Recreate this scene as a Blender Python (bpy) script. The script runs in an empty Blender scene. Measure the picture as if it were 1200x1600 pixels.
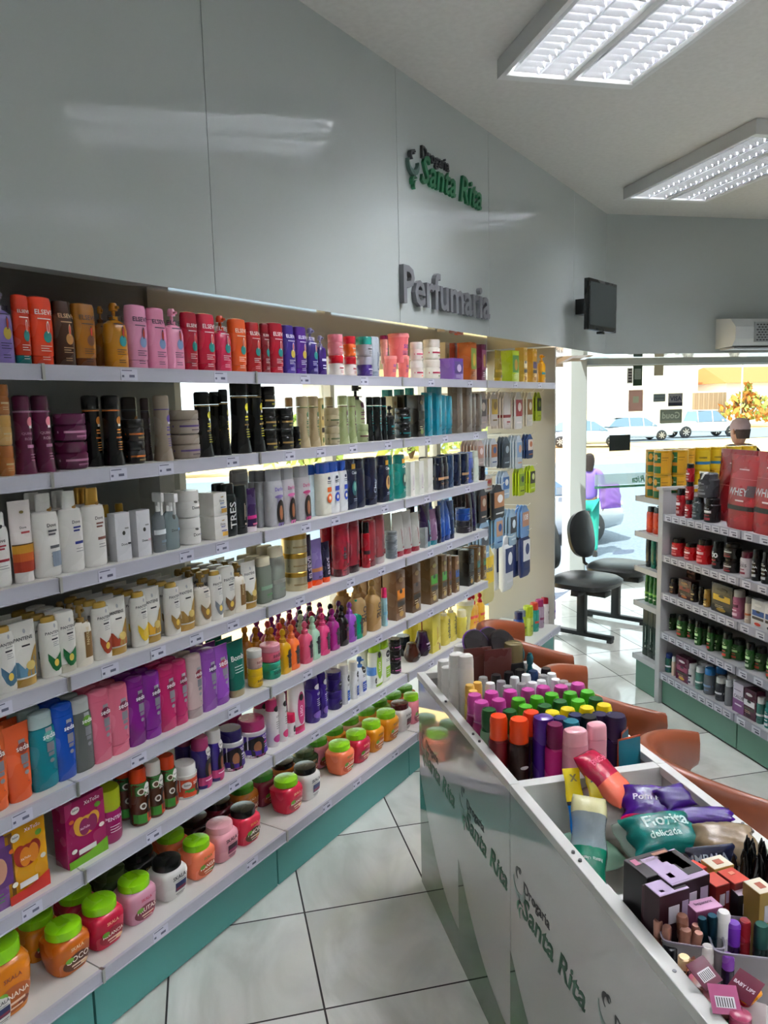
import bpy, bmesh, math, random
from mathutils import Vector, Matrix
C = bpy.context.scene.collection
scene = bpy.context.scene
# ---------------------------------------------------------------- camera
H = 1.70
FPX = 1208.6
YAW, PITCH, ROLL = [math.radians(a) for a in (13.075, -7.786, -1.404)]
FW = Vector((math.sin(YAW)*math.cos(PITCH), math.cos(YAW)*math.cos(PITCH), math.sin(PITCH)))
_r = Vector((math.cos(YAW), -math.sin(YAW), 0)); _u = _r.cross(FW)
RT = _r*math.cos(ROLL)+_u*math.sin(ROLL); UP = -_r*math.sin(ROLL)+_u*math.cos(ROLL)
CAM = Vector((0, 0, H))
cd = bpy.data.cameras.new('camera'); cam = bpy.data.objects.new('camera', cd); C.objects.link(cam)
cd.sensor_fit = 'VERTICAL'; cd.sensor_height = 32; cd.lens = FPX/1600*32; cd.clip_start = .05; cd.clip_end = 400
m3 = Matrix((RT, UP, -FW)).transposed()
cam.matrix_world = Matrix.Translation(CAM) @ m3.to_4x4()
scene.camera = cam
# ---------------------------------------------------------------- world, sun, exposure
w = bpy.data.worlds.new('world'); scene.world = w; w.use_nodes = True
bg = w.node_tree.nodes['Background']; bg.inputs[0].default_value = (.90, .95, 1, 1); bg.inputs[1].default_value = 1.25
sd = bpy.data.lights.new('sun', 'SUN'); sun = bpy.data.objects.new('sun', sd); C.objects.link(sun)
sd.energy = 3.8; sd.angle = math.radians(.6); sd.color = (1, .95, .87)
sun.rotation_euler = Vector((-.45, -.35, .95)).to_track_quat('Z', 'Y').to_euler()
sun.location = (0, 0, 12)
scene.view_settings.view_transform = 'Standard'; scene.view_settings.look = 'None'
scene.view_settings.gamma = 1; scene.view_settings.use_curve_mapping = False
scene.view_settings.exposure = 1.48
LAMP = 70.0      # radiance of the ceiling tubes
# ---------------------------------------------------------------- pixel <-> place helpers
def ray(x, y): return RT*((x-600)/FPX) - UP*((y-800)/FPX) + FW
def onz(x, y, z):
    d = ray(x, y); return CAM + d*((z-H)/d.z)
def onpl(x, y, p0, n):
    d = ray(x, y); return CAM + d*((Vector(p0)-CAM).dot(Vector(n))/d.dot(Vector(n)))
def proj(P):
    P = Vector(P)-CAM; k = P.dot(FW); return 600+FPX*P.dot(RT)/k, 800-FPX*P.dot(UP)/k
S2 = math.sqrt(.5)
P0 = Vector((.1134*H, 1.534*H, 0)); WD = Vector((S2, S2, 0)); WN = Vector((S2, -S2, 0))
def W(s, n, z): return P0 + WD*s + WN*n + Vector((0, 0, z))
# ---------------------------------------------------------------- materials
def lin(h):
    h = h.lstrip('#'); o = []
    for i in (0, 2, 4):
        c = int(h[i:i+2], 16)/255
        o.append(c/12.92 if c <= .04045 else ((c+.055)/1.055)**2.4)
    return (*o, 1)
MC = {}
def M(hexc, k='pl'):
    """k: pl plastic, pr printed paper, sa satin paint, gl glossy laminate, me metal, ch chrome, cl clear plastic, le leather, em(strength)"""
    key = (hexc, k)
    if key in MC: return MC[key]
    m = bpy.data.materials.new(k+'_'+hexc); m.use_nodes = True; nt = m.node_tree
    b = nt.nodes['Principled BSDF']; b.inputs['Base Color'].default_value = tuple(v**(1.16 if k in ('pl', 'pr') else 1.35 if k == 'ba' else 1) for v in lin(hexc))
    R = {'ba': .16, 'pl': .27, 'pr': .45, 'sa': .4, 'gl': .07, 'me': .3, 'ch': .12, 'cl': .08, 'le': .38, 'ma': .85, 'pe': .3}.get(k, .5)
    b.inputs['Roughness'].default_value = R
    if k in ('me', 'ch', 'pe'): b.inputs['Metallic'].default_value = .9 if k != 'pe' else .6
    if k == 'gl': b.inputs['Coat Weight'].default_value = .6; b.inputs['Coat Roughness'].default_value = .03
    if k == 'ba':
        n2 = nt.nodes.new('ShaderNodeTexNoise'); n2.inputs['Scale'].default_value = 38; n2.inputs['Distortion'].default_value = 1.5; bp = nt.nodes.new('ShaderNodeBump'); bp.inputs['Strength'].default_value = .22; bp.inputs['Distance'].default_value = .003
        nt.links.new(n2.outputs['Fac'], bp.inputs['Height']); nt.links.new(bp.outputs['Normal'], b.inputs['Normal'])
    if k in ('pl', 'pr', 'le', 'sa', 'ma'):
        tc = nt.nodes.new('ShaderNodeTexCoord'); nz = nt.nodes.new('ShaderNodeTexNoise'); nz.inputs['Scale'].default_value = 9 if k != 'ma' else 3
        mp = nt.nodes.new('ShaderNodeMapRange'); mp.inputs['To Min'].default_value = R-.05; mp.inputs['To Max'].default_value = R+.06
        nt.links.new(tc.outputs['Object'], nz.inputs['Vector']); nt.links.new(nz.outputs['Fac'], mp.inputs['Value']); nt.links.new(mp.outputs['Result'], b.inputs['Roughness'])
    if k == 'le':
        bp = nt.nodes.new('ShaderNodeBump'); bp.inputs['Strength'].default_value = .12; n2 = nt.nodes.new('ShaderNodeTexNoise'); n2.inputs['Scale'].default_value = 260
        nt.links.new(n2.outputs['Fac'], bp.inputs['Height']); nt.links.new(bp.outputs['Normal'], b.inputs['Normal'])
    if k == 'cl':
        out = nt.nodes['Material Output']; mx = nt.nodes.new('ShaderNodeMixShader'); tr = nt.nodes.new('ShaderNodeBsdfTransparent')
        tr.inputs[0].default_value = lin(hexc); mx.inputs[0].default_value = .38
        nt.links.new(tr.outputs[0], mx.inputs[1]); nt.links.new(b.outputs[0], mx.inputs[2]); nt.links.new(mx.outputs[0], out.inputs[0])
    if k == 'gs':   # window glass
        out = nt.nodes['Material Output']; mx = nt.nodes.new('ShaderNodeMixShader'); tr = nt.nodes.new('ShaderNodeBsdfTransparent'); g = nt.nodes.new('ShaderNodeBsdfGlossy')
        lf = nt.nodes.new('ShaderNodeLayerWeight'); pw = nt.nodes.new('ShaderNodeMath'); pw.operation = 'POWER'; pw.inputs[1].default_value = 5; lw = nt.nodes.new('ShaderNodeMath'); lw.operation = 'MULTIPLY_ADD'; lw.inputs[1].default_value = .9; lw.inputs[2].default_value = .035
        nt.links.new(lf.outputs['Facing'], pw.inputs[0]); nt.links.new(pw.outputs[0], lw.inputs[0])
        tr.inputs[0].default_value = lin(hexc); g.inputs['Roughness'].default_value = .0
        nt.links.new(lw.outputs[0], mx.inputs[0]); nt.links.new(tr.outputs[0], mx.inputs[1]); nt.links.new(g.outputs[0], mx.inputs[2]); nt.links.new(mx.outputs[0], out.inputs[0])
    if k.startswith('em'):
        b.inputs['Emission Color'].default_value = lin(hexc); b.inputs['Emission Strength'].default_value = float(k[2:])
    MC[key] = m; return m
def noise_mat(name, c1, c2, scale, rough=.5, stretch=(1, 1, 1), bump=0, coat=0, detail=4):
    m = bpy.data.materials.new(name); m.use_nodes = True; nt = m.node_tree; b = nt.nodes['Principled BSDF']
    tc = nt.nodes.new('ShaderNodeTexCoord'); mp = nt.nodes.new('ShaderNodeMapping'); mp.inputs['Scale'].default_value = stretch
    nz = nt.nodes.new('ShaderNodeTexNoise'); nz.inputs['Scale'].default_value = scale; nz.inputs['Detail'].default_value = detail
    cr = nt.nodes.new('ShaderNodeValToRGB'); cr.color_ramp.elements[0].color = lin(c1); cr.color_ramp.elements[1].color = lin(c2)
    cr.color_ramp.elements[0].position = .3; cr.color_ramp.elements[1].position = .7
    nt.links.new(tc.outputs['Object'], mp.inputs[0]); nt.links.new(mp.outputs[0], nz.inputs['Vector']); nt.links.new(nz.outputs['Fac'], cr.inputs[0]); nt.links.new(cr.outputs[0], b.inputs['Base Color'])
    b.inputs['Roughness'].default_value = rough; b.inputs['Coat Weight'].default_value = coat; b.inputs['Coat Roughness'].default_value = .04
    if bump:
        bp = nt.nodes.new('ShaderNodeBump'); bp.inputs['Strength'].default_value = bump; nt.links.new(nz.outputs['Fac'], bp.inputs['Height']); nt.links.new(bp.outputs[0], b.inputs['Normal'])
    return m
# ---------------------------------------------------------------- mesh helpers
def finish(bm, name, mats, smooth=True, ang=38):
    me = bpy.data.meshes.new(name)
    bmesh.ops.recalc_face_normals(bm, faces=bm.faces)
    bm.to_mesh(me); bm.free()
    for m in mats: me.materials.append(m)
    if smooth:
        me.polygons.foreach_set('use_smooth', [True]*len(me.polygons))
        me.set_sharp_from_angle(angle=math.radians(ang))
    return me
def link(name, me, parent=None, loc=None, mat=None):
    o = bpy.data.objects.new(name, me); C.objects.link(o)
    if parent: o.parent = parent
    if loc is not None: o.location = loc
    if mat is not None: o.matrix_local = mat
    return o
def empty(name, loc=(0, 0, 0), rz=0):
    o = bpy.data.objects.new(name, None); C.objects.link(o); o.location = loc; o.rotation_euler = (0, 0, rz); o.empty_display_size = .05
    return o
def tag(o, label=None, cat=None, group=None, kind=None):
    if label: o['label'] = label
    if cat: o['category'] = cat
    if group: o['group'] = group
    if kind: o['kind'] = kind
    return o
def ring(bm, z, rx, ry, p, N, ox=0, oy=0):
    vs = []
    for i in range(N):
        t = 2*math.pi*(i+.5)/N; c, s = math.cos(t), math.sin(t)
        x = math.copysign(abs(c)**(2/p), c)*rx; y = math.copysign(abs(s)**(2/p), s)*ry
        vs.append(bm.verts.new((x+ox, y+oy, z)))
    return vs
def loft(bm, rings, N=20, mi=0, cap=True):
    """rings: (z, rx, ry, p[, ox, oy])"""
    prev = None; first = None
    for r in rings:
        z, rx, ry, p = r[:4]; ox = r[4] if len(r) > 4 else 0; oy = r[5] if len(r) > 5 else 0
        v = ring(bm, z, max(rx, 1e-4), max(ry, 1e-4), p, N, ox, oy)
        if prev:
            for i in range(N):
                f = bm.faces.new((prev[i], prev[(i+1) % N], v[(i+1) % N], v[i])); f.material_index = mi
        else: first = v
        prev = v
    if cap:
        f = bm.faces.new(prev); f.material_index = mi
        f = bm.faces.new(first[::-1]); f.material_index = mi
def bx(bm, x0, x1, y0, y1, z0, z1, mi=0, bev=0):
    vs = [bm.verts.new((x, y, z)) for x in (x0, x1) for y in (y0, y1) for z in (z0, z1)]
    fs = [(0, 1, 3, 2), (4, 6, 7, 5), (0, 4, 5, 1), (2, 3, 7, 6), (0, 2, 6, 4), (1, 5, 7, 3)]
    out = []
    for f in fs:
        g = bm.faces.new([vs[i] for i in f]); g.material_index = mi; out.append(g)
    if bev:
        es = list({e for g in out for e in g.edges})
        r = bmesh.ops.bevel(bm, geom=es, offset=bev, segments=2, affect='EDGES', profile=.6)
        for g in r['faces']: g.material_index = mi
    return vs
def tube(bm, pts, r, N=8, mi=0, taper=None):
    pts = [Vector(p) for p in pts]; prev = None
    for i, p in enumerate(pts):
        t = (pts[min(i+1, len(pts)-1)]-pts[max(i-1, 0)]).normalized()
        a = t.orthogonal().normalized() if abs(t.z) > .99 else t.cross(Vector((0, 0, 1))).normalized()
        b = t.cross(a); rr = r if taper is None else taper[i]
        v = [bm.verts.new(p+(a*math.cos(2*math.pi*k/N)+b*math.sin(2*math.pi*k/N))*rr) for k in range(N)]
        if prev:
            for k in range(N):
                f = bm.faces.new((prev[k], prev[(k+1) % N], v[(k+1) % N], v[k])); f.material_index = mi
        else: bm.faces.new(v[::-1]).material_index = mi
        prev = v
    bm.faces.new(prev).material_index = mi
def xf(bm, mat, since=0):
    bm.verts.ensure_lookup_table()
    for v in bm.verts[since:]: v.co = mat @ v.co
TXT = {}
def text_geo(s, bold=.0, shear=0, extr=0):
    """outline of a word, width 1, baseline z=0, x centred; (verts, faces, height)"""
    k = (s, bold, shear, extr)
    if k in TXT: return TXT[k]
    cu = bpy.data.curves.new('t', 'FONT'); cu.body = s; cu.resolution_u = 2; cu.offset = bold; cu.shear = shear; cu.fill_mode = 'BOTH' if extr else 'FRONT'
    if extr: cu.extrude = extr
    o = bpy.data.objects.new('t', cu); C.objects.link(o)
    dg = bpy.context.evaluated_depsgraph_get(); me = bpy.data.meshes.new_from_object(o.evaluated_get(dg))
    xs = [v.co.x for v in me.vertices]; x0, x1 = min(xs), max(xs); sc = 1/(x1-x0)
    vs = [((v.co.x-(x0+x1)/2)*sc, v.co.z*sc, v.co.y*sc) for v in me.vertices]
    fs = [tuple(p.vertices) for p in me.polygons]
    bpy.data.objects.remove(o); bpy.data.curves.remove(cu); bpy.data.meshes.remove(me)
    TXT[k] = (vs, fs, max(v[2] for v in vs)); return TXT[k]
# ---------------------------------------------------------------- product bodies
def front(prof, x, z):
    """y of the front surface of a lofted body"""
    a = prof[0]; b = prof[-1]
    for i in range(len(prof)-1):
        if prof[i][0] <= z <= prof[i+1][0]: a, b = prof[i], prof[i+1]; break
    t = 0 if b[0] == a[0] else max(0, min(1, (z-a[0])/(b[0]-a[0])))
    rx, ry, p = [a[j]+(b[j]-a[j])*t for j in (1, 2, 3)]
    q = min(.995, abs(x)/max(rx, 1e-4)); return -ry*(1-q**p)**(1/p)
def label_mesh(els, prof, hw, h, off=.0009):
    bm = bmesh.new(); mats = []; mi = {}
    def mid(c, k='pr'):
        if (c, k) not in mi: mi[(c, k)] = len(mats); mats.append(M(c, k))
        return mi[(c, k)]
    def strip(cols, c, o, k='pr'):
        R = 3; pr = None; m = mid(c, k)
        for (u, a, b) in cols:
            x = u*hw; col = []
            for r in range(R+1):
                z = (a+(b-a)*r/R)*h; col.append(bm.verts.new((x, front(prof, x, z)-o, z)))
            if pr:
                for r in range(R): bm.faces.new((pr[r], col[r], col[r+1], pr[r+1])).material_index = m
            pr = col
    lay = off
    for e in els:
        lay += .00025
        if e[0] == 'r':
            _, u0, v0, u1, v1, c = e[:6]; n = max(2, int(abs(u1-u0)*5)); strip([(u0+(u1-u0)*i/n, v0, v1) for i in range(n+1)], c, lay, e[6] if len(e) > 6 else 'pr')
        elif e[0] == 'e':
            _, u, v, ru, rv, c = e[:6]; n = 10
            strip([(u-ru*math.cos(math.pi*i/n), v-rv*math.sin(math.pi*i/n)-1e-4, v+rv*math.sin(math.pi*i/n)+1e-4) for i in range(n+1)], c, lay)
        elif e[0] == 'c':
            strip(e[1], e[2], lay)
        elif e[0] in 'tT':
            _, s, u, v, wd, c = e[:6]; vs, fs, th = text_geo(s, .014 if len(e) < 7 else e[6]); m = mid(c)
            nv = []
            for (x, y, z) in vs:
                if e[0] == 't': X = u*hw + x*wd*hw; Z = v*h + z*wd*hw
                else: X = u*hw - z*wd*h+th*wd*h*.35; Z = v*h + x*wd*h
                nv.append(bm.verts.new((X, front(prof, X, Z)-lay, Z)))
            for f in fs:
                try: bm.faces.new([nv[i] for i in f]).material_index = m
                except ValueError: pass
    me = bpy.data.meshes.new('front_print'); bm.to_mesh(me); bm.free()
    for m in mats: me.materials.append(m)
    return me
def lines(u0, v, n, c, wd=.9, dv=.035, th=.010):
    random.seed(int(v*1000)+n)
    return [('r', u0, v-i*dv, u0+wd*random.uniform(.55, 1), v-i*dv+th, c) for i in range(n)]
def face(u, v, r, hair='1c120e', skin='a8724f', top='b05a86'):
    return [('e', u, v, r*1.5, r*.62, hair), ('e', u+r*.5, v-r*.5, r*.9, r*.5, hair), ('e', u, v-r*.02, r*.62, r*.36, skin), ('r', u-r*1.1, v-r*.95, u+r*1.1, v-r*.5, top)]
KEEP = {'PANTENE', 'ELSEVE', 'seda', 'SOS', 'Salon', 'PENTEAR', 'Bomb', 'Bio', 'Darling', 'Clear', 'WHEY', 'BCAA', 'Ideal', '108', 'no', 'AXES', '100', 'Z', 'TRES', 'sidible'}
def FAM(f):
    a = f.split(':'); k = a[0]; c = a[1:] + ['']*4
    if k in ('vt', 'txt', 'jlab', 'supp', 'sky') and (c[1] if k == 'sky' else c[0]) not in KEEP:
        if k == 'vt': return [('r', .12, .28, .20, .62, c[1]), ('r', .30, .34, .36, .58, c[1]), ('r', .12, .18, .4, .22, c[1])]
        if k == 'txt': return [('r', -.4, .5, .5, .56, c[1]), ('r', -.3, .38, .4, .41, c[1]), ('r', -.3, .30, .3, .325, c[1])]
        if k == 'jlab': return [('r', -.45, .36, .55, .42, c[1])] + lines(-.3, .24, 2, c[1], 1, .07, .02)
        if k == 'supp': return [('r', -.7, .40, .7, .50, c[1]), ('r', -.5, .28, .5, .32, c[2]), ('r', -.7, .10, .6, .20, c[2])] + lines(-.5, .62, 2, c[1], 1, .05, .012)
        if k == 'sky': return [('r', -.8, .35, .8, .8, c[0]), ('e', .1, .6, .45, .12, c[2]), ('r', -.6, .16, .6, .2, c[2])]
    if k == 'els': return [('t', 'ELSEVE', .1, .74, 1.5, c[0]), ('r', -.5, .67, .6, .685, c[0]), ('e', .25, .42, .36, .085, c[1] or '1e8f8c'), ('e', .3, .56, .12, .09, c[0]), ('e', .3, .555, .08, .07, c[2] or 'd2421c')] + lines(-.4, .28, 3, c[0], 1.1) + lines(-.3, .12, 2, c[0], .8)
    if k == 'salon': return [('r', -1, .775, 1, .79, c[1]), ('e', .3, .64, .36, .06, c[0]), ('r', .1, .56, .5, .595, 'e8e8e8'), ('r', -.1, .50, .7, .52, c[0]), ('r', -.1, .46, .6, .48, c[0]), ('r', -.2, .39, .85, .41, c[1])] + lines(-.1, .33, 4, c[0], .8)
    if k == 'quin': return [('r', -1, .78, 1, .80, 'b07a9c'), ('e', .35, .66, .38, .065, 'e48a9c'), ('r', .15, .58, .55, .615, 'f0eaea'), ('t', 'QUINOA', .1, .50, 1.3, 'c890ae'), ('t', 'ROSA', .1, .43, .9, 'c890ae'), ('r', -.2, .33, .8, .37, 'b87aa0')] + lines(0, .24, 3, 'c890ae', .7)
    if k == 'band': return [('r', -1, .30, 1, .38, c[0])] + [('r', -.2, .16, .7, .2, c[1])] + lines(-.2, .12, 1, c[1], .8)
    if k == 'jlab': return [('t', c[0], .1, .34, 1.2, c[1])] + lines(-.3, .22, 3, c[1], 1, .06, .02)
    if k == 'dove': return [('e', .25, .80, .22, .018, c[0]), ('e', .38, .815, .12, .016, c[0]), ('t', 'Dove', .2, .60, .72, '2b2b33')] + lines(-.1, .54, 2, c[1], .9, .04, .022) + [('r', -.05, .34, .75, .375, c[1])] + lines(0, .28, 2, '7a7a80', .7, .035, .007) + ([('r', .05, .12, .85, .30, c[2])] if c[2] else [])
    if k == 'dovt': return [('e', .1, .86, .2, .018, '8a7a3a'), ('t', 'Dove', .05, .66, .6, '2b2b33'), ('r', -.2, .60, .6, .625, 'c85a5a'), ('r', -.97, .13, .97, .26, 'a83414'), ('r', -.97, .26, .97, .36, 'c8641c'), ('r', -.98, .36, .98, .46, 'c8941c'), ('r', -.98, .46, .98, .475, '6a4a20')]
    if k == 'dovej': return [('t', 'Dove', .05, .32, .8, '2b2b33'), ('e', .05, .58, .2, .045, '4a4a44'), ('r', .2, .66, .7, .69, '9a9a9a'), ('r', .5, .33, .9, .37, c[0])]
    if k == 'pant': return [('e', .25, .85, .10, .035, 'b9bbc0'), ('t', 'PANTENE', .12, .72, 1.55, '34343c'), ('r', -.1, .685, .6, .695, '8a8a90'), ('r', -.15, .62, .5, .645, '2e2e36')] + lines(-.05, .58, 3, '8f8f96', .7, .03, .008) + [('c', [(-.6, .30, .42), (-.3, .16, .36), (0, .10, .30), (.3, .10, .33), (.7, .14, .40)], c[0]), ('e', .15, .24, .24, .06, c[1] or 'e8c860')]
    if k == 'pantt': return [('e', .15, .85, .10, .035, 'b9bbc0'), ('t', 'PANTENE', 0, .72, 1.35, '34343c'), ('r', -.2, .62, .4, .645, '2e2e36'), ('c', [(-.95, .16, .42), (-.55, .16, .40), (-.2, .16, .28), (.2, .16, .34), (.6, .16, .50), (.92, .16, .62)], c[0]), ('c', [(-.1, .16, .20), (.3, .16, .42), (.7, .16, .58), (.9, .16, .62)], 'a98a4a'), ('e', .25, .32, .35, .07, c[1] or 'd8c27a')]
    if k == 'pantb': return [('r', -.1, .14, .75, .74, '8a6a3c'), ('T', 'PANTENE', .3, .5, .30, 'd8c9a0')]
    if k == 'seda': return [('r', .05, .74, .55, .79, 'a8a6ac'), ('e', .3, .68, .44, .07, c[0]), ('r', .05, .48, .62, .6, '8c8c94'), ('t', 'seda', .3, .655, 1.0, 'fafafa'), ('r', .12, .42, .56, .47, '8c8c94'), ('e', .35, .36, .18, .028, '9a9aa0'), ('e', .4, .24, .04, .006, '3c2050')]
    if k == 'vt': return [('T', c[0], .25, .40, float(c[2] or .42), c[1])]
    if k == 'sd': return [('r', -.05, .12, .55, .50, '5c5c64'), ('T', c[0], .25, .34, .42, c[1]), ('e', .3, .40, .5, .045, c[2] or '3a3a40')]
    if k == 'darl': return [('r', -1, .80, 1, .995, 'a9abb0'), ('t', 'Darling', .3, .62, 1.25, c[0]), ('e', .2, .52, .6, .03, c[1])] + lines(-.1, .47, 3, c[1], .9, .03, .01) + face(.3, .24, .36, '241612', 'b0764f', c[1])
    if k == 'hs': return [('c', [(-1, .80, .99), (-.3, .80, .99), (.3, .86, .99), (1, .93, .99)], '1758b4'), ('e', .3, .70, .22, .03, '1c2a54'), ('r', 0, .63, .7, .645, '1c2a54'), ('r', 0, .60, .6, .61, '1c2a54'), ('r', -.05, .44, .75, .53, c[0]), ('e', .3, .32, .42, .09, c[0]), ('e', .3, .32, .18, .04, 'fff2d8')]
    if k == 'clear': return [('r', -.1, .80, .7, .90, 'd9a91c'), ('t', 'Clear', .3, .70, .9, 'e8eef0'), ('e', .25, .42, .42, .15, c[0]), ('e', .3, .45, .2, .09, c[1])] + lines(0, .2, 2, 'dfe6ea', .7)
    if k == 'skala': return [('t', 'SKALA', .05, .56, .72, c[1]), ('e', .05, .27, .78, .20, c[2]), ('t', c[0], .05, .29, 1.25, 'fff6ea'), ('e', -.4, .38, .22, .06, '7ab03c'), ('e', .45, .16, .25, .05, c[1]), ('r', -.3, .19, .5, .23, 'f6dcc8'), ('r', -.2, .12, .4, .145, 'f6dcc8')]
    if k == 'skw': return [('t', 'SKALA', .1, .55, 1.0, '26262c'), ('e', .8, .57, .08, .03, 'c0304a'), ('r', -.1, .49, .5, .50, '55555c'), ('r', -.25, .22, .6, .46, c[0]), ('r', -.2, .24, .55, .32, c[1]), ('r', -.2, .13, .5, .15, '66666c'), ('r', -.1, .09, .4, .105, '66666c')]
    if k == 'sos': return [('e', .25, .72, .42, .085, 'f4f1f0'), ('t', 'Salon', .25, .70, .6, '26262c'), ('t', 'SOS', .3, .58, .8, 'faf6f6')] + face(.2, .36, .38, '1a100e', '9a6444', c[0]) + [('r', -.9, .08, .9, .24, c[0]), ('r', -.4, .16, .5, .18, 'f6e6ee')]
    if k == 'coco': return [('r', -1, .55, 1, .76, '3c7a34'), ('e', -.4, .62, .34, .06, 'efe9df'), ('e', -.4, .62, .22, .04, '6a4024'), ('e', .3, .66, .42, .085, 'f4f1f0'), ('t', 'Salon', .3, .64, .6, '26262c'), ('t', 'SOS', .3, .52, .8, 'faf6f6'), ('e', -.3, .36, .34, .06, 'efe9df'), ('e', -.3, .36, .2, .035, '5a3a24'), ('r', -1, .06, 0, .22, '4a9a3c'), ('r', 0, .06, 1, .22, 'd2542a')] + face(.4, .36, .26, '1a100e', '9a6444', '7a3420')
    if k == 'jpic': return [('r', -1, .06, 1, .60, c[0]), ('e', -.5, .42, .34, .11, 'f4f1f0'), ('t', 'Salon', -.5, .40, .45, '26262c'), ('t', 'SOS', .3, .40, .6, 'faf6f6'), ('r', -.7, .10, .1, .28, c[1])] + face(.6, .26, .3, '1a100e', 'a8724f', c[1])
    if k == 'jpic2': return [('r', -1, .06, 1, .60, c[0]), ('t', 'SOS', .4, .44, .8, 'faf6f6')] + face(-.4, .30, .45, '1a100e', 'a8724f', c[1]) + [('r', .1, .34, .8, .38, c[2]), ('r', .15, .28, .75, .30, 'efe6f2'), ('r', .15, .22, .7, .24, 'efe6f2')]
    if k == 'lis': return [('e', .1, .80, .5, .06, c[0]), ('t', 'LISO', .3, .62, .8, c[1])] + lines(-.2, .52, 4, c[1], .9, .045, .012) + [('e', 0, .18, .7, .08, c[2])]
    if k == 'lisw': return [('e', .1, .50, .55, .34, c[0]), ('e', .1, .72, .3, .07, '26262c'), ('T', 'LISO', .1, .45, .22, 'fbeef4'), ('r', -1, 0, 1, .06, c[0])]
    if k == 'dot': return [('e', .2, .66, .42, .085, '1c1c22'), ('t', 'Salon', .2, .65, .5, 'f0f0f0'), ('t', c[0], .2, .48, .8, '1c1c22'), ('r', -.3, .10, .7, .36, c[1])] + lines(-.2, .28, 3, 'e8e8ee', .8, .05, .012)
    if k == 'dotj': return [('e', .1, .34, .38, .15, '1c1c22'), ('t', 'Salon', .1, .31, .45, 'f0f0f0'), ('t', c[0], .1, .10, .7, '1c1c22')]
    if k == 'flow': return [('e', -.5, .86, .22, .055, 'f6f0ea'), ('t', 'Salon', -.5, .855, .3, '30303a'), ('t', c[0], .35, .88, .8, 'fbe6f2'), ('e', 0, .56, .62, .15, c[1]), ('e', -.35, .62, .3, .11, c[1]), ('e', .38, .62, .3, .11, c[1]), ('e', -.1, .55, .28, .13, c[2]), ('e', .3, .56, .26, .13, c[2]), ('t', c[0], -.1, .52, .5, 'fbf0f6'), ('e', -.7, .25, .14, .035, 'f4efe6'), ('e', .75, .45, .14, .035, 'f4efe6'), ('e', .6, .8, .16, .04, '6aa02c'), ('e', -.75, .72, .12, .03, 'd8742a'), ('c', [(-1, 0, .12), (0, 0, .13), (1, 0, .22)], c[3]), ('r', -.5, .16, .4, .24, 'f4f1ee')]
    if k == 'bx': return [('r', -.82, .42, .82, .62, c[0]), ('e', 0, .58, .3, .045, '26262c'), ('r', -.8, .28, .8, .38, '40352c')] + lines(-.6, .24, 2, 'e6d6b0', 1.1, .05, .012) + [('e', 0, .12, .45, .06, c[1] or 'c8a460'), ('e', 0, .82, .5, .05, c[2] or 'a88a60')]
    if k == 'pic': return [('r', -.85, .3, .85, .85, c[0]), ('e', .1, .55, .45, .18, c[1])] + lines(-.6, .22, 3, c[2], 1.2, .05, .014)
    if k == 'txt': return [('t', c[0], 0, float(c[2] or .5), float(c[3] or 1.5), c[1])] + lines(-.5, float(c[2] or .5)-.12, 3, c[1], 1., .05, .012)
    if k == 'supp': return [('t', c[0], 0, .42, 1.5, c[1]), ('r', -.5, .30, .5, .34, c[2]), ('r', -.7, .14, .6, .22, c[2])] + lines(-.5, .62, 2, c[1], 1, .05, .012)
    if k == 'tin': return [('r', -.95, .08, .1, .92, '1f6a3c'), ('r', .1, .08, .95, .92, 'c99a1e'), ('e', -.5, .72, .22, .13, 'c9962c'), ('r', -.95, .36, .1, .50, 'c98a2a'), ('r', -.3, .7, .0, .72, 'f0f0e0'), ('r', .2, .7, .8, .73, '8a6a10'), ('r', .2, .6, .7, .62, '8a6a10')]
    if k == 'sky': return [('r', -.8, .35, .8, .8, c[0]), ('t', c[1], 0, .55, 1.1, c[2])]
    if k == 'murumuru': return [('e', .1, .52, .4, .02, 'f0ece8'), ('e', .0, .24, .22, .05, 'efe4d8'), ('e', .35, .24, .22, .05, 'efe4d8'), ('e', .18, .34, .22, .05, 'efe4d8'), ('r', -.5, .08, .7, .10, 'd8c8c0')]
    if k == 'pinkw': return [('r', -.6, .06, .7, .42, '8a9ab0'), ('e', .1, .22, .5, .13, '1c1416'), ('e', .1, .26, .3, .08, 'c08a70')]
    if k == 'sach': return [('r', -.95, .55, .95, .98, '1c7a8c'), ('r', -.95, .42, .95, .5, '2c4c6c'), ('r', -.95, .32, .95, .36, '7a3c50')]
    if k == 'whey': return [('t', 'WHEY', -.15, .46, 1.25, 'c8c4c8', .02), ('r', .38, .45, .92, .60, '5a4a50'), ('r', -.3, .80, .3, .815, 'd8c0c0'), ('r', -.95, .26, .95, .32, '1c1416'), ('r', -.2, .38, .3, .40, 'e8d0d0'), ('r', -.8, .68, .8, .685, 'c87a7a')]
    if k == 'pch': return [('r', -.3, .80, .3, .815, 'd8c0c0'), ('r', -.8, .5, .8, .51, 'c87a7a')]
    if k == 'calde': return [('t', 'CALDE', 0, .5, 1.6, '2a1c34'), ('r', -1, 0, 1, .45, '8a5a8c'), ('r', -.6, .25, .6, .30, 'e8dce8'), ('r', -.8, .75, .4, .78, '8a7a90')]
    if k == 'tiny': return [('r', -.9, .1, .9, .9, 'd0b41c'), ('r', -.4, .55, .5, .62, '8a7a10'), ('r', -.9, .3, .9, .42, '2a80b0')]
    return []
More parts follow.
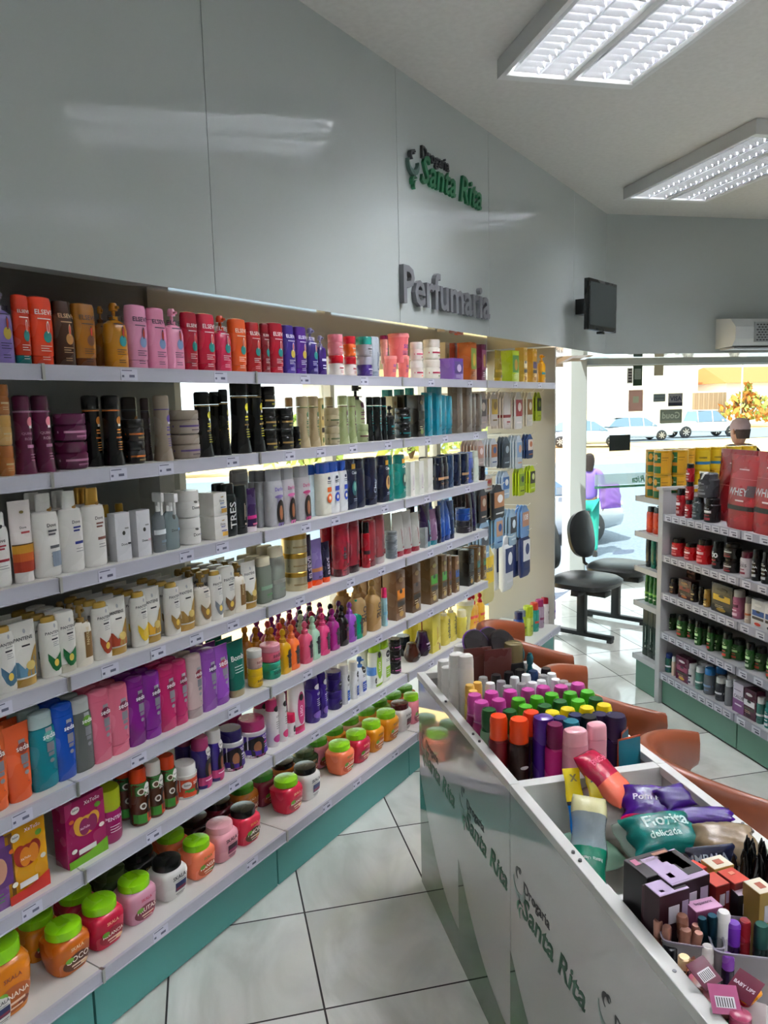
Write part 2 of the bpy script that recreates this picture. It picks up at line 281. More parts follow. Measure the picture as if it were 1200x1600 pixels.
def PROF(k, hw, hd, h, p):
    """body rings, cap rings, extra(bm, mi) -> all in metres"""
    def R(lst, pp=p): return [(z*h, a*hw, a*hd, pp) for z, a in lst]
    nb = []
    if k == 'bot': return R([(0, .86), (.015, .96), (.05, 1), (.70, 1), (.78, .93), (.80, .86)]), R([(.805, .84), (.97, .82), (.99, .76), (1, .6)])
    if k == 'bots': return R([(0, .88), (.01, .95), (.04, .98), (.5, 1), (.86, .96), (.915, .88)]), R([(.916, .70), (.975, .68), (1, .56)])
    if k == 'lotion': return R([(0, .88), (.015, .96), (.05, 1), (.70, 1), (.77, .90), (.79, .62)]), R([(.79, .56), (.985, .54), (1, .48)])
    if k == 'seda': return R([(0, .84), (.015, .93), (.5, 1), (.85, .97)]), R([(.853, .97), (.97, .93), (.99, .86), (1, .7)])
    if k == 'inv': return R([(.14, .86), (.16, .93), (.55, 1), (.93, .96), (.985, .88), (1, .6)]), R([(0, .84), (.01, .9), (.135, .88)])
    if k == 'tube': return [(.13*h, .84*hw, hd, 2), (.15*h, .88*hw, hd, 2), (.6*h, .97*hw, hd*.62, 2.2), (.93*h, hw, hd*.14, 3), (h, hw, hd*.10, 4)], R([(0, .82), (.01, .86), (.128, .86)], 2)
    if k == 'pump': return R([(0, .88), (.015, .97), (.05, 1), (.58, 1), (.68, .88), (.73, .5)]), [(.73*h, .36*hw, .36*hw, 2), (.79*h, .36*hw, .36*hw, 2), (.80*h, .14*hw, .14*hw, 2), (.88*h, .14*hw, .14*hw, 2), (.885*h, .34*hw, .34*hw, 2), (.96*h, .34*hw, .34*hw, 2), (1*h, .24*hw, .24*hw, 2)]
    if k == 'nozz': return R([(0, .86), (.015, .96), (.05, 1), (.54, 1), (.62, .92), (.70, .52)]), [(.70*h, .42*hw, .42*hw, 2), (.78*h, .42*hw, .42*hw, 2), (.80*h, .30*hw, .30*hw, 2), (.86*h, .22*hw, .22*hw, 2), (.88*h, .34*hw, .34*hw, 2), (.94*h, .38*hw, .38*hw, 2), (1*h, .20*hw, .20*hw, 2)]
    if k == 'flare': return R([(0, 1), (.03, 1), (.2, .84), (.45, .76), (.80, .76)], 2), R([(.805, .78), (.97, .78), (.99, .72), (1, .6)], 2)
    if k == 'aero': return R([(0, .94), (.01, 1), (.70, 1), (.74, .92)], 2), R([(.745, .9), (.97, .88), (.99, .82), (1, .6)], 2)
    if k == 'can': return R([(0, .9), (.03, 1), (.72, 1), (.76, .9)], 2), R([(.76, .86), (.96, .86), (1, .74)], 2)
    if k == 'jar': return R([(0, .84), (.04, .95), (.12, .99), (.55, 1), (.62, .9)], 2.2), R([(.62, 1.0), (.64, 1.02), (.96, 1.02), (1, .96)], 2)
    if k == 'jarw': return R([(0, .96), (.03, 1.04), (.09, 1.04), (.10, .97), (.62, .97), (.64, 1.0), (.70, 1.0), (.72, .86)], 2.1), R([(.72, .93), (.96, .93), (1, .86)], 2)
    if k == 'jarsq': return [(z*h, a*hw, a*hd, q) for z, a, q in [(0, .76, 3.2), (.025, .84, 3.4), (.30, .95, 4), (.62, 1, 4.2), (.72, .97, 4), (.79, .86, 3), (.81, .76, 2)]], R([(.805, .84), (.815, .87), (.965, .87), (.99, .84), (1, .78)], 2)
    if k == 'box': return [(0, hw, hd, 30), (h, hw, hd, 30)], None
    if k == 'trig': return R([(0, .9), (.02, 1), (.52, 1), (.62, .8), (.68, .4)], 2.4), R([(.68, .42), (.76, .42), (.78, .36)], 2)
    if k == 'bulb': return R([(0, .62), (.03, .72), (.25, 1), (.45, .98), (.75, .72), (.97, .60), (1, .5)], 2), None
    if k == 'tub': return R([(0, .78), (.02, .82), (.86, .97)], 2), R([(.86, 1.03), (.96, 1.03), (1, .98)], 2)
    if k == 'tinj': return R([(0, .98), (.04, 1), (.74, 1)], 2), R([(.74, 1.02), (.97, 1.02), (1, .98)], 2)
    if k == 'pouch': return [(0, hw*.9, hd, 2.5), (.05*h, hw, hd, 2.4), (.5*h, hw, hd*.8, 2.2), (.88*h, hw*.99, hd*.2, 2.5), (h, hw*.99, hd*.05, 4)], None
    if k == 'drum': return R([(0, .97), (.03, 1), (.97, 1), (1, .97)], 2), None
    if k == 'pkt': return [(0, hw*.9, hd*.3, 4), (.08*h, hw, hd, 4), (.8*h, hw, hd, 4), (.86*h, hw*.8, hd*.3, 5), (h, hw*.35, hd*.3, 5)], None
NAMES = dict(bots='shampoo_bottle', lotion='lotion_bottle', bot='shampoo_bottle', seda='shampoo_bottle', inv='conditioner_bottle', tube='cream_tube', pump='pump_bottle', nozz='styling_cream_bottle', flare='hair_care_bottle', aero='slim_bottle', can='capped_bottle', jar='cream_jar', jarw='mask_jar', jarsq='cream_jar', box='product_box', trig='spray_bottle', bulb='bulb_bottle', tub='cream_tub', tinj='cream_tin', pouch='stand_up_pouch', drum='food_tin', pkt='hanging_pack')
CATS = dict(tube='tube', jar='jar', jarw='jar', jarsq='jar', box='box', tub='tub', tinj='tin', pouch='pouch', drum='tin', pkt='pack')
DR = dict(bots=.6, lotion=.5, bot=.55, seda=.6, inv=.55, tube=.55, pump=.62, nozz=.8, flare=1, aero=1, can=1, jar=1, jarw=1, jarsq=.94, box=.55, trig=.6, bulb=1, tub=1, tinj=1, pouch=.45, drum=1, pkt=.2)
WR = dict(bots=.36, lotion=.42, bot=.42, seda=.36, inv=.42, tube=.46, pump=.40, nozz=.36, flare=.33, aero=.31, can=.42, jar=1.5, jarw=1.1, jarsq=.60, box=9, trig=.42, bulb=.85, tub=1.1, tinj=2.4, pouch=.8, drum=1., pkt=.8)
MESH = {}
def product(kind, wd, dp, h, body, cap, fam, bk='pl', ck='pl', p=None):
    """returns list of (part name, mesh) — shared between repeats"""
    wd, dp, h = round(wd, 3), round(dp, 3), round(h, 3); key = (kind, wd, dp, h, body, cap, fam, bk, ck)
    if key in MESH: return MESH[key]
    hw, hd = wd/2, dp/2; pp = p or {'bot': 2.8, 'seda': 3, 'inv': 2.6, 'pump': 2.6, 'nozz': 2.6}.get(kind, 2)
    prof, cp = PROF(kind, hw, hd, h, pp); N = 24 if wd > .05 else 16
    bm = bmesh.new()
    if kind == 'box': bx(bm, -hw, hw, -hd, hd, 0, h, 0, min(.0015, wd*.03))
    else: loft(bm, prof, N)
    if kind == 'pkt':
        bx(bm, -hw*.12, hw*.12, -hd*.3, hd*.3, h*.98, h*1.02)
    parts = [('body', finish(bm, kind+'_body', [M(body, bk)]))]
    if cp:
        bm = bmesh.new(); loft(bm, cp, 16 if kind not in ('jarsq', 'jarw') else 28)
        if kind == 'pump': bx(bm, -.10*hw, .10*hw, -.62*hw, -.1*hw, .91*h, .95*h, 0, .001)
        if kind == 'trig':
            bx(bm, -.28*hw, .28*hw, -1.1*hw, .75*hw, .84*h, 1.0*h, 0, .004); bx(bm, -.22*hw, .22*hw, -.3*hw, .3*hw, .76*h, .86*h, 0, .003)
            bx(bm, -.14*hw, .14*hw, -.85*hw, -.62*hw, .62*h, .86*h, 0, .002)
        if kind == 'jarsq':      # shallow raised rim round the lid
            loft(bm, [(h*.985, .62*hw, .62*hw, 2), (h*.992, .60*hw, .60*hw, 2)], 28)
        nm = {'jar': 'lid', 'jarw': 'lid', 'jarsq': 'lid', 'tub': 'lid', 'tinj': 'lid', 'pump': 'pump_head', 'nozz': 'nozzle_cap', 'trig': 'trigger_head'}.get(kind, 'cap')
        parts.append((nm, finish(bm, kind+'_cap', [M(cap, ck)])))
    els = FAM(fam) if fam else []
    if els:
        pf = prof if kind != 'box' else [(0, hw*4, hd, 30), (h, hw*4, hd, 30)]
        parts.append(('front_print', label_mesh(els, pf, hw, h)))
    if kind == 'bulb' and cap:
        bm = bmesh.new(); tube(bm, [(0, 0, h*.98), (0, 0, h*1.5)], .003, 8); parts.append(('stick', finish(bm, 'stick', [M(cap)])))
    MESH[key] = parts; return parts
REG = []
def put(kind, parts, loc, rz, desc, place, order, row=0, fr=None):
    o = empty(NAMES[kind], loc, rz)
    for nm, me in parts: link(nm, me, o)
    REG.append(dict(o=o, kind=kind, desc=desc, place=place, order=order, row=row)); return o
ROUND = {'jar', 'jarw', 'jarsq', 'tub', 'tinj', 'can', 'flare', 'aero', 'bulb'}
class Face:
    """a shelf front: origin line, direction along, normal towards the room"""
    def __init__(s, P, d, n, rz, lo=-3.2, hi=4.2): s.P, s.d, s.n, s.rz, s.lo, s.hi = Vector(P), Vector(d), Vector(n), rz, lo, hi; s.wr = 1
    def at(s, a, n, z): return s.P+s.d*a+s.n*n+Vector((0, 0, z))
    def solve(s, px, n, z):
        lo, hi = s.lo, s.hi; up = proj(s.at((lo+hi)/2, n, z))[0] < proj(s.at(hi-.1, n, z))[0]
        a, b = lo, hi
        for _ in range(40):
            m = (a+b)/2; q = s.at(m, n, z)
            if ((q-CAM).dot(FW) < .05) or ((proj(q)[0] < px) == up): a = m
            else: b = m
        return (a+b)/2
WALL = Face(P0, WD, WN, math.radians(45))
def row(F, place, z, items, rows=0, front_n=-.03, maxn=-.34):
    for it in items:
        kind, xl, xr, yt, body, cap, fam, desc = it[:8]; o = it[8] if len(it) > 8 else {}
        n0 = o.get('n', front_n); zz = z+o.get('z', 0)
        a1, a0 = F.solve(xr, n0, zz), F.solve(xl, n0, zz); pitch = abs(a1-a0)
        # height from the top row, measured on the thing's middle
        dp_guess = .03
        sgn = 1 if a1 > a0 else -1
        def height(ac, dp):
            lo, hi = .01, .6
            for _ in range(30):
                m = (lo+hi)/2
                if proj(F.at(ac, n0-(dp*.88 if zz+m < H else dp*.1), zz+m))[1] > yt: lo = m
                else: hi = m
            return lo
        h = o.get('h') or height((a0+a1)/2, .04)
        nst = len(o['st'])+1 if 'st' in o else 1
        wd = min(pitch*.97, WR[kind]*h*(F.wr if kind == 'can' else 1)/nst if kind != 'box' else pitch*.97)
        if kind == 'box' and not o.get('flat'):      # the side face shows too: the front is narrower than the outline
            dd = o.get('d') or min(max(.03, pitch*.42), .09)
            o = dict(o, d=dd); wd = max(pitch*.45, min(pitch*.97, abs(a1-F.solve(xl, n0-dd, zz))))
        if 'w' in o: wd = o['w']
        dp = o.get('d') or wd*DR[kind]
        if kind == 'box' and 'd' not in o: dp = min(max(.03, wd*.55), .12)
        ac = a1 - sgn*wd/2
        if kind in ROUND and 'n_' not in o:      # full outline of a round body: use its middle
            q = F.at((a0+a1)/2, n0-wd/2, zz); dist = (q-CAM).dot(FW); ws = (xr-xl)*dist/FPX*.97
            wd = o.get('w') or min(ws, WR[kind]*h*(F.wr if kind == 'can' else 1)/nst*1.08); dp = wd*DR[kind]
            ac = F.solve(xr-wd*FPX/dist/2, n0-dp/2, zz)
        if not o.get('h'): h = height(ac, dp)
        if nst > 1:
            hh = h/nst
            seq = [(kind, body, cap, fam, desc)] + [tuple(x) for x in o['st']]
            for j, (k2, b2, c2, f2, d2) in enumerate(seq):
                pos = F.at(ac, n0-dp/2, zz+j*hh)
                put(k2, product(k2, wd, dp, hh-.0008, b2, c2, f2, o.get('bk', 'pl'), o.get('ck', 'pl')), pos, F.rz, d2, place, (a1*sgn, j))
        else:
            R = o.get('rows', rows)
            for k in range(R+1):
                n = n0-dp/2-k*(dp+.006)
                if k and n-dp/2 < maxn: break
                b2, c2 = body, cap
                if k and 'alt' in o: b2, c2 = o['alt'][(k-1) % len(o['alt'])]
                put(kind, product(kind, wd, dp, h, b2, c2, fam, o.get('bk', 'pl'), o.get('ck', 'pl')), F.at(ac, n, zz), F.rz+math.radians(o.get('rot', 0)), desc if not (k and 'alt' in o) else o.get('adesc', desc), place, (a1*sgn, 0), k)
# ================================================================ THE SETTING
def struct(name, me, parent=None):
    o = link(name, me, parent)
    if not parent: o['kind'] = 'structure'
    return o
def poly(name, pts, m, parent=None):
    bm = bmesh.new(); bm.faces.new([bm.verts.new(p) for p in pts]); me = bpy.data.meshes.new(name); bm.to_mesh(me); bm.free(); me.materials.append(m)
    return struct(name, me, parent)
def fbox(F, bm, a0, a1, n0, n1, z0, z1, mi=0, bev=0):
    k = len(bm.verts); bx(bm, a0, a1, n0, n1, z0, z1, mi, bev)
    bm.verts.ensure_lookup_table()
    for v in bm.verts[k:]: v.co = F.at(v.co.x, v.co.y, v.co.z)
def fboxes(F, name, boxes, mats, parent=None, kind=True, bev=0):
    bm = bmesh.new()
    for b in boxes: fbox(F, bm, *b[:6], b[6] if len(b) > 6 else 0, bev)
    me = finish(bm, name, mats, False); o = link(name, me, parent)
    if kind and not parent: o['kind'] = 'structure'
    return o
YW = 6.45; GN = -.50; CEIL = 3.07
XC = YW-2.415+GN*2*S2          # corner of the two glass walls
# floor tiles
def tile_mat():
    m = bpy.data.materials.new('porcelain_tiles'); m.use_nodes = True; nt = m.node_tree; b = nt.nodes['Principled BSDF']; L = nt.links.new
    tc = nt.nodes.new('ShaderNodeTexCoord'); sp = nt.nodes.new('ShaderNodeSeparateXYZ'); L(tc.outputs['Object'], sp.inputs[0])
    def mt(op, a, b_=None, c=None):
        n = nt.nodes.new('ShaderNodeMath'); n.operation = op
        for i, v in enumerate((a, b_, c)):
            if v is None: continue
            if isinstance(v, (int, float)): n.inputs[i].default_value = v
            else: L(v, n.inputs[i])
        return n.outputs[0]
    ds = []; ids = []
    for ax, off in (('X', .2526), ('Y', 1.99)):
        t = mt('DIVIDE', mt('SUBTRACT', sp.outputs[ax], off-.44*30), .44); fr = mt('FRACT', t); ids.append(mt('FLOOR', t))
        ds.append(mt('MINIMUM', fr, mt('SUBTRACT', 1, fr)))
    g = mt('LESS_THAN', mt('MINIMUM', ds[0], ds[1]), .0068)
    nz = nt.nodes.new('ShaderNodeTexNoise'); nz.inputs['Scale'].default_value = 2.2; nz.inputs['Detail'].default_value = 6; nz.inputs['Distortion'].default_value = 1.2
    cb = nt.nodes.new('ShaderNodeCombineXYZ'); L(mt('ADD', mt('MULTIPLY', sp.outputs['X'], 1.6), mt('MULTIPLY', ids[0], 7.3)), cb.inputs[0]); L(mt('ADD', mt('MULTIPLY', sp.outputs['Y'], .8), mt('MULTIPLY', ids[1], 3.7)), cb.inputs[1]); L(cb.outputs[0], nz.inputs['Vector'])
    cr = nt.nodes.new('ShaderNodeValToRGB'); e = cr.color_ramp.elements; e[0].position = .36; e[0].color = lin('cbccc4'); e[1].position = .62; e[1].color = lin('ecece6'); L(nz.outputs['Fac'], cr.inputs[0])
    mx = nt.nodes.new('ShaderNodeMix'); mx.data_type = 'RGBA'; L(g, mx.inputs['Factor']); L(cr.outputs[0], mx.inputs['A']); mx.inputs['B'].default_value = lin('2c2524'); L(mx.outputs['Result'], b.inputs['Base Color'])
    L(mt('ADD', mt('MULTIPLY', g, .5), .10), b.inputs['Roughness']); b.inputs['Coat Weight'].default_value = .25; b.inputs['Coat Roughness'].default_value = .03
    bp = nt.nodes.new('ShaderNodeBump'); bp.inputs['Strength'].default_value = .3; bp.inputs['Distance'].default_value = .002; L(mt('SUBTRACT', 1, g), bp.inputs['Height']); L(bp.outputs[0], b.inputs['Normal'])
    return m
FA, FB = W(-4.5, GN, 0), Vector((XC, YW, 0))
plan = [FA, FB, Vector((8, YW, 0)), Vector((8, -4.5, 0)), Vector((FA.x, -4.5, 0))]
poly('floor', plan[::-1], tile_mat())
ceil_m = noise_mat('ceiling_paint', 'c3c2bd', 'cbcac5', 40, .8, bump=.03)
bm = bmesh.new(); bot = [bm.verts.new((p.x, p.y, CEIL)) for p in plan]; top = [bm.verts.new((p.x, p.y, CEIL+.2)) for p in plan]
bm.faces.new(bot); bm.faces.new(top[::-1])
for i in range(5): bm.faces.new((bot[i], bot[(i+1) % 5], top[(i+1) % 5], top[i]))
struct('ceiling', finish(bm, 'ceiling', [ceil_m], False))
wall_m = noise_mat('wall_paint', 'bfc2be', 'c7cac6', 30, .6, bump=.02)
def wallbox(name, x0, x1, y0, y1, z0, z1, m=wall_m):
    bm = bmesh.new(); bx(bm, x0, x1, y0, y1, z0, z1); return struct(name, finish(bm, name, [m], False))
wallbox('wall_back', FA.x-.2, 8.2, -4.7, -4.5, 0, CEIL); wallbox('wall_right', 8, 8.2, -4.5, YW, 0, CEIL)
wallbox('wall_rear_left', FA.x-.2, FA.x, -4.5, FA.y, 0, CEIL)
lam = M('b4bbba', 'gl'); lam.node_tree.nodes['Principled BSDF'].inputs['Roughness'].default_value = .07
soff = M('dcd4c8', 'gl'); soff.node_tree.nodes['Principled BSDF'].inputs['Metallic'].default_value = .7; soff.node_tree.nodes['Principled BSDF'].inputs['Coat IOR'].default_value = 2.2; soff.node_tree.nodes['Principled BSDF'].inputs['Coat Weight'].default_value = 1; grey = M('8e908e', 'sa'); white = M('d6d6d4', 'sa'); rail_m = M('b9b9c6', 'sa'); teal_m = M('4e9a94', 'sa')
# fascia over the wall shelving: laminate panels with fine joints
def fascia():
    seams = [-4.5, -1.75, -.18, .93, 1.85, 3.23, 3.98]; bxs = []
    for a, b in zip(seams, seams[1:]): bxs.append((a+.0015, b-.0015, -.04, 0, 2.05, CEIL))
    bxs.append((-4.5, 3.98, -.06, -.04, 2.05, CEIL))
    return fboxes(WALL, 'wall_left', bxs, [lam])
fascia()
fboxes(WALL, 'trim_1', [(-4.5, 3.95, GN, -.06, 2.05, 2.07)], [soff])                      # soffit over the shelves
CX = W(3.98, 0, 0)
bm = bmesh.new()
for a, b in ((CX.x, CX.x+1.42), (CX.x+1.423, CX.x+2.9), (CX.x+2.903, 8)): bx(bm, a, b, CX.y, CX.y+.04, 2.05, CEIL)
struct('wall_front', finish(bm, 'wall_front', [M('a9b0af', 'gl')], False))
bm = bmesh.new(); pts = [CX+Vector((.0, .04, 0)), Vector((8, CX.y+.04, 0)), Vector((8, YW, 0)), Vector((XC, YW, 0)), W(3.95, -.06, 0)]
for z in (2.05, 2.07): bm.faces.new([bm.verts.new((p.x, p.y, z)) for p in pts])
struct('trim_2', finish(bm, 'soffit', [soff], False))
# glass walls
glass = M('eef6f4', 'gs'); frame_m = M('a8a59c', 'sa'); dkframe = M('70767a', 'sa')
w1 = fboxes(WALL, 'window_1', [(.02, 4.2, GN-.008, GN, .1, 2.05)], [glass])
fboxes(WALL, 'window_frame', [(s_, s_+.05, GN-.03, GN+.02, 0, 2.05) for s_ in (-.02, 1.05, 2.15, 3.05)]+[(.02, 4.2, GN-.03, GN+.02, 0, .12), (.02, 4.2, GN-.03, GN+.02, 1.96, 2.05), (.02, 4.2, GN-.02, GN+.01, 1.0, 1.04)], [frame_m], w1)
fboxes(WALL, 'wall_shelf_back', [(-4.5, .02, GN-.02, GN, 0, 2.05)], [grey])
bm = bmesh.new(); bx(bm, XC+.02, 8, YW, YW+.01, .06, 2.04); w2 = struct('window_2', finish(bm, 'glass', [glass], False))
bm = bmesh.new(); bx(bm, XC-.13, XC+.02, YW-.10, YW+.06, 0, 2.05); bx(bm, XC+.02, 8, YW-.03, YW+.04, 2.02, 2.05); bx(bm, XC+.02, 8, YW-.03, YW+.04, 0, .06)
for x in (XC+.07,): bx(bm, x, x+.004, YW-.004, YW+.014, .06, 2.02)
for x in (5.6, 7.1): bx(bm, x, x+.04, YW-.03, YW+.04, 0, 2.05)
link('window_frame', finish(bm, 'frame', [M('9fabac', 'sa')], False), w2)
fboxes(WALL, 'baseboard_left', [(2.9, 4.15, GN+.001, GN+.02, 0, .09)], [M('b9bcb8', 'gl')])
# ================================================================ OUTSIDE
dirt = noise_mat('orange_dirt', 'd3a468', 'e6c48c', 1.6, .95, detail=8); asph = noise_mat('asphalt', '66707e', '7d8794', 25, .9); pave = noise_mat('paving', '8f98a3', 'a5adb5', 6, .7)
GZ = -.73
def flat(name, x0, x1, y0, y1, z, m): return poly(name, [(x0, y0, z), (x1, y0, z), (x1, y1, z), (x0, y1, z)], m)
flat('ground_outside', -120, 160, -20, 160, GZ-.03, dirt)
flat('road_surface', -60, 120, 8.2, 27, GZ, asph); flat('road_surface_far', -60, 160, 41, 54, GZ, asph)
poly('pavement_strip', [(XC-.3, YW+.05, -.06), (14, YW+.05, -.06), (14, 8.2, -.25), (XC-2.3, 8.2, -.25)], pave)
bm = bmesh.new(); bx(bm, -10, 20, 27, 27.25, GZ, GZ+.14); struct('kerb_strip', finish(bm, 'kerb', [M('b9b4ac', 'ma')], False))
# slab the shop stands on
bm = bmesh.new(); b0 = [bm.verts.new((p.x, p.y, -.05)) for p in plan]; b1 = [bm.verts.new((p.x, p.y, GZ-.1)) for p in plan]
for i in range(5): bm.faces.new((b0[i], b0[(i+1) % 5], b1[(i+1) % 5], b1[i]))
struct('foundation', finish(bm, 'foundation', [M('a8a49c', 'ma')], False))
flat('yard_ground', 0, 1, 0, 1, 0, dirt); o = bpy.data.objects['yard_ground']; bpy.data.objects.remove(o)
poly('yard_ground', [W(-6, GN-.03, -.1), W(-6, -9, -.35), W(5, -9, -.5), W(4.3, GN-.03, -.1)], dirt)
# awning over the pavement
bm = bmesh.new()
vs = [bm.verts.new(p) for p in ((XC-.6, YW+.02, 2.42), (9, YW+.02, 2.42), (9, 8.0, 2.16), (XC-2.1, 8.0, 2.16))]
r = bmesh.ops.extrude_face_region(bm, geom=[bm.faces.new(vs)])
for v in r['geom']:
    if isinstance(v, bmesh.types.BMVert): v.co.z += .02
bx(bm, XC-2.1, 9, 7.94, 8.0, 2.08, 2.18, 1)
for i in range(9): 
    x = XC-.2+i*.7
    k = len(bm.verts); bx(bm, x, x+.05, YW+.02, 7.98, 2.36, 2.41, 1); bm.verts.ensure_lookup_table()
    for v in bm.verts[k:]: v.co.z -= (v.co.y-YW)*.168
o = link('awning', finish(bm, 'awning', [M('c9ccca', 'sa'), M('a49a8c', 'sa')], False)); tag(o, 'pale sheet awning on thin rafters outside above the shop window', 'awning')
# far side of the street
def bld(name, x0, x1, y0, y1, z0, z1, wall, label, roof=None, gate=None, wins=()):
    e = empty(name, ((x0+x1)/2, y0, z0)); tag(e, label, 'building'); ox, oy, oz = e.location
    bm = bmesh.new(); bx(bm, x0-ox, x1-ox, 0, y1-oy, 0, z1-oz); link('wall', finish(bm, 'wall', [M(wall, 'ma')], False), e)
    if roof:
        bm = bmesh.new(); zz = z1-oz; a = [bm.verts.new(p) for p in ((x0-ox-.5, -.6, zz), (x1-ox+.5, -.6, zz), (x1-ox+.5, (y1-oy)+.5, zz), (x0-ox-.5, (y1-oy)+.5, zz), (x0-ox+.8, (y1-oy)/2, zz+1.6), (x1-ox-.8, (y1-oy)/2, zz+1.6))]
        for f in ((0, 1, 5, 4), (1, 2, 5), (2, 3, 4, 5), (3, 0, 4), (3, 2, 1, 0)): bm.faces.new([a[i] for i in f])
        link('roof', finish(bm, 'roof', [M(roof, 'ma')], False), e)
    for (a, b, c, d_) in wins:
        bm = bmesh.new(); bx(bm, a-ox, b-ox, -.05, .02, c-oz, d_-oz); link('window', finish(bm, 'window', [M('8fa3b4', 'gl')], False), e)
    if gate:
        bm = bmesh.new(); a, b, c = gate; n = 14
        for i in range(n):
            u = a+(b-a)*i/n; bx(bm, u-ox, u+(b-a)/n*.9-ox, -.12, -.04, .05, c, i % 2)
        link('gate', finish(bm, 'gate', [M('a48a70', 'ma'), M('9a8066', 'ma')], False), e)
    return e
bld('perimeter_wall', 22, 43.6, 58, 59, GZ, 2.3, 'efe6cf', 'long cream wall with brown slatted gate across the street', gate=(40.3, 43.5, 2.9))
bld('white_building', 24, 44.3, 63, 70, GZ, 5.6, 'f1f1ec', 'plain white building rising behind the cream street wall')
bld('pale_house', 17.5, 23.5, 60, 68, GZ, 3.2, 'e9e4da', 'pale house with grey roof far behind the silver hatchback', '9a8f84', wins=((19, 20.5, .6, 1.8),))
bld('orange_roofed_house', 45.8, 60, 61, 70, GZ, 3.0, 'f3efe6', 'white house with orange tile roof at far right of the street', 'c8703a', wins=((49, 51, .4, 1.7),))
bld('store_house', 8, 16.5, 56, 62, GZ, 3.6, 'e8e2d2', 'cream house across the street behind the left glass strip', 'b07a50')
bld('yard_wall', -42, -6, 46, 47, GZ, 1.4, 'dccfae', 'long pale wall at the end of the yard behind the shelves')
def street_pole(x, y, h, label):
    bm = bmesh.new(); tube(bm, [(0, 0, 0), (0, 0, h)], .07, 8); tube(bm, [(-.7, 0, h*.93), (.7, 0, h*.93)], .04, 6)
    tag(link('street_pole', finish(bm, 'pole', [M('b8b2a6', 'ma')]), None, (x, y, GZ)), label, 'pole')
street_pole(21.6, 50, 7, 'thin pale utility pole standing behind the silver hatchback')
street_pole(43.5, 56, 8, 'thin pale utility pole before the orange roofed house')
def bush(x, y, z, r, c, label, group=None, name='bush'):
    e = empty(name, (x, y, z)); tag(e, label, 'bush', group); rnd = random.Random(int(x*31+y*7)); bm = bmesh.new()
    for i in range(420):
        a = rnd.uniform(0, 6.283); u = rnd.random()**.5; zz = rnd.uniform(.15, 1.5)*r; rr = r*u*math.sin(min(1, zz/r*.62+.25)*math.pi)**.6
        c0 = Vector((math.cos(a)*rr, math.sin(a)*rr, zz)); q = Vector((rnd.uniform(-1, 1), rnd.uniform(-1, 1), rnd.uniform(-1, 1))).normalized(); t = q.orthogonal().normalized(); b_ = q.cross(t); s = r*rnd.uniform(.07, .14)
        f = bm.faces.new([bm.verts.new(c0+t*s*1.6), bm.verts.new(c0+b_*s*.7), bm.verts.new(c0-t*s*1.6), bm.verts.new(c0-b_*s*.7)]); f.material_index = i % 2
    me = bpy.data.meshes.new('foliage'); bm.to_mesh(me); bm.free(); me.materials.append(M(c, 'ma')); me.materials.append(M('a8b85c', 'ma')); link('foliage', me, e)
    bm = bmesh.new()
    for i in range(5):
        a = i*1.3; tube(bm, [(0, 0, 0), (math.cos(a)*r*.2, math.sin(a)*r*.2, r*.5), (math.cos(a)*r*.5, math.sin(a)*r*.5, r)], .04*r, 5)
    link('stem', finish(bm, 'stem', [M('6a5238', 'ma')]), e)
bp = [(-7.5, 26, 1.7), (-1.5, 29, 2.0), (4.2, 32, 1.8), (9.5, 35, 1.9), (13.5, 38, 1.6)]
bl = ['leftmost yellow green bush in the yard behind the shelves', 'large yellow green bush second in the yard row', 'middle yellow green bush beyond the shelving glass', 'fourth yellow green bush beyond the shelving glass', 'small yellow green bush nearest the street corner outside']
for (x, y, r), l in zip(bp, bl): bush(x, y, GZ, r, '9db45c', l, 'bushes in the yard outside')
bush(44.5, 56.5, GZ+.2, 2.2, 'c07a30', 'orange flowering bush before the orange roofed house')
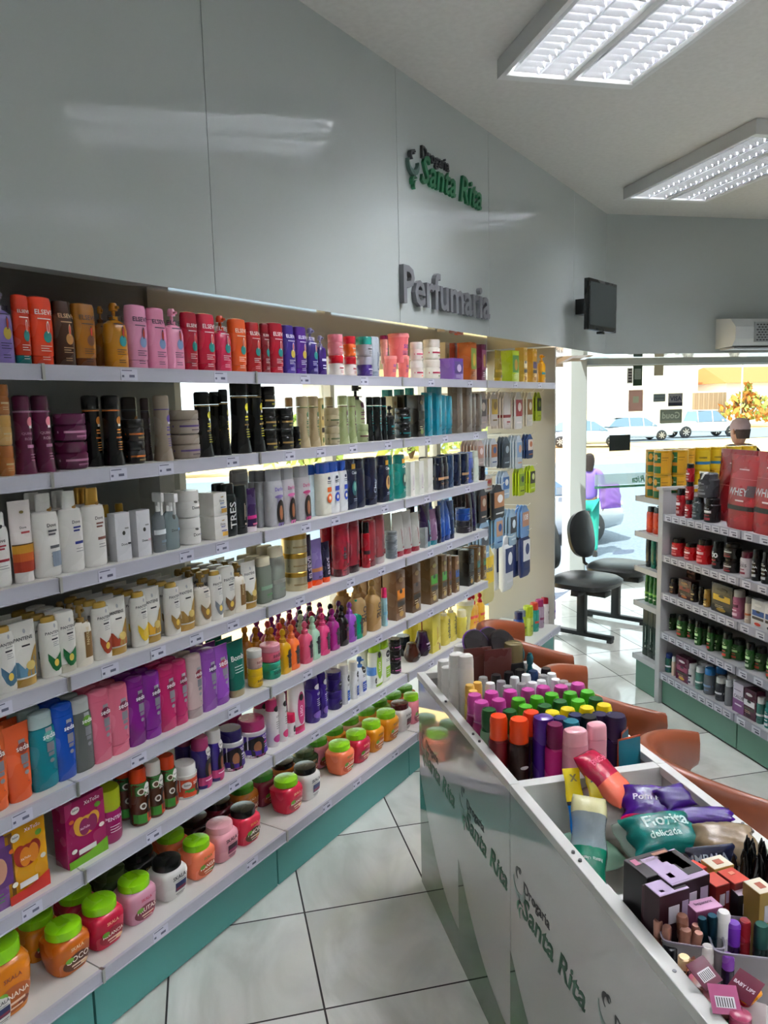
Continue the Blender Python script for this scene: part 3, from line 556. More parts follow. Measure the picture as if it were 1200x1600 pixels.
# cars
def car(name, x, y, z, rz, L, body, label, pickup=False, cat='car'):
    e = empty(name, (x, y, z), rz); tag(e, label, cat); Wd = .86
    bm = bmesh.new(); st = [(-.5, .42, .52, .78), (-.485, .30, .62, .90), (-.42, .24, .84, .97), (-.25, .22, .92, 1), (.0, .20, .93, 1), (.2, .20, .92, 1), (.3, .22, .86, 1), (.42, .26, .76, .94), (.485, .30, .66, .84), (.5, .40, .58, .76)]
    if pickup: st = [(-.5, .45, .95, .95), (-.49, .42, .98, .98), (-.1, .36, 1.0, 1), (.0, .34, 1.0, 1), (.2, .34, 1.0, 1), (.3, .34, .98, 1), (.44, .36, .90, .96), (.49, .40, .80, .9), (.5, .48, .7, .86)]
    pr = None
    for (u, zb, zt, wf) in st:
        hw = Wd*wf; v = [bm.verts.new((u*L, a*hw, b_)) for a, b_ in ((-1, zb+.08), (-1, (zb+zt)/2), (-.97, zt-.08), (-.80, zt), (0, zt+.03), (.80, zt), (.97, zt-.08), (1, (zb+zt)/2), (1, zb+.08), (.9, zb), (0, zb), (-.9, zb))]
        if pr:
            for i in range(12): bm.faces.new((pr[i], pr[(i+1) % 12], v[(i+1) % 12], v[i]))
        else: bm.faces.new(v[::-1])
        pr = v
    bm.faces.new(pr); link('body', finish(bm, 'car_body', [M(body, 'gl')], True, 50), e)
    zr = 1.72 if pickup else 1.46; zb = .98 if pickup else .88
    cab = [(-.44, 0), (-.33, .85), (-.22, 1), (.02, 1), (.10, .9), (.26, 0)] if not pickup else [(-.16, 0), (-.12, .95), (.0, 1), (.08, 1), (.14, .9), (.26, 0)]
    for nm, sc, mt_, z0, z1 in (('cabin_glass', 1.0, '5f7890', zb, zr-.06), ('roof', .98, body, zr-.08, zr)):
        bm = bmesh.new(); pr = None
        for (u, t) in (cab if nm == 'cabin_glass' else cab[1:-1]):
            zt = z0+(z1-z0)*t; w0, w1_ = Wd*.93, Wd*(.93-.17*t)
            v = [bm.verts.new((u*L, a, b_)) for a, b_ in ((-w0 if nm == 'cabin_glass' else -w1_, z0 if nm == 'cabin_glass' else zt-.05), (-w1_, zt), (w1_, zt), (w0 if nm == 'cabin_glass' else w1_, z0 if nm == 'cabin_glass' else zt-.05))]
            if pr:
                for i in range(4): bm.faces.new((pr[i], pr[(i+1) % 4], v[(i+1) % 4], v[i]))
            else: bm.faces.new(v[::-1])
            pr = v
        bm.faces.new(pr); link(nm, finish(bm, nm, [M(mt_, 'gl')], True, 30), e)
    bm = bmesh.new()
    for u in (-.14, .06):
        for s in (-1, 1): tube(bm, [(u*L, s*Wd*.94, zb), (u*L-.02, s*Wd*.78, zr-.04)], .03, 6)
    link('pillar', finish(bm, 'pillar', [M(body, 'gl')]), e)
    R = .37 if pickup else .31
    for u in (-.31, .31):
        for s in (-1, 1):
            bm = bmesh.new(); loft(bm, [(-.10, R*.9, R*.9, 2), (-.08, R, R, 2), (.08, R, R, 2), (.10, R*.9, R*.9, 2)], 24)
            wm = finish(bm, 'wheel', [M('1b1c1f', 'sa')]); wo = link('wheel', wm, e, mat=Matrix.Translation((u*L, s*(Wd-.06), R)) @ Matrix.Rotation(math.pi/2, 4, 'X'))
            bm = bmesh.new(); loft(bm, [(-.104, R*.62, R*.62, 2), (.104, R*.62, R*.62, 2)], 20)
            for i in range(7):
                a = i*2*math.pi/7; k = len(bm.verts); bx(bm, R*.1, R*.64, -R*.055, R*.055, -.118, .118, 1); xf(bm, Matrix.Rotation(a, 4, 'Z'), k)
            link('rim', finish(bm, 'rim', [M('3a3c40', 'me'), M('c2c6ca', 'me')]), wo)
    bm = bmesh.new()
    for s in (-1, 1): k = len(bm.verts); bx(bm, .455*L, .492*L, s*Wd*.62-.13, s*Wd*.62+.13, (zb-.30), (zb-.17), 0, .02)
    link('headlight', finish(bm, 'lamp', [M('e6edf2', 'ch')]), e)
    bm = bmesh.new(); bx(bm, .47*L, .503*L, -.42, .42, .36, .56, 0, .02); link('grille', finish(bm, 'grille', [M('24262a', 'sa')]), e)
    bm = bmesh.new()
    for s in (-1, 1): bx(bm, .17*L, .20*L, s*Wd*.98-.05, s*Wd*.98+.10*s+.05, zb+.02, zb+.14, 0, .02)
    link('side_mirror', finish(bm, 'mirror', [M(body, 'gl')]), e)
car('hatchback', 25.6, 42.5, GZ, math.radians(-8), 4.3, 'c3ccd4', 'silver hatchback parked across the street, left of the white pickup')
car('pickup_truck', 31.0, 43.6, GZ, math.radians(-4), 5.0, 'e8e8e4', 'white pickup truck parked across the street, right of the hatchback', True, 'truck')
car('sedan', 20.3, 38.5, GZ, math.radians(-28), 4.3, '9fb0c2', 'blue grey car on the road at the left window edge')
car('parked_car', 5.05, 12.75, GZ, math.radians(-3), 4.1, 'a3abb2', 'grey car parked right outside behind the waiting bench')
# ================================================================ WALL SHELVING UNITS
SZ = [1.820, 1.556, 1.291, 1.031, .746, .498, .228]
SN = ['top wall shelf', 'second wall shelf', 'third wall shelf', 'fourth wall shelf', 'fifth wall shelf', 'sixth wall shelf', 'bottom wall shelf']
SEAM = [-1.74, -.795, -.018, .925, 1.81, 2.87]
rnd = random.Random(5)
def price_tags(parent, F, a0, a1, zt, n, count, rn):
    for i in range(count):
        a = a0+(a1-a0)*(i+.5+rn.uniform(-.2, .2))/count
        bm = bmesh.new(); w_ = .028
        fbox(F, bm, a-w_, a+w_, n+.0005, n+.0016, zt-.034, zt-.004, 0)
        for k, (u0, u1, v0, v1) in enumerate(((-.024, .01, -.009, -.0065), (-.024, -.017, -.026, -.020), (0, .018, -.026, -.019))):
            fbox(F, bm, a+u0, a+u1, n+.0016, n+.0019, zt+v0, zt+v1, 1)
        link('price_tag', finish(bm, 'tag', [M('d2d2e0', 'pr'), M('6c6c84', 'pr')], False), parent)
def wall_unit(i, label):
    a0, a1 = SEAM[i], SEAM[i+1]; pegs = i == 4
    e = empty('shelving_unit', W((a0+a1)/2, -.2, 0)); tag(e, label, 'shelf unit', 'wall shelving units'); inv = Matrix.Translation(-e.location)
    def part(nm, boxes, mats, parent=None, bev=0):
        bm = bmesh.new()
        for b in boxes: fbox(WALL, bm, *b[:6], b[6] if len(b) > 6 else 0, bev)
        xf(bm, inv); return link(nm, finish(bm, nm, mats, False), parent or e)
    if i <= 1: part('back_panel', [(a0+.002, a1, -.385, -.375, .1, 1.98)], [grey])
    part('upright', [(a0-.0+.001, a0+.03, -.415, -.375, 0, 1.93)], [white])
    for k, z in enumerate(SZ):
        if pegs and 0 < k < 6: continue
        dpt = .36 if k < 6 else .40; lip = 0 if k < 6 else .045
        s = part('shelf', [(a0+.002, a1-.002, -.375, -.004+lip, z-.018, z)], [M('d3d1cc', 'sa')])
        part('price_rail', [(a0+.004, a1-.004, -.004+lip, .004+lip, z-.034, z+.0005), (a0+.004, a1-.004, -.004+lip, .007+lip, z-.037, z-.034), (a0+.004, a1-.004, -.004+lip, .006+lip, z-.004, z+.001)], [rail_m], s)
        bm = bmesh.new(); dummy = None
        before = set(C.objects)
        price_tags(s, WALL, a0+.06, a1-.06, z, .004+lip, rnd.choice((2, 3, 3, 4)) if k else 2, rnd)
        for o in set(C.objects)-before:
            o.data.transform(inv)
        if k == 0: pass
    part('kick_panel', [(a0+.004, a1-.004, -.016, .0, .008, .190)], [teal_m])
    for z in SZ[:1 if pegs else 7]: part('clip', [(a0-.004, a0+.004, -.006+(.045 if z < .3 else 0), .009+(.045 if z < .3 else 0), z-.038, z+.003)], [M('b8b8b4', 'me')])
    if pegs:
        part('side_panel', [(a1-.004, a1+.018, GN+.03, .0, 0, 2.045)], [M('a29e96', 'sa')])
        for z in PEGZ:
            for a in PEGA[z]:
                bm = bmesh.new(); tube(bm, [W(a, -.375, z+.0), W(a, -.06, z+.006), W(a, -.045, z+.02)], .0025, 6); xf(bm, inv); link('display_hook', finish(bm, 'hook', [M('c9c9c6', 'me')]), e)
            part('hook_bar', [(a0+.02, a1-.02, -.375, -.366, z-.006, z+.006)], [white])
    return e
PEGA = {1.76: [1.93, 2.09, 2.27, 2.45, 2.63, 2.79], 1.50: [1.90, 2.08, 2.26, 2.46, 2.64], 1.30: [2.00, 2.25, 2.50, 2.68], 1.23: [1.93, 2.15], 1.06: [1.95, 2.15, 2.36, 2.56], .90: [2.00, 2.30, 2.58]}
PEGZ = list(PEGA)
for i, l in enumerate(['white shelving section at the left edge of the picture', 'white shelving section full of white and purple bottles', 'white middle shelving section in front of the bright glass', 'white shelving section with brown boxes and yellow bottles', 'white end section with hanging packs on hooks']): wall_unit(i, l)
def e_(xl, xr, yt, body, txt, d, k='inv', c2=None, cap=None, **o): return (k, xl, xr, yt, body, cap or body, 'els:%s:%s' % (txt, c2 or '1e8f8c'), d, o)
row(WALL, SN[0], SZ[0], [
 e_(-8, 29, 452, '9583c4', '2b2350', 'lavender pump bottle', 'pump', 'c8b04a', 'b5b0c9'),
 e_(29, 55, 460, 'cf3f1c', 'f4e6da', 'deep orange conditioner bottle', cap='1e7f80'),
 e_(54, 92, 463, 'e2481a', 'f8eee2', 'bright orange shampoo bottle'),
 e_(91, 124, 470, '4e2810', 'd9b088', 'dark brown shampoo bottle', 'bot', 'c08a48'),
 e_(123, 158, 474, 'ad7420', '2e1a0c', 'ochre conditioner bottle', c2='7a4a18', cap='7a4416'),
 e_(157, 176, 478, 'a8721e', '3a220c', 'ochre pump bottle standing back', 'pump', n=-.09),
 e_(174, 207, 473, 'c48a22', '2e1a0c', 'gold pump bottle', 'pump'),
 e_(207, 238, 476, 'eaa6c4', '38304c', 'pink shampoo bottle with silver flower print', c2='8ea4cc'),
 e_(238, 267, 481, 'ef9fc0', '38304c', 'pink conditioner bottle', 'bot', '8ea4cc'),
 e_(266, 294, 482, 'f2aac6', '38304c', 'pink pump bottle', 'pump', '8ea4cc'),
 e_(292, 315, 487, 'b01438', 'fae8ee', 'crimson shampoo bottle'), e_(315, 343, 490, 'c41c44', 'fae8ee', 'cherry red conditioner bottle'),
 e_(341, 367, 493, 'c42c58', 'fae8ee', 'raspberry pump bottle with orange head', 'pump', cap='d2501e'),
 e_(363, 391, 498, 'e0642a', 'fff0e0', 'orange shampoo bottle beside raspberry one'),
 e_(390, 413, 503, 'a81c24', 'f6e0e0', 'blood red shampoo bottle', 'bot'), e_(412, 425, 505, '8a1224', 'f6e0e0', 'narrow dark red bottle', 'bot'), e_(424, 448, 504, 'b21434', 'fae8ee', 'ruby conditioner bottle'),
 e_(447, 466, 508, '4a3490', 'f2ecff', 'indigo shampoo bottle', 'bot', 'c9b04a'), e_(466, 484, 510, '5c2c90', 'f2ecff', 'violet conditioner bottle', 'inv', 'c9b04a'), e_(484, 501, 512, '42307e', 'f2ecff', 'dark violet pump bottle', 'pump', cap='8a86b0'),
 ('pump', 500, 514, 524, '46287a', '9c98b4', 'jlab:E:e8e0ff', 'small violet spray bottle'),
 ('jar', 513, 537, 522, 'eee8e6', 'c42236', 'jlab:care:b02a3a', 'white jar with red lid below pink jar', dict(st=[('jar', 'e9909c', 'e78a9a', 'jlab:rosa:f6e8ea', 'pink jar stacked on white jar')])),
 ('jar', 537, 557, 525, 'ece6e4', 'b81c30', 'jlab:care:b02a3a', 'white jar with dark red lid below orange jar', dict(st=[('jar', 'dc6a26', 'c82438', 'jlab:oil:fbe8d8', 'orange jar with red lid')])),
 ('jar', 557, 582, 526, '4e3482', 'b0aebb', 'jlab:ice:e8e0f4', 'purple jar with grey lid', dict(st=[('jar', 'a7a5ac', '2e9a8e', 'jlab:zen:3a3a40', 'grey jar with teal lid')])),
 ('inv', 581, 597, 526, 'c3c9d2', '9aa4b4', 'vt:AQUA:5a6a80', 'pale grey conditioner bottle'),
 ('tub', 597, 621, 556, 'f08c86', 'f5a09a', 'txt:SOS:5a3aa0:.5:.8', 'pink tub low on the left'), ('tub', 621, 640, 556, 'ef8a86', 'f5a09a', 'txt:SOS:5a3aa0:.5:.8', 'pink tub low on the right'),
 ('tub', 594, 607, 524, 'f2aaa0', 'a4205e', 'txt:SOS:5a3aa0:.5:.8', 'pink tub with purple lid up on the others', dict(z=.062, n=-.06)), ('tub', 605, 640, 521, 'f3858a', 'f59a9a', 'txt:SOS:5a3aa0:.5:.8', 'large pink tub up on the others', dict(z=.068)),
 ('jar', 641, 661, 534, 'efe9e2', 'f2efec', 'band:c02a5c:e86a3a', 'white jar with magenta band below another', dict(st=[('jar', 'efe6e0', 'f4f0ec', 'band:e06a8a:c02a5c', 'white jar with rose band on top')])),
 ('jar', 661, 688, 530, 'f1ede4', 'ece4dc', 'band:b8204e:6a8a3a', 'cream jar with crimson band below another', dict(st=[('jar', 'f1ede4', 'f0e9e2', 'band:b8204e:6a8a3a', 'cream jar with crimson band on top')])),
 ('box', 688, 703, 535, 'd8cdb4', '', 'pic:c8b890:8a7a50:6a5a3a', 'cream box behind the violet box', dict(n=-.17)), ('box', 705, 715, 536, '9a3a2c', '', '', 'brick red box at the back', dict(n=-.17)), ('box', 714, 725, 536, 'd0602c', '', '', 'orange box at the back', dict(n=-.17)),
 ('box', 690, 724, 560, '8a62b2', '', 'pic:5c3c88:e8d8f4:efe4f8', 'low violet box with three bottle windows'),
 ('box', 724, 745, 535, 'bc6a30', '', 'pic:8ca03a:d8b040:3a2a10', 'orange and green patterned box'), ('box', 744, 760, 538, '6e3050', '', 'pic:8a3a6a:c09a40:e8d0d8', 'plum patterned box'),
 ('tube', 768, 788, 547, 'a08a2a', 'd4b32e', 'band:c8a83a:5a4a10', 'olive gold tube'), ('box', 787, 811, 548, 'b2c62c', '', 'pic:5a9a34:c9a02e:f0f4c0', 'lime green box with cut window'),
 ('box', 811, 824, 543, 'd6b05c', '', 'bx:e8d8b0:b07a30:c89a50', 'left pale gold box'), ('box', 824, 839, 545, 'd2a646', '', 'bx:5a3a70:b07a30:c89a50', 'right pale gold box with violet band'),
 ('pump', 840, 854, 554, 'e2a81c', 'd69a18', 'band:2a8a8c:e8d020', 'yellow pump bottle by the end panel')])
def f_(xl, xr, yt, body, dot, bd, d, **o): return ('flare', xl, xr, yt, body, o.pop('cap', body), 'salon:%s:%s' % (dot, bd), d, o)
def js(xl, xr, yt, cols, d, fam='jlab:care:c9b48a', **o):
    nm = {2: ['lower', 'upper'], 3: ['lowest', 'middle', 'uppermost'], 4: ['lowest', 'second', 'third', 'uppermost']}[len(cols)]
    L = [('jar', c.split('/')[0], c.split('/')[-1], fam, '%s %s' % (nm[i], d)) for i, c in enumerate(cols)]
    o['st'] = L[1:]; return (L[0][0], xl, xr, yt, *L[0][1:], o)
row(WALL, SN[1], SZ[1], [
 js(-4, 23, 600, ['b4763c/b07038', 'c9a468/c8a05c', 'a8703c/a06834'], 'bronze jar of a stack of three'),
 ('flare', 24, 58, 617, '6a1e4a', '5e1a42', 'quin', 'plum salon bottle at the left'), ('flare', 52, 87, 617, '6a1e4a', '5e1a42', 'quin', 'plum salon bottle on the right'),
 js(87, 137, 645, ['641a48', '6a2050'], 'plum jar of a pair', 'band:c890ae:c890ae'),
 f_(130, 164, 617, '15161a', 'c8812e', 'c8762e', 'black salon bottle with orange ring', n=-.06), f_(160, 196, 617, '15161a', 'c8812e', 'c8762e', 'black salon bottle with orange ring in front'),
 f_(190, 222, 620, '4c423e', 'c8812e', '2a1c30', 'brown black salon bottle', n=-.15), js(192, 227, 655, ['1c1a1c/161518', '201e20/1a181a'], 'black jar with orange band of a pair', 'band:c8762e:b09a6a'), f_(222, 240, 622, '54484a', '8a7a96', '3a2a4a', 'smoky salon bottle standing back', n=-.09),
 f_(240, 272, 617, 'a99c8c', '5a3f94', '4a2f7a', 'taupe salon bottle with violet ring'), js(262, 313, 640, ['a2968a', 'a79c90'], 'taupe jar with violet band of a pair', 'band:5a3f80:4a3a4a'),
 f_(303, 335, 612, '101114', 'c9c23c', 'b89a5c', 'first black salon bottle with gold ring'), f_(328, 352, 612, '101114', 'c9c23c', 'b89a5c', 'second black salon bottle with gold ring', n=-.05), f_(343, 362, 608, '131416', 'b8b060', 'b89a5c', 'black pump type bottle with grey dot', n=-.03),
 f_(358, 394, 596, '0e0f12', 'd8cf34', 'b89a5c', 'tall black bottle with yellow dot'), f_(384, 416, 596, '0e0f12', 'd8cf34', 'b89a5c', 'tall black bottle with yellow dot on the right'),
 js(405, 433, 603, ['141414/101010', '141414/101010', '1a1816/141210'], 'black jar with gold rim of three', 'band:b89a5c:c9c23c'), js(428, 459, 637, ['141516/101112', '141516/101112'], 'black jar with gold line of a pair', 'band:b89a5c:9a8a50'),
 ('can', 457, 470, 666, '121314', '0c0d0e', 'jlab:o:c9c23c', 'small black oil bottle'),
 f_(445, 462, 621, 'a58a6c', '3a6a3c', '3a5a2c', 'tan salon bottle standing back', n=-.15), f_(461, 486, 619, 'b8a98a', '2f6a3c', '4f6a34', 'khaki salon bottle with green dot'), f_(479, 502, 619, 'b3a384', '2f6a3c', '4f6a34', 'khaki salon bottle beside cream box'),
 ('box', 497, 508, 622, 'd8c896', '', 'bx:c8b070:5a7a3c:2f6a3c', 'cream carton with green dot', dict(n=-.05)), f_(507, 524, 620, 'b0a58a', '7a3448', '6a2c3c', 'grey khaki salon bottle standing back', n=-.13), js(505, 531, 637, ['aaa084', 'b4a98c'], 'khaki jar of a pair', 'band:5a6a44:6a5a40'),
 f_(526, 547, 618, 'a9b488', '6a3450', '6a2c3c', 'sage green salon bottle'), f_(542, 559, 619, 'a5b084', '6a3450', '6a2c3c', 'sage green salon bottle on the right'), ('pump', 556, 575, 600, 'aab58c', '17181a', 'salon:6a3450:6a2c3c', 'sage bottle with black pump', dict(n=-.07)), ('jar', 557, 576, 663, 'a4af86', 'a9b48c', 'band:6a2c3c:5a5a44', 'low sage green jar'),
 f_(571, 585, 620, '14181a', '2f8f90', '2f8f90', 'black salon bottle with teal ring', n=-.05), f_(580, 598, 620, '14181a', '2f8f90', '2f8f90', 'black salon bottle with teal ring in front'), f_(594, 606, 620, '16191b', '2f8f90', '2f8f90', 'narrow black salon bottle'),
 ('pump', 604, 620, 634, '121416', '0e0f10', 'jlab:o:2f8f90', 'small black pump bottle'), js(617, 642, 637, ['14181a', '14181a'], 'black jar with teal band of a pair', 'band:2f8f90:2f8f90'),
 ('box', 604, 622, 619, 'c9c2a4', '', 'bx:b8b090:6a6a50', 'beige carton behind black pump', dict(n=-.15)), ('box', 622, 642, 617, '232120', '', 'vt:REVIT:b8a890', 'black carton standing back', dict(n=-.12)), ('box', 641, 664, 617, '2a2622', '', 'bx:3a3a2c:8a9a5a:6a5a3a', 'black carton with olive leaf')] +
 [('box', a, b, c, '1e8288', '', '', d, dict(n=-.2)) for a, b, c, d in ((600, 615, 609, 'teal carton first at the back'), (619, 633, 608, 'teal carton second at the back'), (636, 648, 606, 'teal carton third at the back'))] +
 [('box', 662, 676, 613, '1c8ba0', '', 'vt:CURLS:0f4a5c', 'teal carton first of the tall row'), ('box', 672, 691, 604, '1c8ba0', '', 'vt:CURLS:0f4a5c', 'teal carton tallest in the row'), ('inv', 686, 701, 617, '1d90a6', '17788c', 'vt:CURLS:0f4a5c', 'teal conditioner bottle'), ('inv', 697, 710, 618, '1d90a6', '17788c', 'vt:CURLS:0f4a5c', 'teal conditioner bottle on the right'),
 ('box', 705, 723, 604, '7c6e62', '', 'vt:LISS:4a4038', 'taupe carton first of the row'), ('box', 719, 738, 604, '7c6e62', '', 'vt:LISS:4a4038', 'taupe carton tall in front'), ('inv', 733, 747, 614, '776a5e', '6a5e54', 'vt:LISS:4a4038', 'taupe conditioner bottle'), ('inv', 744, 756, 614, '776a5e', '6a5e54', 'vt:LISS:4a4038', 'taupe conditioner bottle on the right')])
def d_(xl, xr, yt, d, c='c04a5a', b='2f5aa8', cap='f2f1ee', **o): return ('lotion', xl, xr, yt, 'eceae6', cap, 'dove:%s:%s:%s' % ('a8803a', b, o.pop('pic', '')), d, o)
row(WALL, SN[2], SZ[2], [
 ('bot', -24, 25, 800, 'eceae6', 'f0efec', 'dove:2b2b33:b02a40', 'white lotion bottle with red stripe', dict(rows=1)),
 ('tube', 27, 62, 782, 'eee6e4', 'f2f0ee', 'dovt', 'white tube over amber body', dict()),
 d_(61, 103, 770, 'white shampoo bottle with grey square print', b='6a6a70', pic='8a96a4', rows=1), d_(102, 139, 767, 'white shampoo bottle with navy stripe', b='2a3a8c', rows=1), d_(138, 174, 762, 'white shampoo bottle with gold cap', b='8a5a4a', cap='c89a4a', rows=1, ck='me'),
 ('box', 172, 207, 801, 'dcdce0', '', 'dovej:3a3a4a', 'white carton with grey lower half'), ('box', 205, 238, 796, 'dedee2', '', 'dovej:e0b8c4', 'white carton with pink lower half'),
 ('can', 160, 176, 788, 'e6e4de', 'b8923c', '', 'white serum bottle with gold cap', dict(n=-.13, ck='me')), ('can', 183, 198, 786, 'e6e4de', 'b8923c', '', 'white serum bottle behind the carton', dict(n=-.13, ck='me')),
 ('box', 226, 278, 737, 'dddcd8', '', 'dovej:c86a50', 'tall white carton standing at the back', dict(n=-.22, d=.10)),
 ('trig', 246, 264, 769, 'b9c0c4', 'f0f0ee', 'band:dfe4e6:7a8a96', 'clear trigger spray bottle', dict(bk='cl')), ('trig', 262, 286, 770, 'c8d8dc', 'f2f2f0', 'dovej:5a9ac8', 'clear trigger spray with blue print', dict(bk='cl')),
 ('jar', 276, 314, 765, 'edebe8', 'f1efec', 'dovej:4a6aa0', 'lower white mask jar of a pair', dict(st=[('jar', 'edebe8', 'f1efec', 'dovej:b04a4a', 'upper white mask jar of a pair')])),
 ('box', 312, 357, 768, 'e9e7e2', '', 'dove:b08a3a:2a3aa0:c9a24a', 'lower white carton with navy band', dict(d=.07, st=[('box', 'e9e7e2', '', 'dove:b08a3a:3a6ab0:c9a24a', 'upper white carton with blue band')])),
 ('bot', 354, 375, 755, '20282a', '1a1e20', 'vt:TRES:d8d8d4:.5', 'black shampoo bottle with vertical white name', dict(rows=1)), ('inv', 372, 392, 757, '1e2628', '1e2628', 'vt:SALON:c9b8a4', 'black conditioner bottle'), ('tube', 388, 407, 763, '3a1e56', 'f0e6ee', 'band:d02a8c:e87aa0', 'purple and magenta tube'),
 ('inv', 371, 396, 733, '9a9ca0', '8e9094', 'darl:7a6a9a:6a5a8a', 'grey conditioner bottle standing back', dict(n=-.12)), ('bot', 396, 409, 735, '9c9ea2', '8e9094', '', 'grey bottle with no print showing', dict(n=-.08)), ('bot', 406, 421, 735, '9c9ea2', '8e9094', '', 'narrow grey bottle', dict(n=-.06)),
 ('bot', 417, 448, 733, 'c2c2c6', '8e9094', 'darl:6a5ab4:8a7ab0', 'silver bottle with woman in black afro', dict()), ('bot', 444, 466, 731, 'c2bfc4', '8e9094', 'darl:c04a8c:c86aa0', 'silver bottle with pink print'), ('bot', 461, 490, 728, 'c2c0c4', '8e9094', 'darl:c0407c:b8407a', 'silver bottle with long haired woman'),
 ('bot', 486, 497, 726, 'cfe2e8', '2a5cb0', '', 'pale blue bottle', dict(n=-.06)), ('bot', 493, 523, 723, 'e6e4d8', '1758b4', 'hs:e0702a', 'cream anti dandruff bottle with orange slice'), ('bot', 514, 535, 721, 'e6e8ea', '1a50a8', 'hs:2448b0', 'white anti dandruff bottle with blue name'), ('bot', 531, 547, 719, 'e6e8ea', '1c3c8c', 'hs:2448b0', 'small white anti dandruff bottle'),
 ('bot', 540, 562, 717, '1c2644', '1a2240', 'clear:2a6a6c:8ac0b0', 'navy bottle with yellow band'), ('bot', 558, 574, 716, '18223e', '18223e', '', 'plain navy bottle'), ('inv', 571, 594, 714, '1a2442', '18223e', 'vt:Clear:c8d0d8:.3', 'navy conditioner bottle'), ('bot', 590, 613, 712, '18203c', '1c2444', 'clear:c09a5c:6a4a2c', 'navy bottle with golden print'),
 ('bot', 607, 618, 711, '1a8a80', '17807a', '', 'teal bottle seen from the side'), ('bot', 616, 638, 710, '1a8c82', '1a8c82', 'clear:1c4a44:c8d8c0', 'teal bottle with leaf print'),
 ('box', 634, 649, 722, 'e8e8e2', '', 'vt:LUX:b08ab4:.4', 'first white carton with lilac print'), ('box', 647, 663, 720, 'e8e8e2', '', 'vt:LUX:b08ab4:.4', 'second white carton with lilac print'), ('box', 660, 677, 716, 'eae8e2', '', '', 'plain white carton'),
 ('bot', 674, 696, 714, '16203a', '1a2442', 'band:c89a6a:8a6a4a', 'navy bottle with bronze edge', dict(rows=2)), ('bot', 690, 703, 713, '1a1c2a', '1a1c2a', 'band:a88a6a:6a4a3a', 'black bottle with gold print', dict(rows=1)),
 ('inv', 699, 712, 710, '2c4666', '284060', '', 'steel blue bottle', dict(rows=1)), ('inv', 708, 723, 709, '182848', '16233e', 'vt:HOME:c0a870:.3', 'navy conditioner with vertical name', dict(rows=1)), ('inv', 719, 735, 708, '182848', '16233e', 'band:c8a070:c8a070', 'navy conditioner with gold band', dict(rows=1)),
 ('bot', 731, 742, 706, '5a6cb0', '8a9ad0', 'dotj:.:a03a5a', 'periwinkle blue bottle', dict(rows=1)), ('bot', 739, 750, 704, 'd2dcd0', 'd8e0d4', '', 'pale green bottle'), ('jar', 747, 758, 728, '241c28', '1c1620', 'dotj:.:c8c8c8', 'small black jar')])
def pn(k, xl, xr, yt, c, d, **o):
    cap = {'bot': 'c9a850', 'inv': 'd9d4c4', 'pump': 'a88a4c', 'tube': 'b8964a'}[k]
    return ('bots' if k == 'bot' else k, xl, xr, yt, 'eceae4', o.pop('cap', cap), ('pantt:' if k == 'tube' else 'pant:')+c, d, dict(rows=3, **o)) if k != 'pump' else (k, xl, xr, yt, 'e8e2d6', cap, 'pantb' if c == 'b' else 'pant:'+c, d, dict(rows=2, **o))
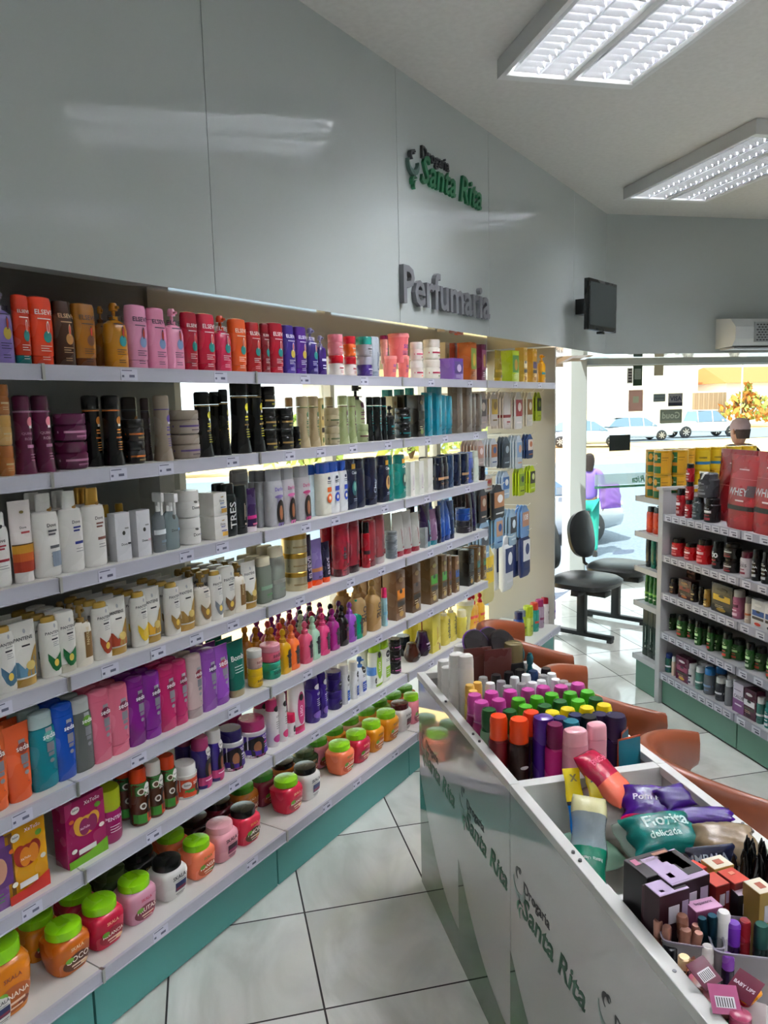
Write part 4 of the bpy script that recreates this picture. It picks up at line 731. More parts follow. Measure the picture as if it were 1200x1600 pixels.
row(WALL, SN[3], SZ[3], [
 pn('bot', -4, 34, 978, '5a86a0', 'white shampoo bottle with blue ribbon print'), pn('tube', 20, 68, 970, '6a96b0', 'white and gold tube with blue ribbon'), pn('bot', 66, 103, 962, '1e7a44', 'white shampoo bottle with green drop'), pn('inv', 95, 126, 953, '1e7a44', 'white conditioner bottle with green and brown print'),
 pn('pump', 122, 151, 945, 'b', 'pearl pump bottle with brown panel'), pn('bot', 144, 181, 940, 'a8442a', 'white shampoo bottle with red ribbon'), pn('tube', 170, 207, 933, 'b04a2c', 'white and gold tube with red ribbon'), pn('bot', 204, 238, 924, 'e8c83a', 'white shampoo bottle with yellow fruit'), pn('tube', 228, 260, 917, 'e0b03a', 'white and gold tube with yellow swirl'),
 pn('bot', 256, 288, 910, '9a7a3c', 'white shampoo bottle with bronze square'), pn('tube', 279, 312, 904, 'a8884a', 'white and gold tube with bronze wave'), pn('pump', 307, 335, 893, '8a6a3a', 'pearl pump bottle with bronze square'), pn('bot', 327, 354, 891, '8a9096', 'white shampoo bottle with grey drop'), pn('inv', 343, 373, 884, '8a6a48', 'white conditioner bottle with brown drop'), pn('pump', 367, 389, 878, 'b', 'pearl pump bottle with brown and green panel'), pn('tube', 379, 408, 877, '7a6a30', 'white and gold tube with leaf print'),
 ('bot', 403, 430, 869, 'c2ccbe', 'ded8c0', 'band:8aa890:5a8a5a', 'clear green tinted bottle with red dot', dict(bk='cl', rows=2)), ('bot', 425, 451, 853, 'b8bcb6', 'ded8c0', 'band:9a9c94:6a7a6a', 'clear grey tinted bottle', dict(bk='cl', rows=2)),
 ('tinj', 441, 482, 832, 'c8bd9c', 'b8923c', 'band:a8946a:c8b48a', 'lowest gold tin of a stack of three', dict(ck='me', bk='me', st=[('tinj', 'c8bd9c', 'b8923c', 'band:a8946a:c8b48a', 'middle gold tin of a stack of three'), ('tinj', 'c8bd9c', 'b8923c', 'band:a8946a:c8b48a', 'top gold tin of a stack of three')])),
 ('tube', 476, 494, 836, '2a2744', 'e2581e', 'vt:ELSEVE:d8c8d8', 'navy tube with orange cap'), ('tube', 486, 511, 842, '8a7aae', 'e2581e', 'band:b87a4a:4a3a6a', 'lavender tube with orange cap'), ('tube', 508, 520, 846, '2a2744', 'e2581e', 'vt:ELSEVE:d8c8d8', 'narrow navy tube with orange cap'),
 ('jar', 517, 543, 850, '9a3440', '8a2c38', 'jlab:care:2a1418', 'dark red jar under a black jar', dict(st=[('jar', '2c2c34', '38404c', 'jlab:care:a08a90', 'black jar on a dark red jar')])),
 ('inv', 531, 552, 812, 'a81e38', '5a1a24', 'vt:KERA:4a1018:.4', 'first wine red conditioner bottle', dict(rows=1)), ('inv', 548, 567, 811, '9a2c3c', '3a1a20', 'vt:KERA:4a1018:.4', 'second wine red conditioner bottle', dict(rows=1)), ('can', 565, 579, 815, 'b0182e', '1c1416', 'band:3a1018:f0d8d8', 'slim red bottle with black cap', dict(rows=1)), ('inv', 576, 592, 811, '96343e', '7a2430', 'vt:KERA:4a1018:.4', 'third wine red conditioner bottle', dict(rows=1)), ('inv', 590, 605, 803, '9c4a50', 'b8a8a8', 'vt:KERA:4a1018:.4', 'dusty red conditioner bottle', dict(rows=1)),
 js(602, 621, 829, ['7c848a', '7c848a', '858d92'], 'steel grey jar of a stack of three', 'jlab:care:d0d4d8'),
 ('tube', 605, 616, 802, 'b8b8b4', '8a1c30', 'vt:KERA:8a1c30', 'silver tube behind grey jars', dict(n=-.12)), ('tube', 619, 637, 800, 'bcbcb6', '9a1c34', 'vt:KERA:8a1c30', 'first silver tube with crimson cap'), ('tube', 633, 649, 798, 'b8b6b2', '9a1c34', 'vt:KERA:8a1c30', 'second silver tube with crimson cap'), ('tube', 647, 661, 800, 'c0c0ba', '9a1c34', 'vt:KERA:8a1c30', 'third silver tube with crimson cap'), ('box', 659, 669, 824, '9aa0a2', '', '', 'small grey carton'),
 ('can', 634, 650, 789, '7a1428', '221a26', '', 'red bottle with black cap standing back', dict(n=-.14)), ('can', 652, 663, 789, '8a1228', '1e1822', '', 'crimson bottle with black cap standing back', dict(n=-.12)), ('bot', 665, 680, 779, '1c4ca0', '1c4ca0', '', 'royal blue bottle standing back', dict(n=-.14)),
 ('tube', 661, 679, 787, '36264e', '2f8a94', 'vt:AMEND:8ac0c4', 'plum tube with teal cap'), ('tube', 676, 688, 795, '8a6a88', '2f8a94', 'vt:CARE:d8c8d8', 'mauve tube with teal cap'), ('tube', 685, 693, 790, '221c3c', '1c1830', '', 'narrow indigo tube'), ('tube', 689, 699, 782, '2a5aa0', '1c3c7a', '', 'blue tube first of three'), ('tube', 694, 709, 780, '2c58a4', '1c3c7a', 'vt:HIDRA:a8c0e0', 'blue tube with vertical name'), ('tube', 704, 714, 782, '24406c', '1a2c50', '', 'steel blue tube at the end'),
 ('jar', 711, 735, 793, '2a2430', '2a2834', 'jlab:care:b8a8b8', 'black jar under a blue jar', dict(st=[('jar', '1e4c96', '24589e', 'jlab:care:a8c0e0', 'blue jar on a black jar')])),
 ('tube', 711, 719, 768, '241c22', '1c161a', '', 'black tube first behind blue jar', dict(n=-.17)), ('tube', 718, 726, 767, '2a2024', '1c161a', '', 'black tube second behind blue jar', dict(n=-.17)), ('tube', 725, 733, 766, '241c22', '1c161a', '', 'black tube third behind blue jar', dict(n=-.17)), ('tube', 733, 742, 765, '3a2a26', '1c161a', '', 'bronze black tube'), ('tube', 740, 747, 764, '2c2450', '1c1838', '', 'indigo tube at the shelf end')])
def s_(k, xl, xr, yt, body, dark, d, **o): return (k, xl, xr, yt, body, o.pop('cap', body), 'seda:'+dark, d, dict(rows=3, **o))
def z_(xl, xr, yt, body, txt, d, **o): return ('nozz', xl, xr, yt, body, o.pop('cap', body), 'sd:seda:'+txt, d, o)
row(WALL, SN[4], SZ[4], [
 s_('tube', -22, 24, 1140, 'e0703a', '8a3420', 'orange cream tube at the edge', cap='dc6a34'), s_('tube', 18, 60, 1130, 'e56c3c', '8a3420', 'orange cream tube'), s_('bot', 56, 98, 1110, '128794', '6ab0a8', 'teal shampoo bottle with clear cap', cap='b8cccc'), s_('seda', 92, 126, 1097, '1658b8', '123c8c', 'royal blue shampoo bottle'), s_('bot', 120, 153, 1088, 'a0a6a2', '6a9a34', 'clear grey shampoo bottle with green print', cap='c4c8c6', bk='cl'),
 s_('seda', 149, 182, 1075, 'dd7690', '7c1c48', 'light pink shampoo bottle'), s_('inv', 176, 210, 1067, 'e07c94', '7c1c48', 'light pink conditioner bottle'), s_('seda', 205, 234, 1055, '8c2490', '5c145c', 'deep purple shampoo bottle'), s_('inv', 230, 259, 1048, '8f2a9c', '5c145c', 'deep purple conditioner bottle'), s_('seda', 252, 282, 1037, 'c23070', '7c1440', 'magenta shampoo bottle'), s_('inv', 274, 300, 1030, 'c43474', '7c1440', 'magenta conditioner bottle'),
 s_('inv', 298, 323, 1021, 'd8c2c0', '9c2a44', 'beige pink conditioner bottle', cap='b8aaa8'), s_('seda', 316, 345, 1013, '9a58b4', '4c1c64', 'lilac shampoo bottle'), s_('tube', 337, 367, 1008, 'a05cc0', 'c0506c', 'lilac cream tube', cap='8a4aa4'),
 ('tube', 365, 390, 1000, '157464', 'a89a78', 'txt:Bomb:f4f4f0:.66:1.5', 'dark green cream tube', dict(rows=2)),
 ('jar', 387, 411, 1013, 'd8b418', 'dcb81c', 'txt:seda:4a3c20:.3:1.1', 'yellow jar under a beige jar', dict(st=[('jar', 'd8b8ae', 'e8e6e2', 'txt:seda:8a3a3a:.3:1.1', 'beige jar with white lid')])), ('jar', 407, 439, 1004, '1d9c80', '28a88c', 'txt:seda:1c4a44:.3:1.1', 'teal green jar under a pink jar', dict(st=[('jar', 'e0708c', 'f0a8b8', 'txt:seda:5a1c38:.3:1.1', 'pink jar on a teal green jar')])),
 z_(384, 402, 977, 'b87a12', '2c2010', 'amber styling cream bottle leftmost at the back', n=-.12), z_(400, 419, 979, 'ba7c12', '2c2010', 'amber styling cream bottle second at the back', n=-.11), z_(417, 436, 981, 'bc8012', '2c2010', 'amber styling cream bottle third at the back', n=-.10),
 z_(434, 460, 982, 'd8aa18', '4a3414', 'yellow styling cream bottle', rows=1, alt=[('d0942a', 'd0942a')], adesc='mustard styling cream bottle'), z_(449, 473, 975, 'ee7c3c', '5c2414', 'orange styling cream bottle', rows=3, alt=[('d84c4c', 'd84c4c'), ('c85a6a', 'c85a6a'), ('8a3a84', '8a3a84')], adesc='coral or purple styling cream bottle'), z_(466, 493, 970, 'e2688a', '5c1c38', 'rose pink styling cream bottle', rows=3, alt=[('d04a5a', 'd04a5a'), ('b8703c', 'b8703c'), ('7c2c80', '7c2c80')], adesc='rose or purple styling cream bottle'), z_(484, 505, 962, 'b8dcc4', '2c2c30', 'mint styling cream bottle', rows=3, alt=[('c4dcc8', 'c4dcc8'), ('a8305c', 'a8305c'), ('8a3a90', '8a3a90')], adesc='pale or magenta styling cream bottle'),
 z_(498, 520, 957, 'da4c84', '4a1430', 'bright pink styling cream bottle', rows=3, alt=[('a82a50', 'a82a50'), ('1c161c', '1c161c'), ('8a3a90', '8a3a90')], adesc='dark rose styling cream bottle'), z_(511, 535, 950, 'a8308c', '3c1034', 'fuchsia styling cream bottle', rows=3, alt=[('b0305c', 'b0305c'), ('1c161c', '1c161c'), ('8a3a90', '8a3a90')], adesc='plum styling cream bottle'), z_(530, 549, 945, '221a20', '8a2c4c', 'black styling cream bottle', rows=3, alt=[('241c22', '241c22'), ('6c2c70', '6c2c70'), ('8a3a90', '8a3a90')], adesc='black styling cream bottle at the back'), z_(544, 561, 940, 'a05cc0', '3c1a4c', 'lilac styling cream bottle', rows=1, alt=[('6c2c70', '6c2c70')], adesc='aubergine styling cream bottle'), z_(554, 571, 936, '16a884', '123c34', 'emerald styling cream bottle'),
 ('pump', 541, 556, 910, 'b08f62', 'a88656', 'band:8a5a3a:c8a070', 'gold bronze mousse bottle at the left', dict(n=-.1)), ('nozz', 555, 578, 906, 'b99c6c', 'b09058', 'vt:Bio:3a2418:.3', 'gold bottle with wine red stripe', dict(rows=1)), ('nozz', 578, 600, 904, 'b89868', 'b09058', 'vt:Bio:3a2418:.3', 'gold bottle with rust stripe', dict(rows=1)), ('aero', 596, 606, 918, 'a8d4dc', 'e8387c', 'band:8ac4d8:d86ab0', 'thin pale blue bottle with pink ring'),
 ('box', 603, 634, 890, '8a6a50', '', 'bx:e0902a:c8a460:a88a60', 'brown colour kit box with orange panel', dict(rows=2)), ('box', 630, 658, 880, '7a5f48', '', 'bx:6a5444:c8a460:a88a60', 'brown colour kit box without coloured panel', dict(rows=2)), ('box', 658, 685, 869, '846a48', '', 'bx:4a9a2c:c8b070:a89a60', 'brown colour kit box with bright green panel', dict(rows=2)), ('box', 681, 699, 866, '8a7050', '', 'bx:5aa84c:c8b070:a89a60', 'brown colour kit box with leaf green panel', dict(rows=2)), ('box', 696, 706, 868, '8a6a4c', '', 'bx:7a2c40:c8b070:a88a60', 'brown colour kit box with maroon panel', dict(rows=1)), ('box', 704, 718, 868, '86684c', '', 'bx:2c4c8c:c8b070:a88a60', 'brown colour kit box with blue panel', dict(rows=1)),
 ('box', 722, 741, 858, '1c1a18', '', 'bx:2a2824:c8a460:5a5040', 'black colour kit box', dict(rows=1)), ('box', 739, 751, 855, '846a48', '', 'bx:2c6a58:c8b070:a89a60', 'brown colour kit box with dark green panel', dict(rows=1)), ('box', 749, 760, 852, '8a7050', '', 'bx:4c8a4c:c8b070:a89a60', 'brown colour kit box with mid green panel', dict(rows=1))])
row(WALL, SN[5], SZ[5], [
 ('box', -30, 29, 1308, '8a5a9c', '', 'pic:6c3c80:c89a80:5a9a5a', 'violet box with dark haired woman', dict(d=.04, flat=1)), ('box', 14, 78, 1280, 'd8a01c', '', 'flow:XeToSo:a02a1c:d88a1c:c8382a', 'yellow gift box with red blossom window', dict(d=.04, flat=1)), ('box', 88, 168, 1238, 'a42464', '', 'flow:XeToSo:d8a83c:8a1c5c:7ab02c', 'magenta gift box with flower window', dict(d=.055)),
 ('jar', 160, 191, 1226, 'a02468', 'a8b414', 'txt:PENTEAR:f8e0ee:.45:1.6', 'magenta jar with lime lid', dict(w=.075)),
 ('can', 184, 206, 1206, '5a2c20', '6a8c34', 'coco', 'brown coconut bottle standing back', dict(n=-.10)), ('can', 203, 235, 1196, '6a3a28', 'd2481c', 'coco', 'coconut print bottle with orange cap', dict(rows=1)), ('can', 227, 257, 1185, '5c3826', 'ece8e2', 'coco', 'coconut print bottle with white cap', dict(rows=1)), ('can', 250, 278, 1177, '64402a', 'd2481c', 'coco', 'coconut print bottle with red orange cap', dict(rows=1)),
 ('jarw', 269, 309, 1188, 'f0eee8', 'f2f0ec', 'jpic:c8502a:3c8a3a', 'white jar with orange and green print'),
 ('can', 299, 331, 1148, '3c2c78', 'a83c70', 'sos:c0407c', 'violet bottle with pink cap', dict(rows=1)), ('can', 321, 350, 1137, '402c80', 'ece8e6', 'sos:c0407c', 'violet bottle with white cap', dict(rows=1)), ('jarw', 341, 382, 1134, 'eceae8', '2a1c60', 'jpic2:4c2c8c:a8407c:e8e8ea', 'white jar with navy lid'), ('jarw', 371, 417, 1118, 'f0ecee', 'b03c74', 'jpic2:54309c:9c2c6c:e04c94', 'big white jar with raspberry lid', dict(rows=1)),
 ('can', 415, 437, 1090, 'efebec', 'c84078', 'lis:2a2028:26262c:b8448c', 'white bottle with pink cap', dict(rows=1)), ('can', 432, 450, 1082, 'efebec', 'efebec', 'lis:2a2028:26262c:d0407c', 'white bottle with pink base', dict(rows=1)), ('jar', 447, 462, 1113, 'efe9ea', 'e02864', 'dotj:LISO:d0407c', 'little white jar with hot pink lid'), ('bot', 446, 462, 1076, '8c3460', '7c2c54', 'lisw:c84480', 'wine pink oval bottle standing back', dict(n=-.12)), ('inv', 457, 482, 1066, 'f4eef0', 'c8245c', 'lisw:c84480', 'white oval bottle with pink oval label'),
 ('can', 474, 501, 1056, '46288c', '3c2080', 'lis:f0eaf2:f0eaf2:8a6ac0', 'dark violet bottle', dict(rows=1)), ('can', 495, 512, 1049, '46288c', '3c2080', 'lis:f0eaf2:f0eaf2:8a6ac0', 'narrow dark violet bottle', dict(rows=1)), ('jar', 508, 535, 1046, '3a2278', '3a2278', 'dotj:LISO:e8e0f4', 'lower dark violet jar of a pair', dict(st=[('jar', '3a2278', '3a2278', 'dotj:LISO:e8e0f4', 'upper dark violet jar of a pair')])),
 ('can', 528, 547, 1037, 'eeeff0', 'f0f0f0', 'dot:SOS:2a66c0', 'white bottle with bright blue label', dict(rows=1)), ('can', 544, 561, 1032, 'eeeff0', 'f0f0f0', 'dot:SOS:3a5aa0', 'white bottle with slate blue label', dict(rows=1)), ('pump', 557, 576, 1025, 'eceef2', '5a8ad0', 'dot:SOS:3a5ab0', 'white pump bottle with blue head'), ('jar', 573, 589, 1041, 'eceef2', '6a9ad8', 'dotj:SOS:3a5ab0', 'white jar with sky blue lid'),
 ('can', 565, 584, 1008, 'e4e8dc', '9ab830', 'band:5a8a34:20242a', 'white green bottle standing back', dict(n=-.12)), ('bot', 582, 601, 1003, 'f0f2e8', '9cc22c', 'lisw:9cc22c', 'white bottle with lime cap', dict(rows=1)), ('bot', 596, 613, 998, 'f0f2e8', '9cc22c', 'dot:SOS:9cc22c', 'white bottle with lime lower label', dict(rows=1)),
 js(607, 627, 996, ['2a1c26/16161a', '2a1c26/16161a', '2a1c26/16161a'], 'black and pink jar of three', 'band:d870b0:e8a0c8'), ('jar', 619, 641, 992, '1a1c22', '26303c', '', 'large black jar standing back', dict(n=-.12)),
 ('bulb', 630, 657, 1003, '4c2618', '', 'dotj:.:a8b84c', 'brown bulb shaped bottle', dict(d=.075)), ('bulb', 646, 673, 985, '3a1840', '8a2c1c', 'txt:oil:d8c8d8:.45:.8', 'aubergine bulb bottle with red stick'),
 ('bot', 671, 689, 1000, 'd8d0cc', 'e8e4e0', 'band:c88a9a:b8b0a8', 'clear lotion bottle', dict(bk='cl')), ('aero', 628, 643, 972, 'e6dc78', 'e8e08a', '', 'pale yellow bottle standing back', dict(n=-.2)), ('box', 640, 661, 958, 'e2d66a', '', '', 'pale yellow carton standing back', dict(n=-.18)), ('box', 660, 689, 953, 'e4d864', '', 'vt:BABY:b8862c:.7', 'tall yellow carton'),
 ('pump', 687, 707, 945, 'eadb72', 'f0ecd8', 'vt:sidible:3a3c4c:.5', 'yellow baby shampoo bottle', dict(rows=1)), ('pump', 703, 717, 940, 'eadb72', 'f0ecd8', 'vt:sidible:3a3c4c:.5', 'yellow baby shampoo bottle on the right', dict(rows=1)), ('tub', 712, 741, 936, 'e8e2a8', 'efece0', 'vt:sidible:3a3c4c:.5', 'pale yellow baby tub'), ('can', 712, 730, 952, 'e8dc6c', 'f0e8c0', 'vt:sidible:3a3c4c:.5', 'short yellow baby bottle', dict(n=.0)),
 ('nozz', 731, 746, 925, 'e8b83c', 'c0242c', 'band:d84a2c:c8382c', 'golden bottle with red cap'), ('nozz', 740, 750, 928, 'e8b43c', 'c0242c', 'band:d84a2c:c8382c', 'narrow golden bottle with red cap'), ('nozz', 748, 760, 926, 'ecbc40', 'c0242c', 'band:d84a2c:c8382c', 'golden bottle with red cap at the end')])
G_ = '94d01c'
def k_(xl, xr, yt, body, lid, word, c1, c2, d, **o): return ('jarsq', xl, xr, yt, body, lid, ('skala:%s:%s:%s' % (word, c1, c2)) if word else 'skw:%s:%s' % (c1, c2), d, o)
row(WALL, SN[6], SZ[6], [
 k_(-34, 16, 1530, 'e8e6e2', 'e8e6e2', '', '2c3c6c', '8a2c4c', 'white jar at the very corner'),
 k_(-44, 43, 1461, 'd8861c', G_, 'BANANA', '8a3c14', 'b8641c', 'mustard jar with lime lid at the edge'), k_(62, 136, 1436, 'c8701c', G_, 'COCO', 'e8c89c', '6a3c1c', 'amber jar with coconut print and lime lid'), k_(123, 190, 1399, 'c8284c', G_, 'MELANCIA', 'f4c8a0', 'a8243c', 'red jar with lime lid'), k_(180, 241, 1366, 'd8a0b4', G_, 'FRUTAS', 'c83c5c', '8a3c50', 'pink lilac jar with lime lid'), k_(229, 290, 1336, 'e6e4e0', '17181a', '', '2c3c6c', '8a2c4c', 'white jar with black lid'),
 k_(279, 334, 1307, 'ee8660', G_, 'MANGA', '6a8c2c', 'c8602c', 'peach jar with lime lid'), k_(317, 370, 1280, 'e8aab4', 'eeb4bc', '', '4c2c3c', 'a83c6c', 'pale pink jar with pink lid'), k_(357, 405, 1256, 'dc3c58', '1c1a1a', 'AMOR', 'd89a2c', '6a4a1c', 'coral red jar with black lid'),
 k_(424, 471, 1211, 'd82c50', G_, 'MELANCIA', 'f4c8a0', 'b0404c', 'bright red jar with lime lid after the gap'), k_(456, 499, 1192, 'e8e6e2', '15171a', '', '2c3c6c', '8a2c4c', 'white jar with black lid after the gap'), k_(508, 552, 1157, 'f08860', G_, 'MANGA', '4c8c2c', 'd8602c', 'peach jar with lime lid after the gap'), k_(537, 577, 1140, 'd02c50', G_, 'MELANCIA', 'f4c8a0', 'b0404c', 'crimson jar with lime lid'), k_(562, 599, 1124, 'e49c20', G_, 'BANANA', '8a5c14', 'c8741c', 'yellow orange jar with lime lid'), k_(585, 622, 1108, 'e8a020', G_, 'BANANA', '8a5c14', 'c8741c', 'yellow orange jar with lime lid on the right'), k_(607, 642, 1095, 'e9e5e2', '5c1424', '', '4c1c2c', '8a2c3c', 'white jar with maroon lid'), k_(628, 657, 1082, 'e8909c', G_, 'FRUTAS', 'c83c5c', 'a04c5c', 'pink jar with lime lid beside the counter')], front_n=.0)
back = [(36, 90, 'd0861c', G_, 'mustard'), (92, 150, 'b82448', G_, 'crimson'), (148, 202, '3c4a2c', '4c5c34', 'olive green'), (196, 246, '20201e', '18191a', 'black'), (246, 294, 'd87850', G_, 'orange'), (292, 330, '3c1420', '301018', 'dark maroon'), (322, 366, '6c2030', '17181a', 'wine red'), (357, 402, 'b8742c', '4a9a2c', 'caramel'), (393, 432, '8a2444', '3c8c34', 'garnet'), (428, 464, 'a8641c', '15171a', 'caramel black lidded'), (454, 496, '3c5038', '44583c', 'forest green'), (483, 516, 'd890a0', '5aa834', 'rose'), (509, 541, 'd88a30', '5aa834', 'apricot'), (534, 565, 'c8a090', '6ab03c', 'beige pink'), (557, 590, 'd09030', '6ab03c', 'ochre'), (579, 609, '8cae3c', '64ac34', 'green'), (600, 631, 'd0702c', '64ac34', 'tangerine'), (622, 648, 'c8842c', '64ac34', 'amber yellow')]
BY = [1421, 1385, 1351, 1322, 1295, 1270, 1244, 1221, 1202, 1184, 1167, 1150, 1133, 1118, 1104, 1090, 1080, 1070]
row(WALL, SN[6], SZ[6], [k_(a, b, BY[i], c, l, 'FRUTAS' if i % 2 else 'MANGA', 'f4d8b0', 'a8503c', n+' jar standing in the back row', n=-.115, w=.105) for i, (a, b, c, l, n) in enumerate(back)])
# hanging packs on the hooks of the end section
def hang(z, items, place):
    for (a, wd, h, c, cap_, fam, desc, cnt, *r) in items:
        th = r[0] if r else .012; step = r[1] if len(r) > 1 else th+.008
        for k in range(cnt):
            n = -.075-th/2-k*step; ms = product('pkt', wd, th, h, c, '', fam, r[2] if len(r) > 2 else 'pr')
            tl = (k % 3-1)*2.5
            o = put('pkt', ms, WALL.at(a, n, z-h*.985), WALL.rz+math.radians(tl), desc, place, (a, 0), k)
hang(1.76, [(1.93, .10, .20, 'b8a8a8', '', 'sky:5a4a4c:mix:e8d8d0', 'pale blister pack with dark tools', 4), (2.09, .09, .19, 'd8d0cc', '', 'sky:c9a83c:gold:8a6a20', 'clear pack with gold sponge', 3, .02), (2.27, .10, .21, 'dcd4d2', '', 'band:9a1a24:a81c28', 'red topped white card pack', 5), (2.45, .11, .22, 'dcd8d6', '', 'sky:a81c28:NAIL:f0e8e8', 'white card pack with big red top', 4), (2.63, .09, .21, 'dcd6cc', '', 'sky:a8762c:FILE:f0e8d8', 'white card pack with amber top', 4), (2.79, .08, .18, 'a8b830', '', 'sky:2a3424:.:8a9a30', 'lime green card pack', 2)], 'first hook row')
hang(1.50, [(1.90, .08, .15, 'c8b8b4', '', 'sky:c89a88:.:e8d8d8', 'clear pack with pink tips', 6), (2.08, .09, .16, 'c8ccd2', '', 'sky:b87a50:.:3a5a8c', 'clear pack of skin tone straps', 5), (2.26, .10, .18, '44505e', '', 'sky:2c3848:.:a8b4c0', 'dark slate mesh pack', 3), (2.46, .09, .20, 'c0cad4', '', 'sky:8ca8c8:.:d8a888', 'tall blue and pink pack', 4), (2.64, .09, .15, '284a80', '', 'sky:e8dcd0:3M:c87a4c', 'navy blue pack with orange figure', 3)], 'second hook row')
hang(1.30, [(2.00, .10, .09, 'cac6c0', '', 'sky:b88a6a:.:a82c2c', 'short clear pack with red mark', 4), (2.25, .10, .16, 'b8c8d8', '', 'sky:4a7ab8:Ortho:f0f0f0', 'round topped blue brace pack', 3), (2.50, .09, .17, 'b4c81c', '', 'sky:8aa828:.:4a5a20', 'lime green insole pack', 3), (2.68, .09, .17, 'b8cc1c', '', 'sky:4a4438:GEL:d8e0a0', 'lime green insole pack with dark print', 3)], 'third hook row')
hang(1.23, [(1.93, .09, .19, '30343c', '', 'sky:8a5a3c:.:c8b8a8', 'slate brace pack', 4), (2.15, .16, .20, '1e222a', '', 'sky:b88458:Hirano:e8e8e8', 'large black brace pack with knee picture', 2, .03)], 'fourth hook row')
hang(1.06, [(1.95, .11, .24, '9ab8d0', '', 'sky:5c6068:.:e8f0f4', 'tall clear blue brace pack', 4, .015), (2.15, .10, .20, '8ab0d0', '', 'sky:c8a080:.:2a5a9c', 'blue pack with arm sling picture', 3, .015), (2.36, .10, .22, 'a0b8cc', '', 'sky:3a3c44:.:e0ecf4', 'blue pack with black support', 3, .015), (2.56, .12, .20, '7aa0cc', '', 'sky:c89878:108:f0f0f0', 'blue pack with skin tone figure', 3, .015)], 'fifth hook row')
hang(.90, [(2.00, .15, .34, 'd8cc8c', '', 'sky:e8c83c:Ideal:1c6a9c', 'tall clear pack with yellow header', 3, .03), (2.30, .13, .33, 'dfe0e2', '', 'sky:1c3474:Ortho:e8e8ec', 'white and navy posture brace box', 4, .05, .06), (2.58, .13, .30, '1e3268', '', 'sky:e4e4e6:Ortho:1c3474', 'navy and white posture brace box', 4, .04, .05)], 'sixth hook row')
row(WALL, 'bottom of the end section', SZ[6], [
 ('can', 806, 818, 955, '2c4c8c', '2c2c5c', 'band:5a8ac8:e8e8f0', 'small blue jar', dict(w=.062)), ('can', 812, 824, 952, 'a8b83c', '8a9094', 'band:5a7a1c:e0e8a0', 'lime jar with grey lid', dict(w=.062, n=-.06)), ('jar', 813, 833, 946, 'c8d468', 'b2c01c', 'txt:no:1c1c20:.3:1', 'lime jar with lime lid', dict(w=.062)), ('can', 830, 842, 941, '3aa090', 'c8482c', 'band:c8482c:1c6a60', 'teal jar with orange lid', dict(w=.062)), ('can', 840, 850, 936, 'b8a0b4', '9c2c64', 'band:8a2c5c:4a4a50', 'grey pink jar with magenta lid', dict(w=.062)), ('can', 848, 859, 932, 'e4dcdc', 'a81c38', 'txt:no:3a1420:.4:1', 'white jar with red lid', dict(w=.062)), ('can', 857, 868, 929, 'c8a8d0', '9c2c6c', 'band:6a3ca8:e8d8f0', 'lilac jar with magenta lid', dict(w=.062)), ('can', 836, 850, 927, 'b83c44', '8a1c28', '', 'red jar standing back', dict(w=.062, n=-.14))])
# ================================================================ SIGNS, SCREEN, AIR UNIT, LAMPS
def text_obj(name, s, F, a, n, z, wd, m, depth, bold=.02, shear=0, parent=None, hscale=1, mirror=False):
    """raised letters; a = left end along the face"""
    vs, fs, th = text_geo(s, bold, shear, .01); dmx = max(abs(v[1]) for v in vs) or 1
    me = bpy.data.meshes.new(name)
    me.from_pydata([tuple(F.at(a+((-x if mirror else x)+.5)*wd, n+depth*(.5+.5*y/dmx), z+zz*wd*hscale)) for (x, y, zz) in vs], [], fs); me.materials.append(m)
    return link(name, me, parent)
def icon(F, parent, a, n, z, s, m1, m2, m3, depth):
    """cup with snake above a leaf: the emblem left of the shop name"""
    bm = bmesh.new()
    def arc(cx, cz, r, a0, a1, w0, w1, mi, K=12):
        pr = None
        for i in range(K+1):
            t = math.radians(a0+(a1-a0)*i/K); w_ = (w0+(w1-w0)*i/K)*math.sin(math.pi*min(.97, max(.12, i/K)))
            q = []
            for rr in (r-w_, r+w_):
                for d in (0, depth): q.append(bm.verts.new(F.at(a+s*(cx+rr*math.cos(t)), n+d, z+s*(cz+rr*math.sin(t)))))
            if pr:
                for A, B in ((0, 1), (1, 3), (3, 2), (2, 0)): bm.faces.new((pr[A], pr[B], q[B], q[A])).material_index = mi
            pr = q
    arc(.45, .80, .34, 170, 370, .05, .12, 0); arc(.42, 1.02, .14, 250, 60, .04, .06, 1); arc(.50, 1.14, .06, 0, 320, .03, .04, 1)
    arc(.40, .38, .10, 100, -80, .03, .05, 1); arc(.55, .14, .20, 60, 200, .03, .07, 2); arc(.66, .06, .2, 100, 220, .02, .05, 2)
    link('emblem', finish(bm, 'emblem', [m1, m2, m3], False), parent)
green = M('1c7048', 'sa'); dark = M('34363a', 'sa'); letg = M('686a6e', 'sa')
# the shop name high on the fascia
e = empty('shop_name_sign', W(1.3, .01, 2.7)); tag(e, 'raised green and black pharmacy name lettering high on the pale fascia', 'sign'); e.matrix_world
inv = Matrix.Translation(-e.location)
for o in (text_obj('small_word', 'Drogaria', WALL, 1.125, .002, 2.765, .26, dark, .012, .01, parent=e), text_obj('script_words', 'Santa Rita', WALL, 1.115, .002, 2.662, .62, green, .014, .012, .25, parent=e, hscale=1.1)): o.data.transform(inv)
k0 = set(C.objects); icon(WALL, e, .985, .002, 2.625, .125, M('4a6a60', 'sa'), dark, green, .018)
for o in set(C.objects)-k0: o.data.transform(inv)
o = text_obj('department_sign', 'Perfumaria', WALL, .925, .002, 2.135, .885, letg, .022, .016, hscale=1.08); tag(o, 'raised grey word over the shelves on the pale fascia', 'sign')
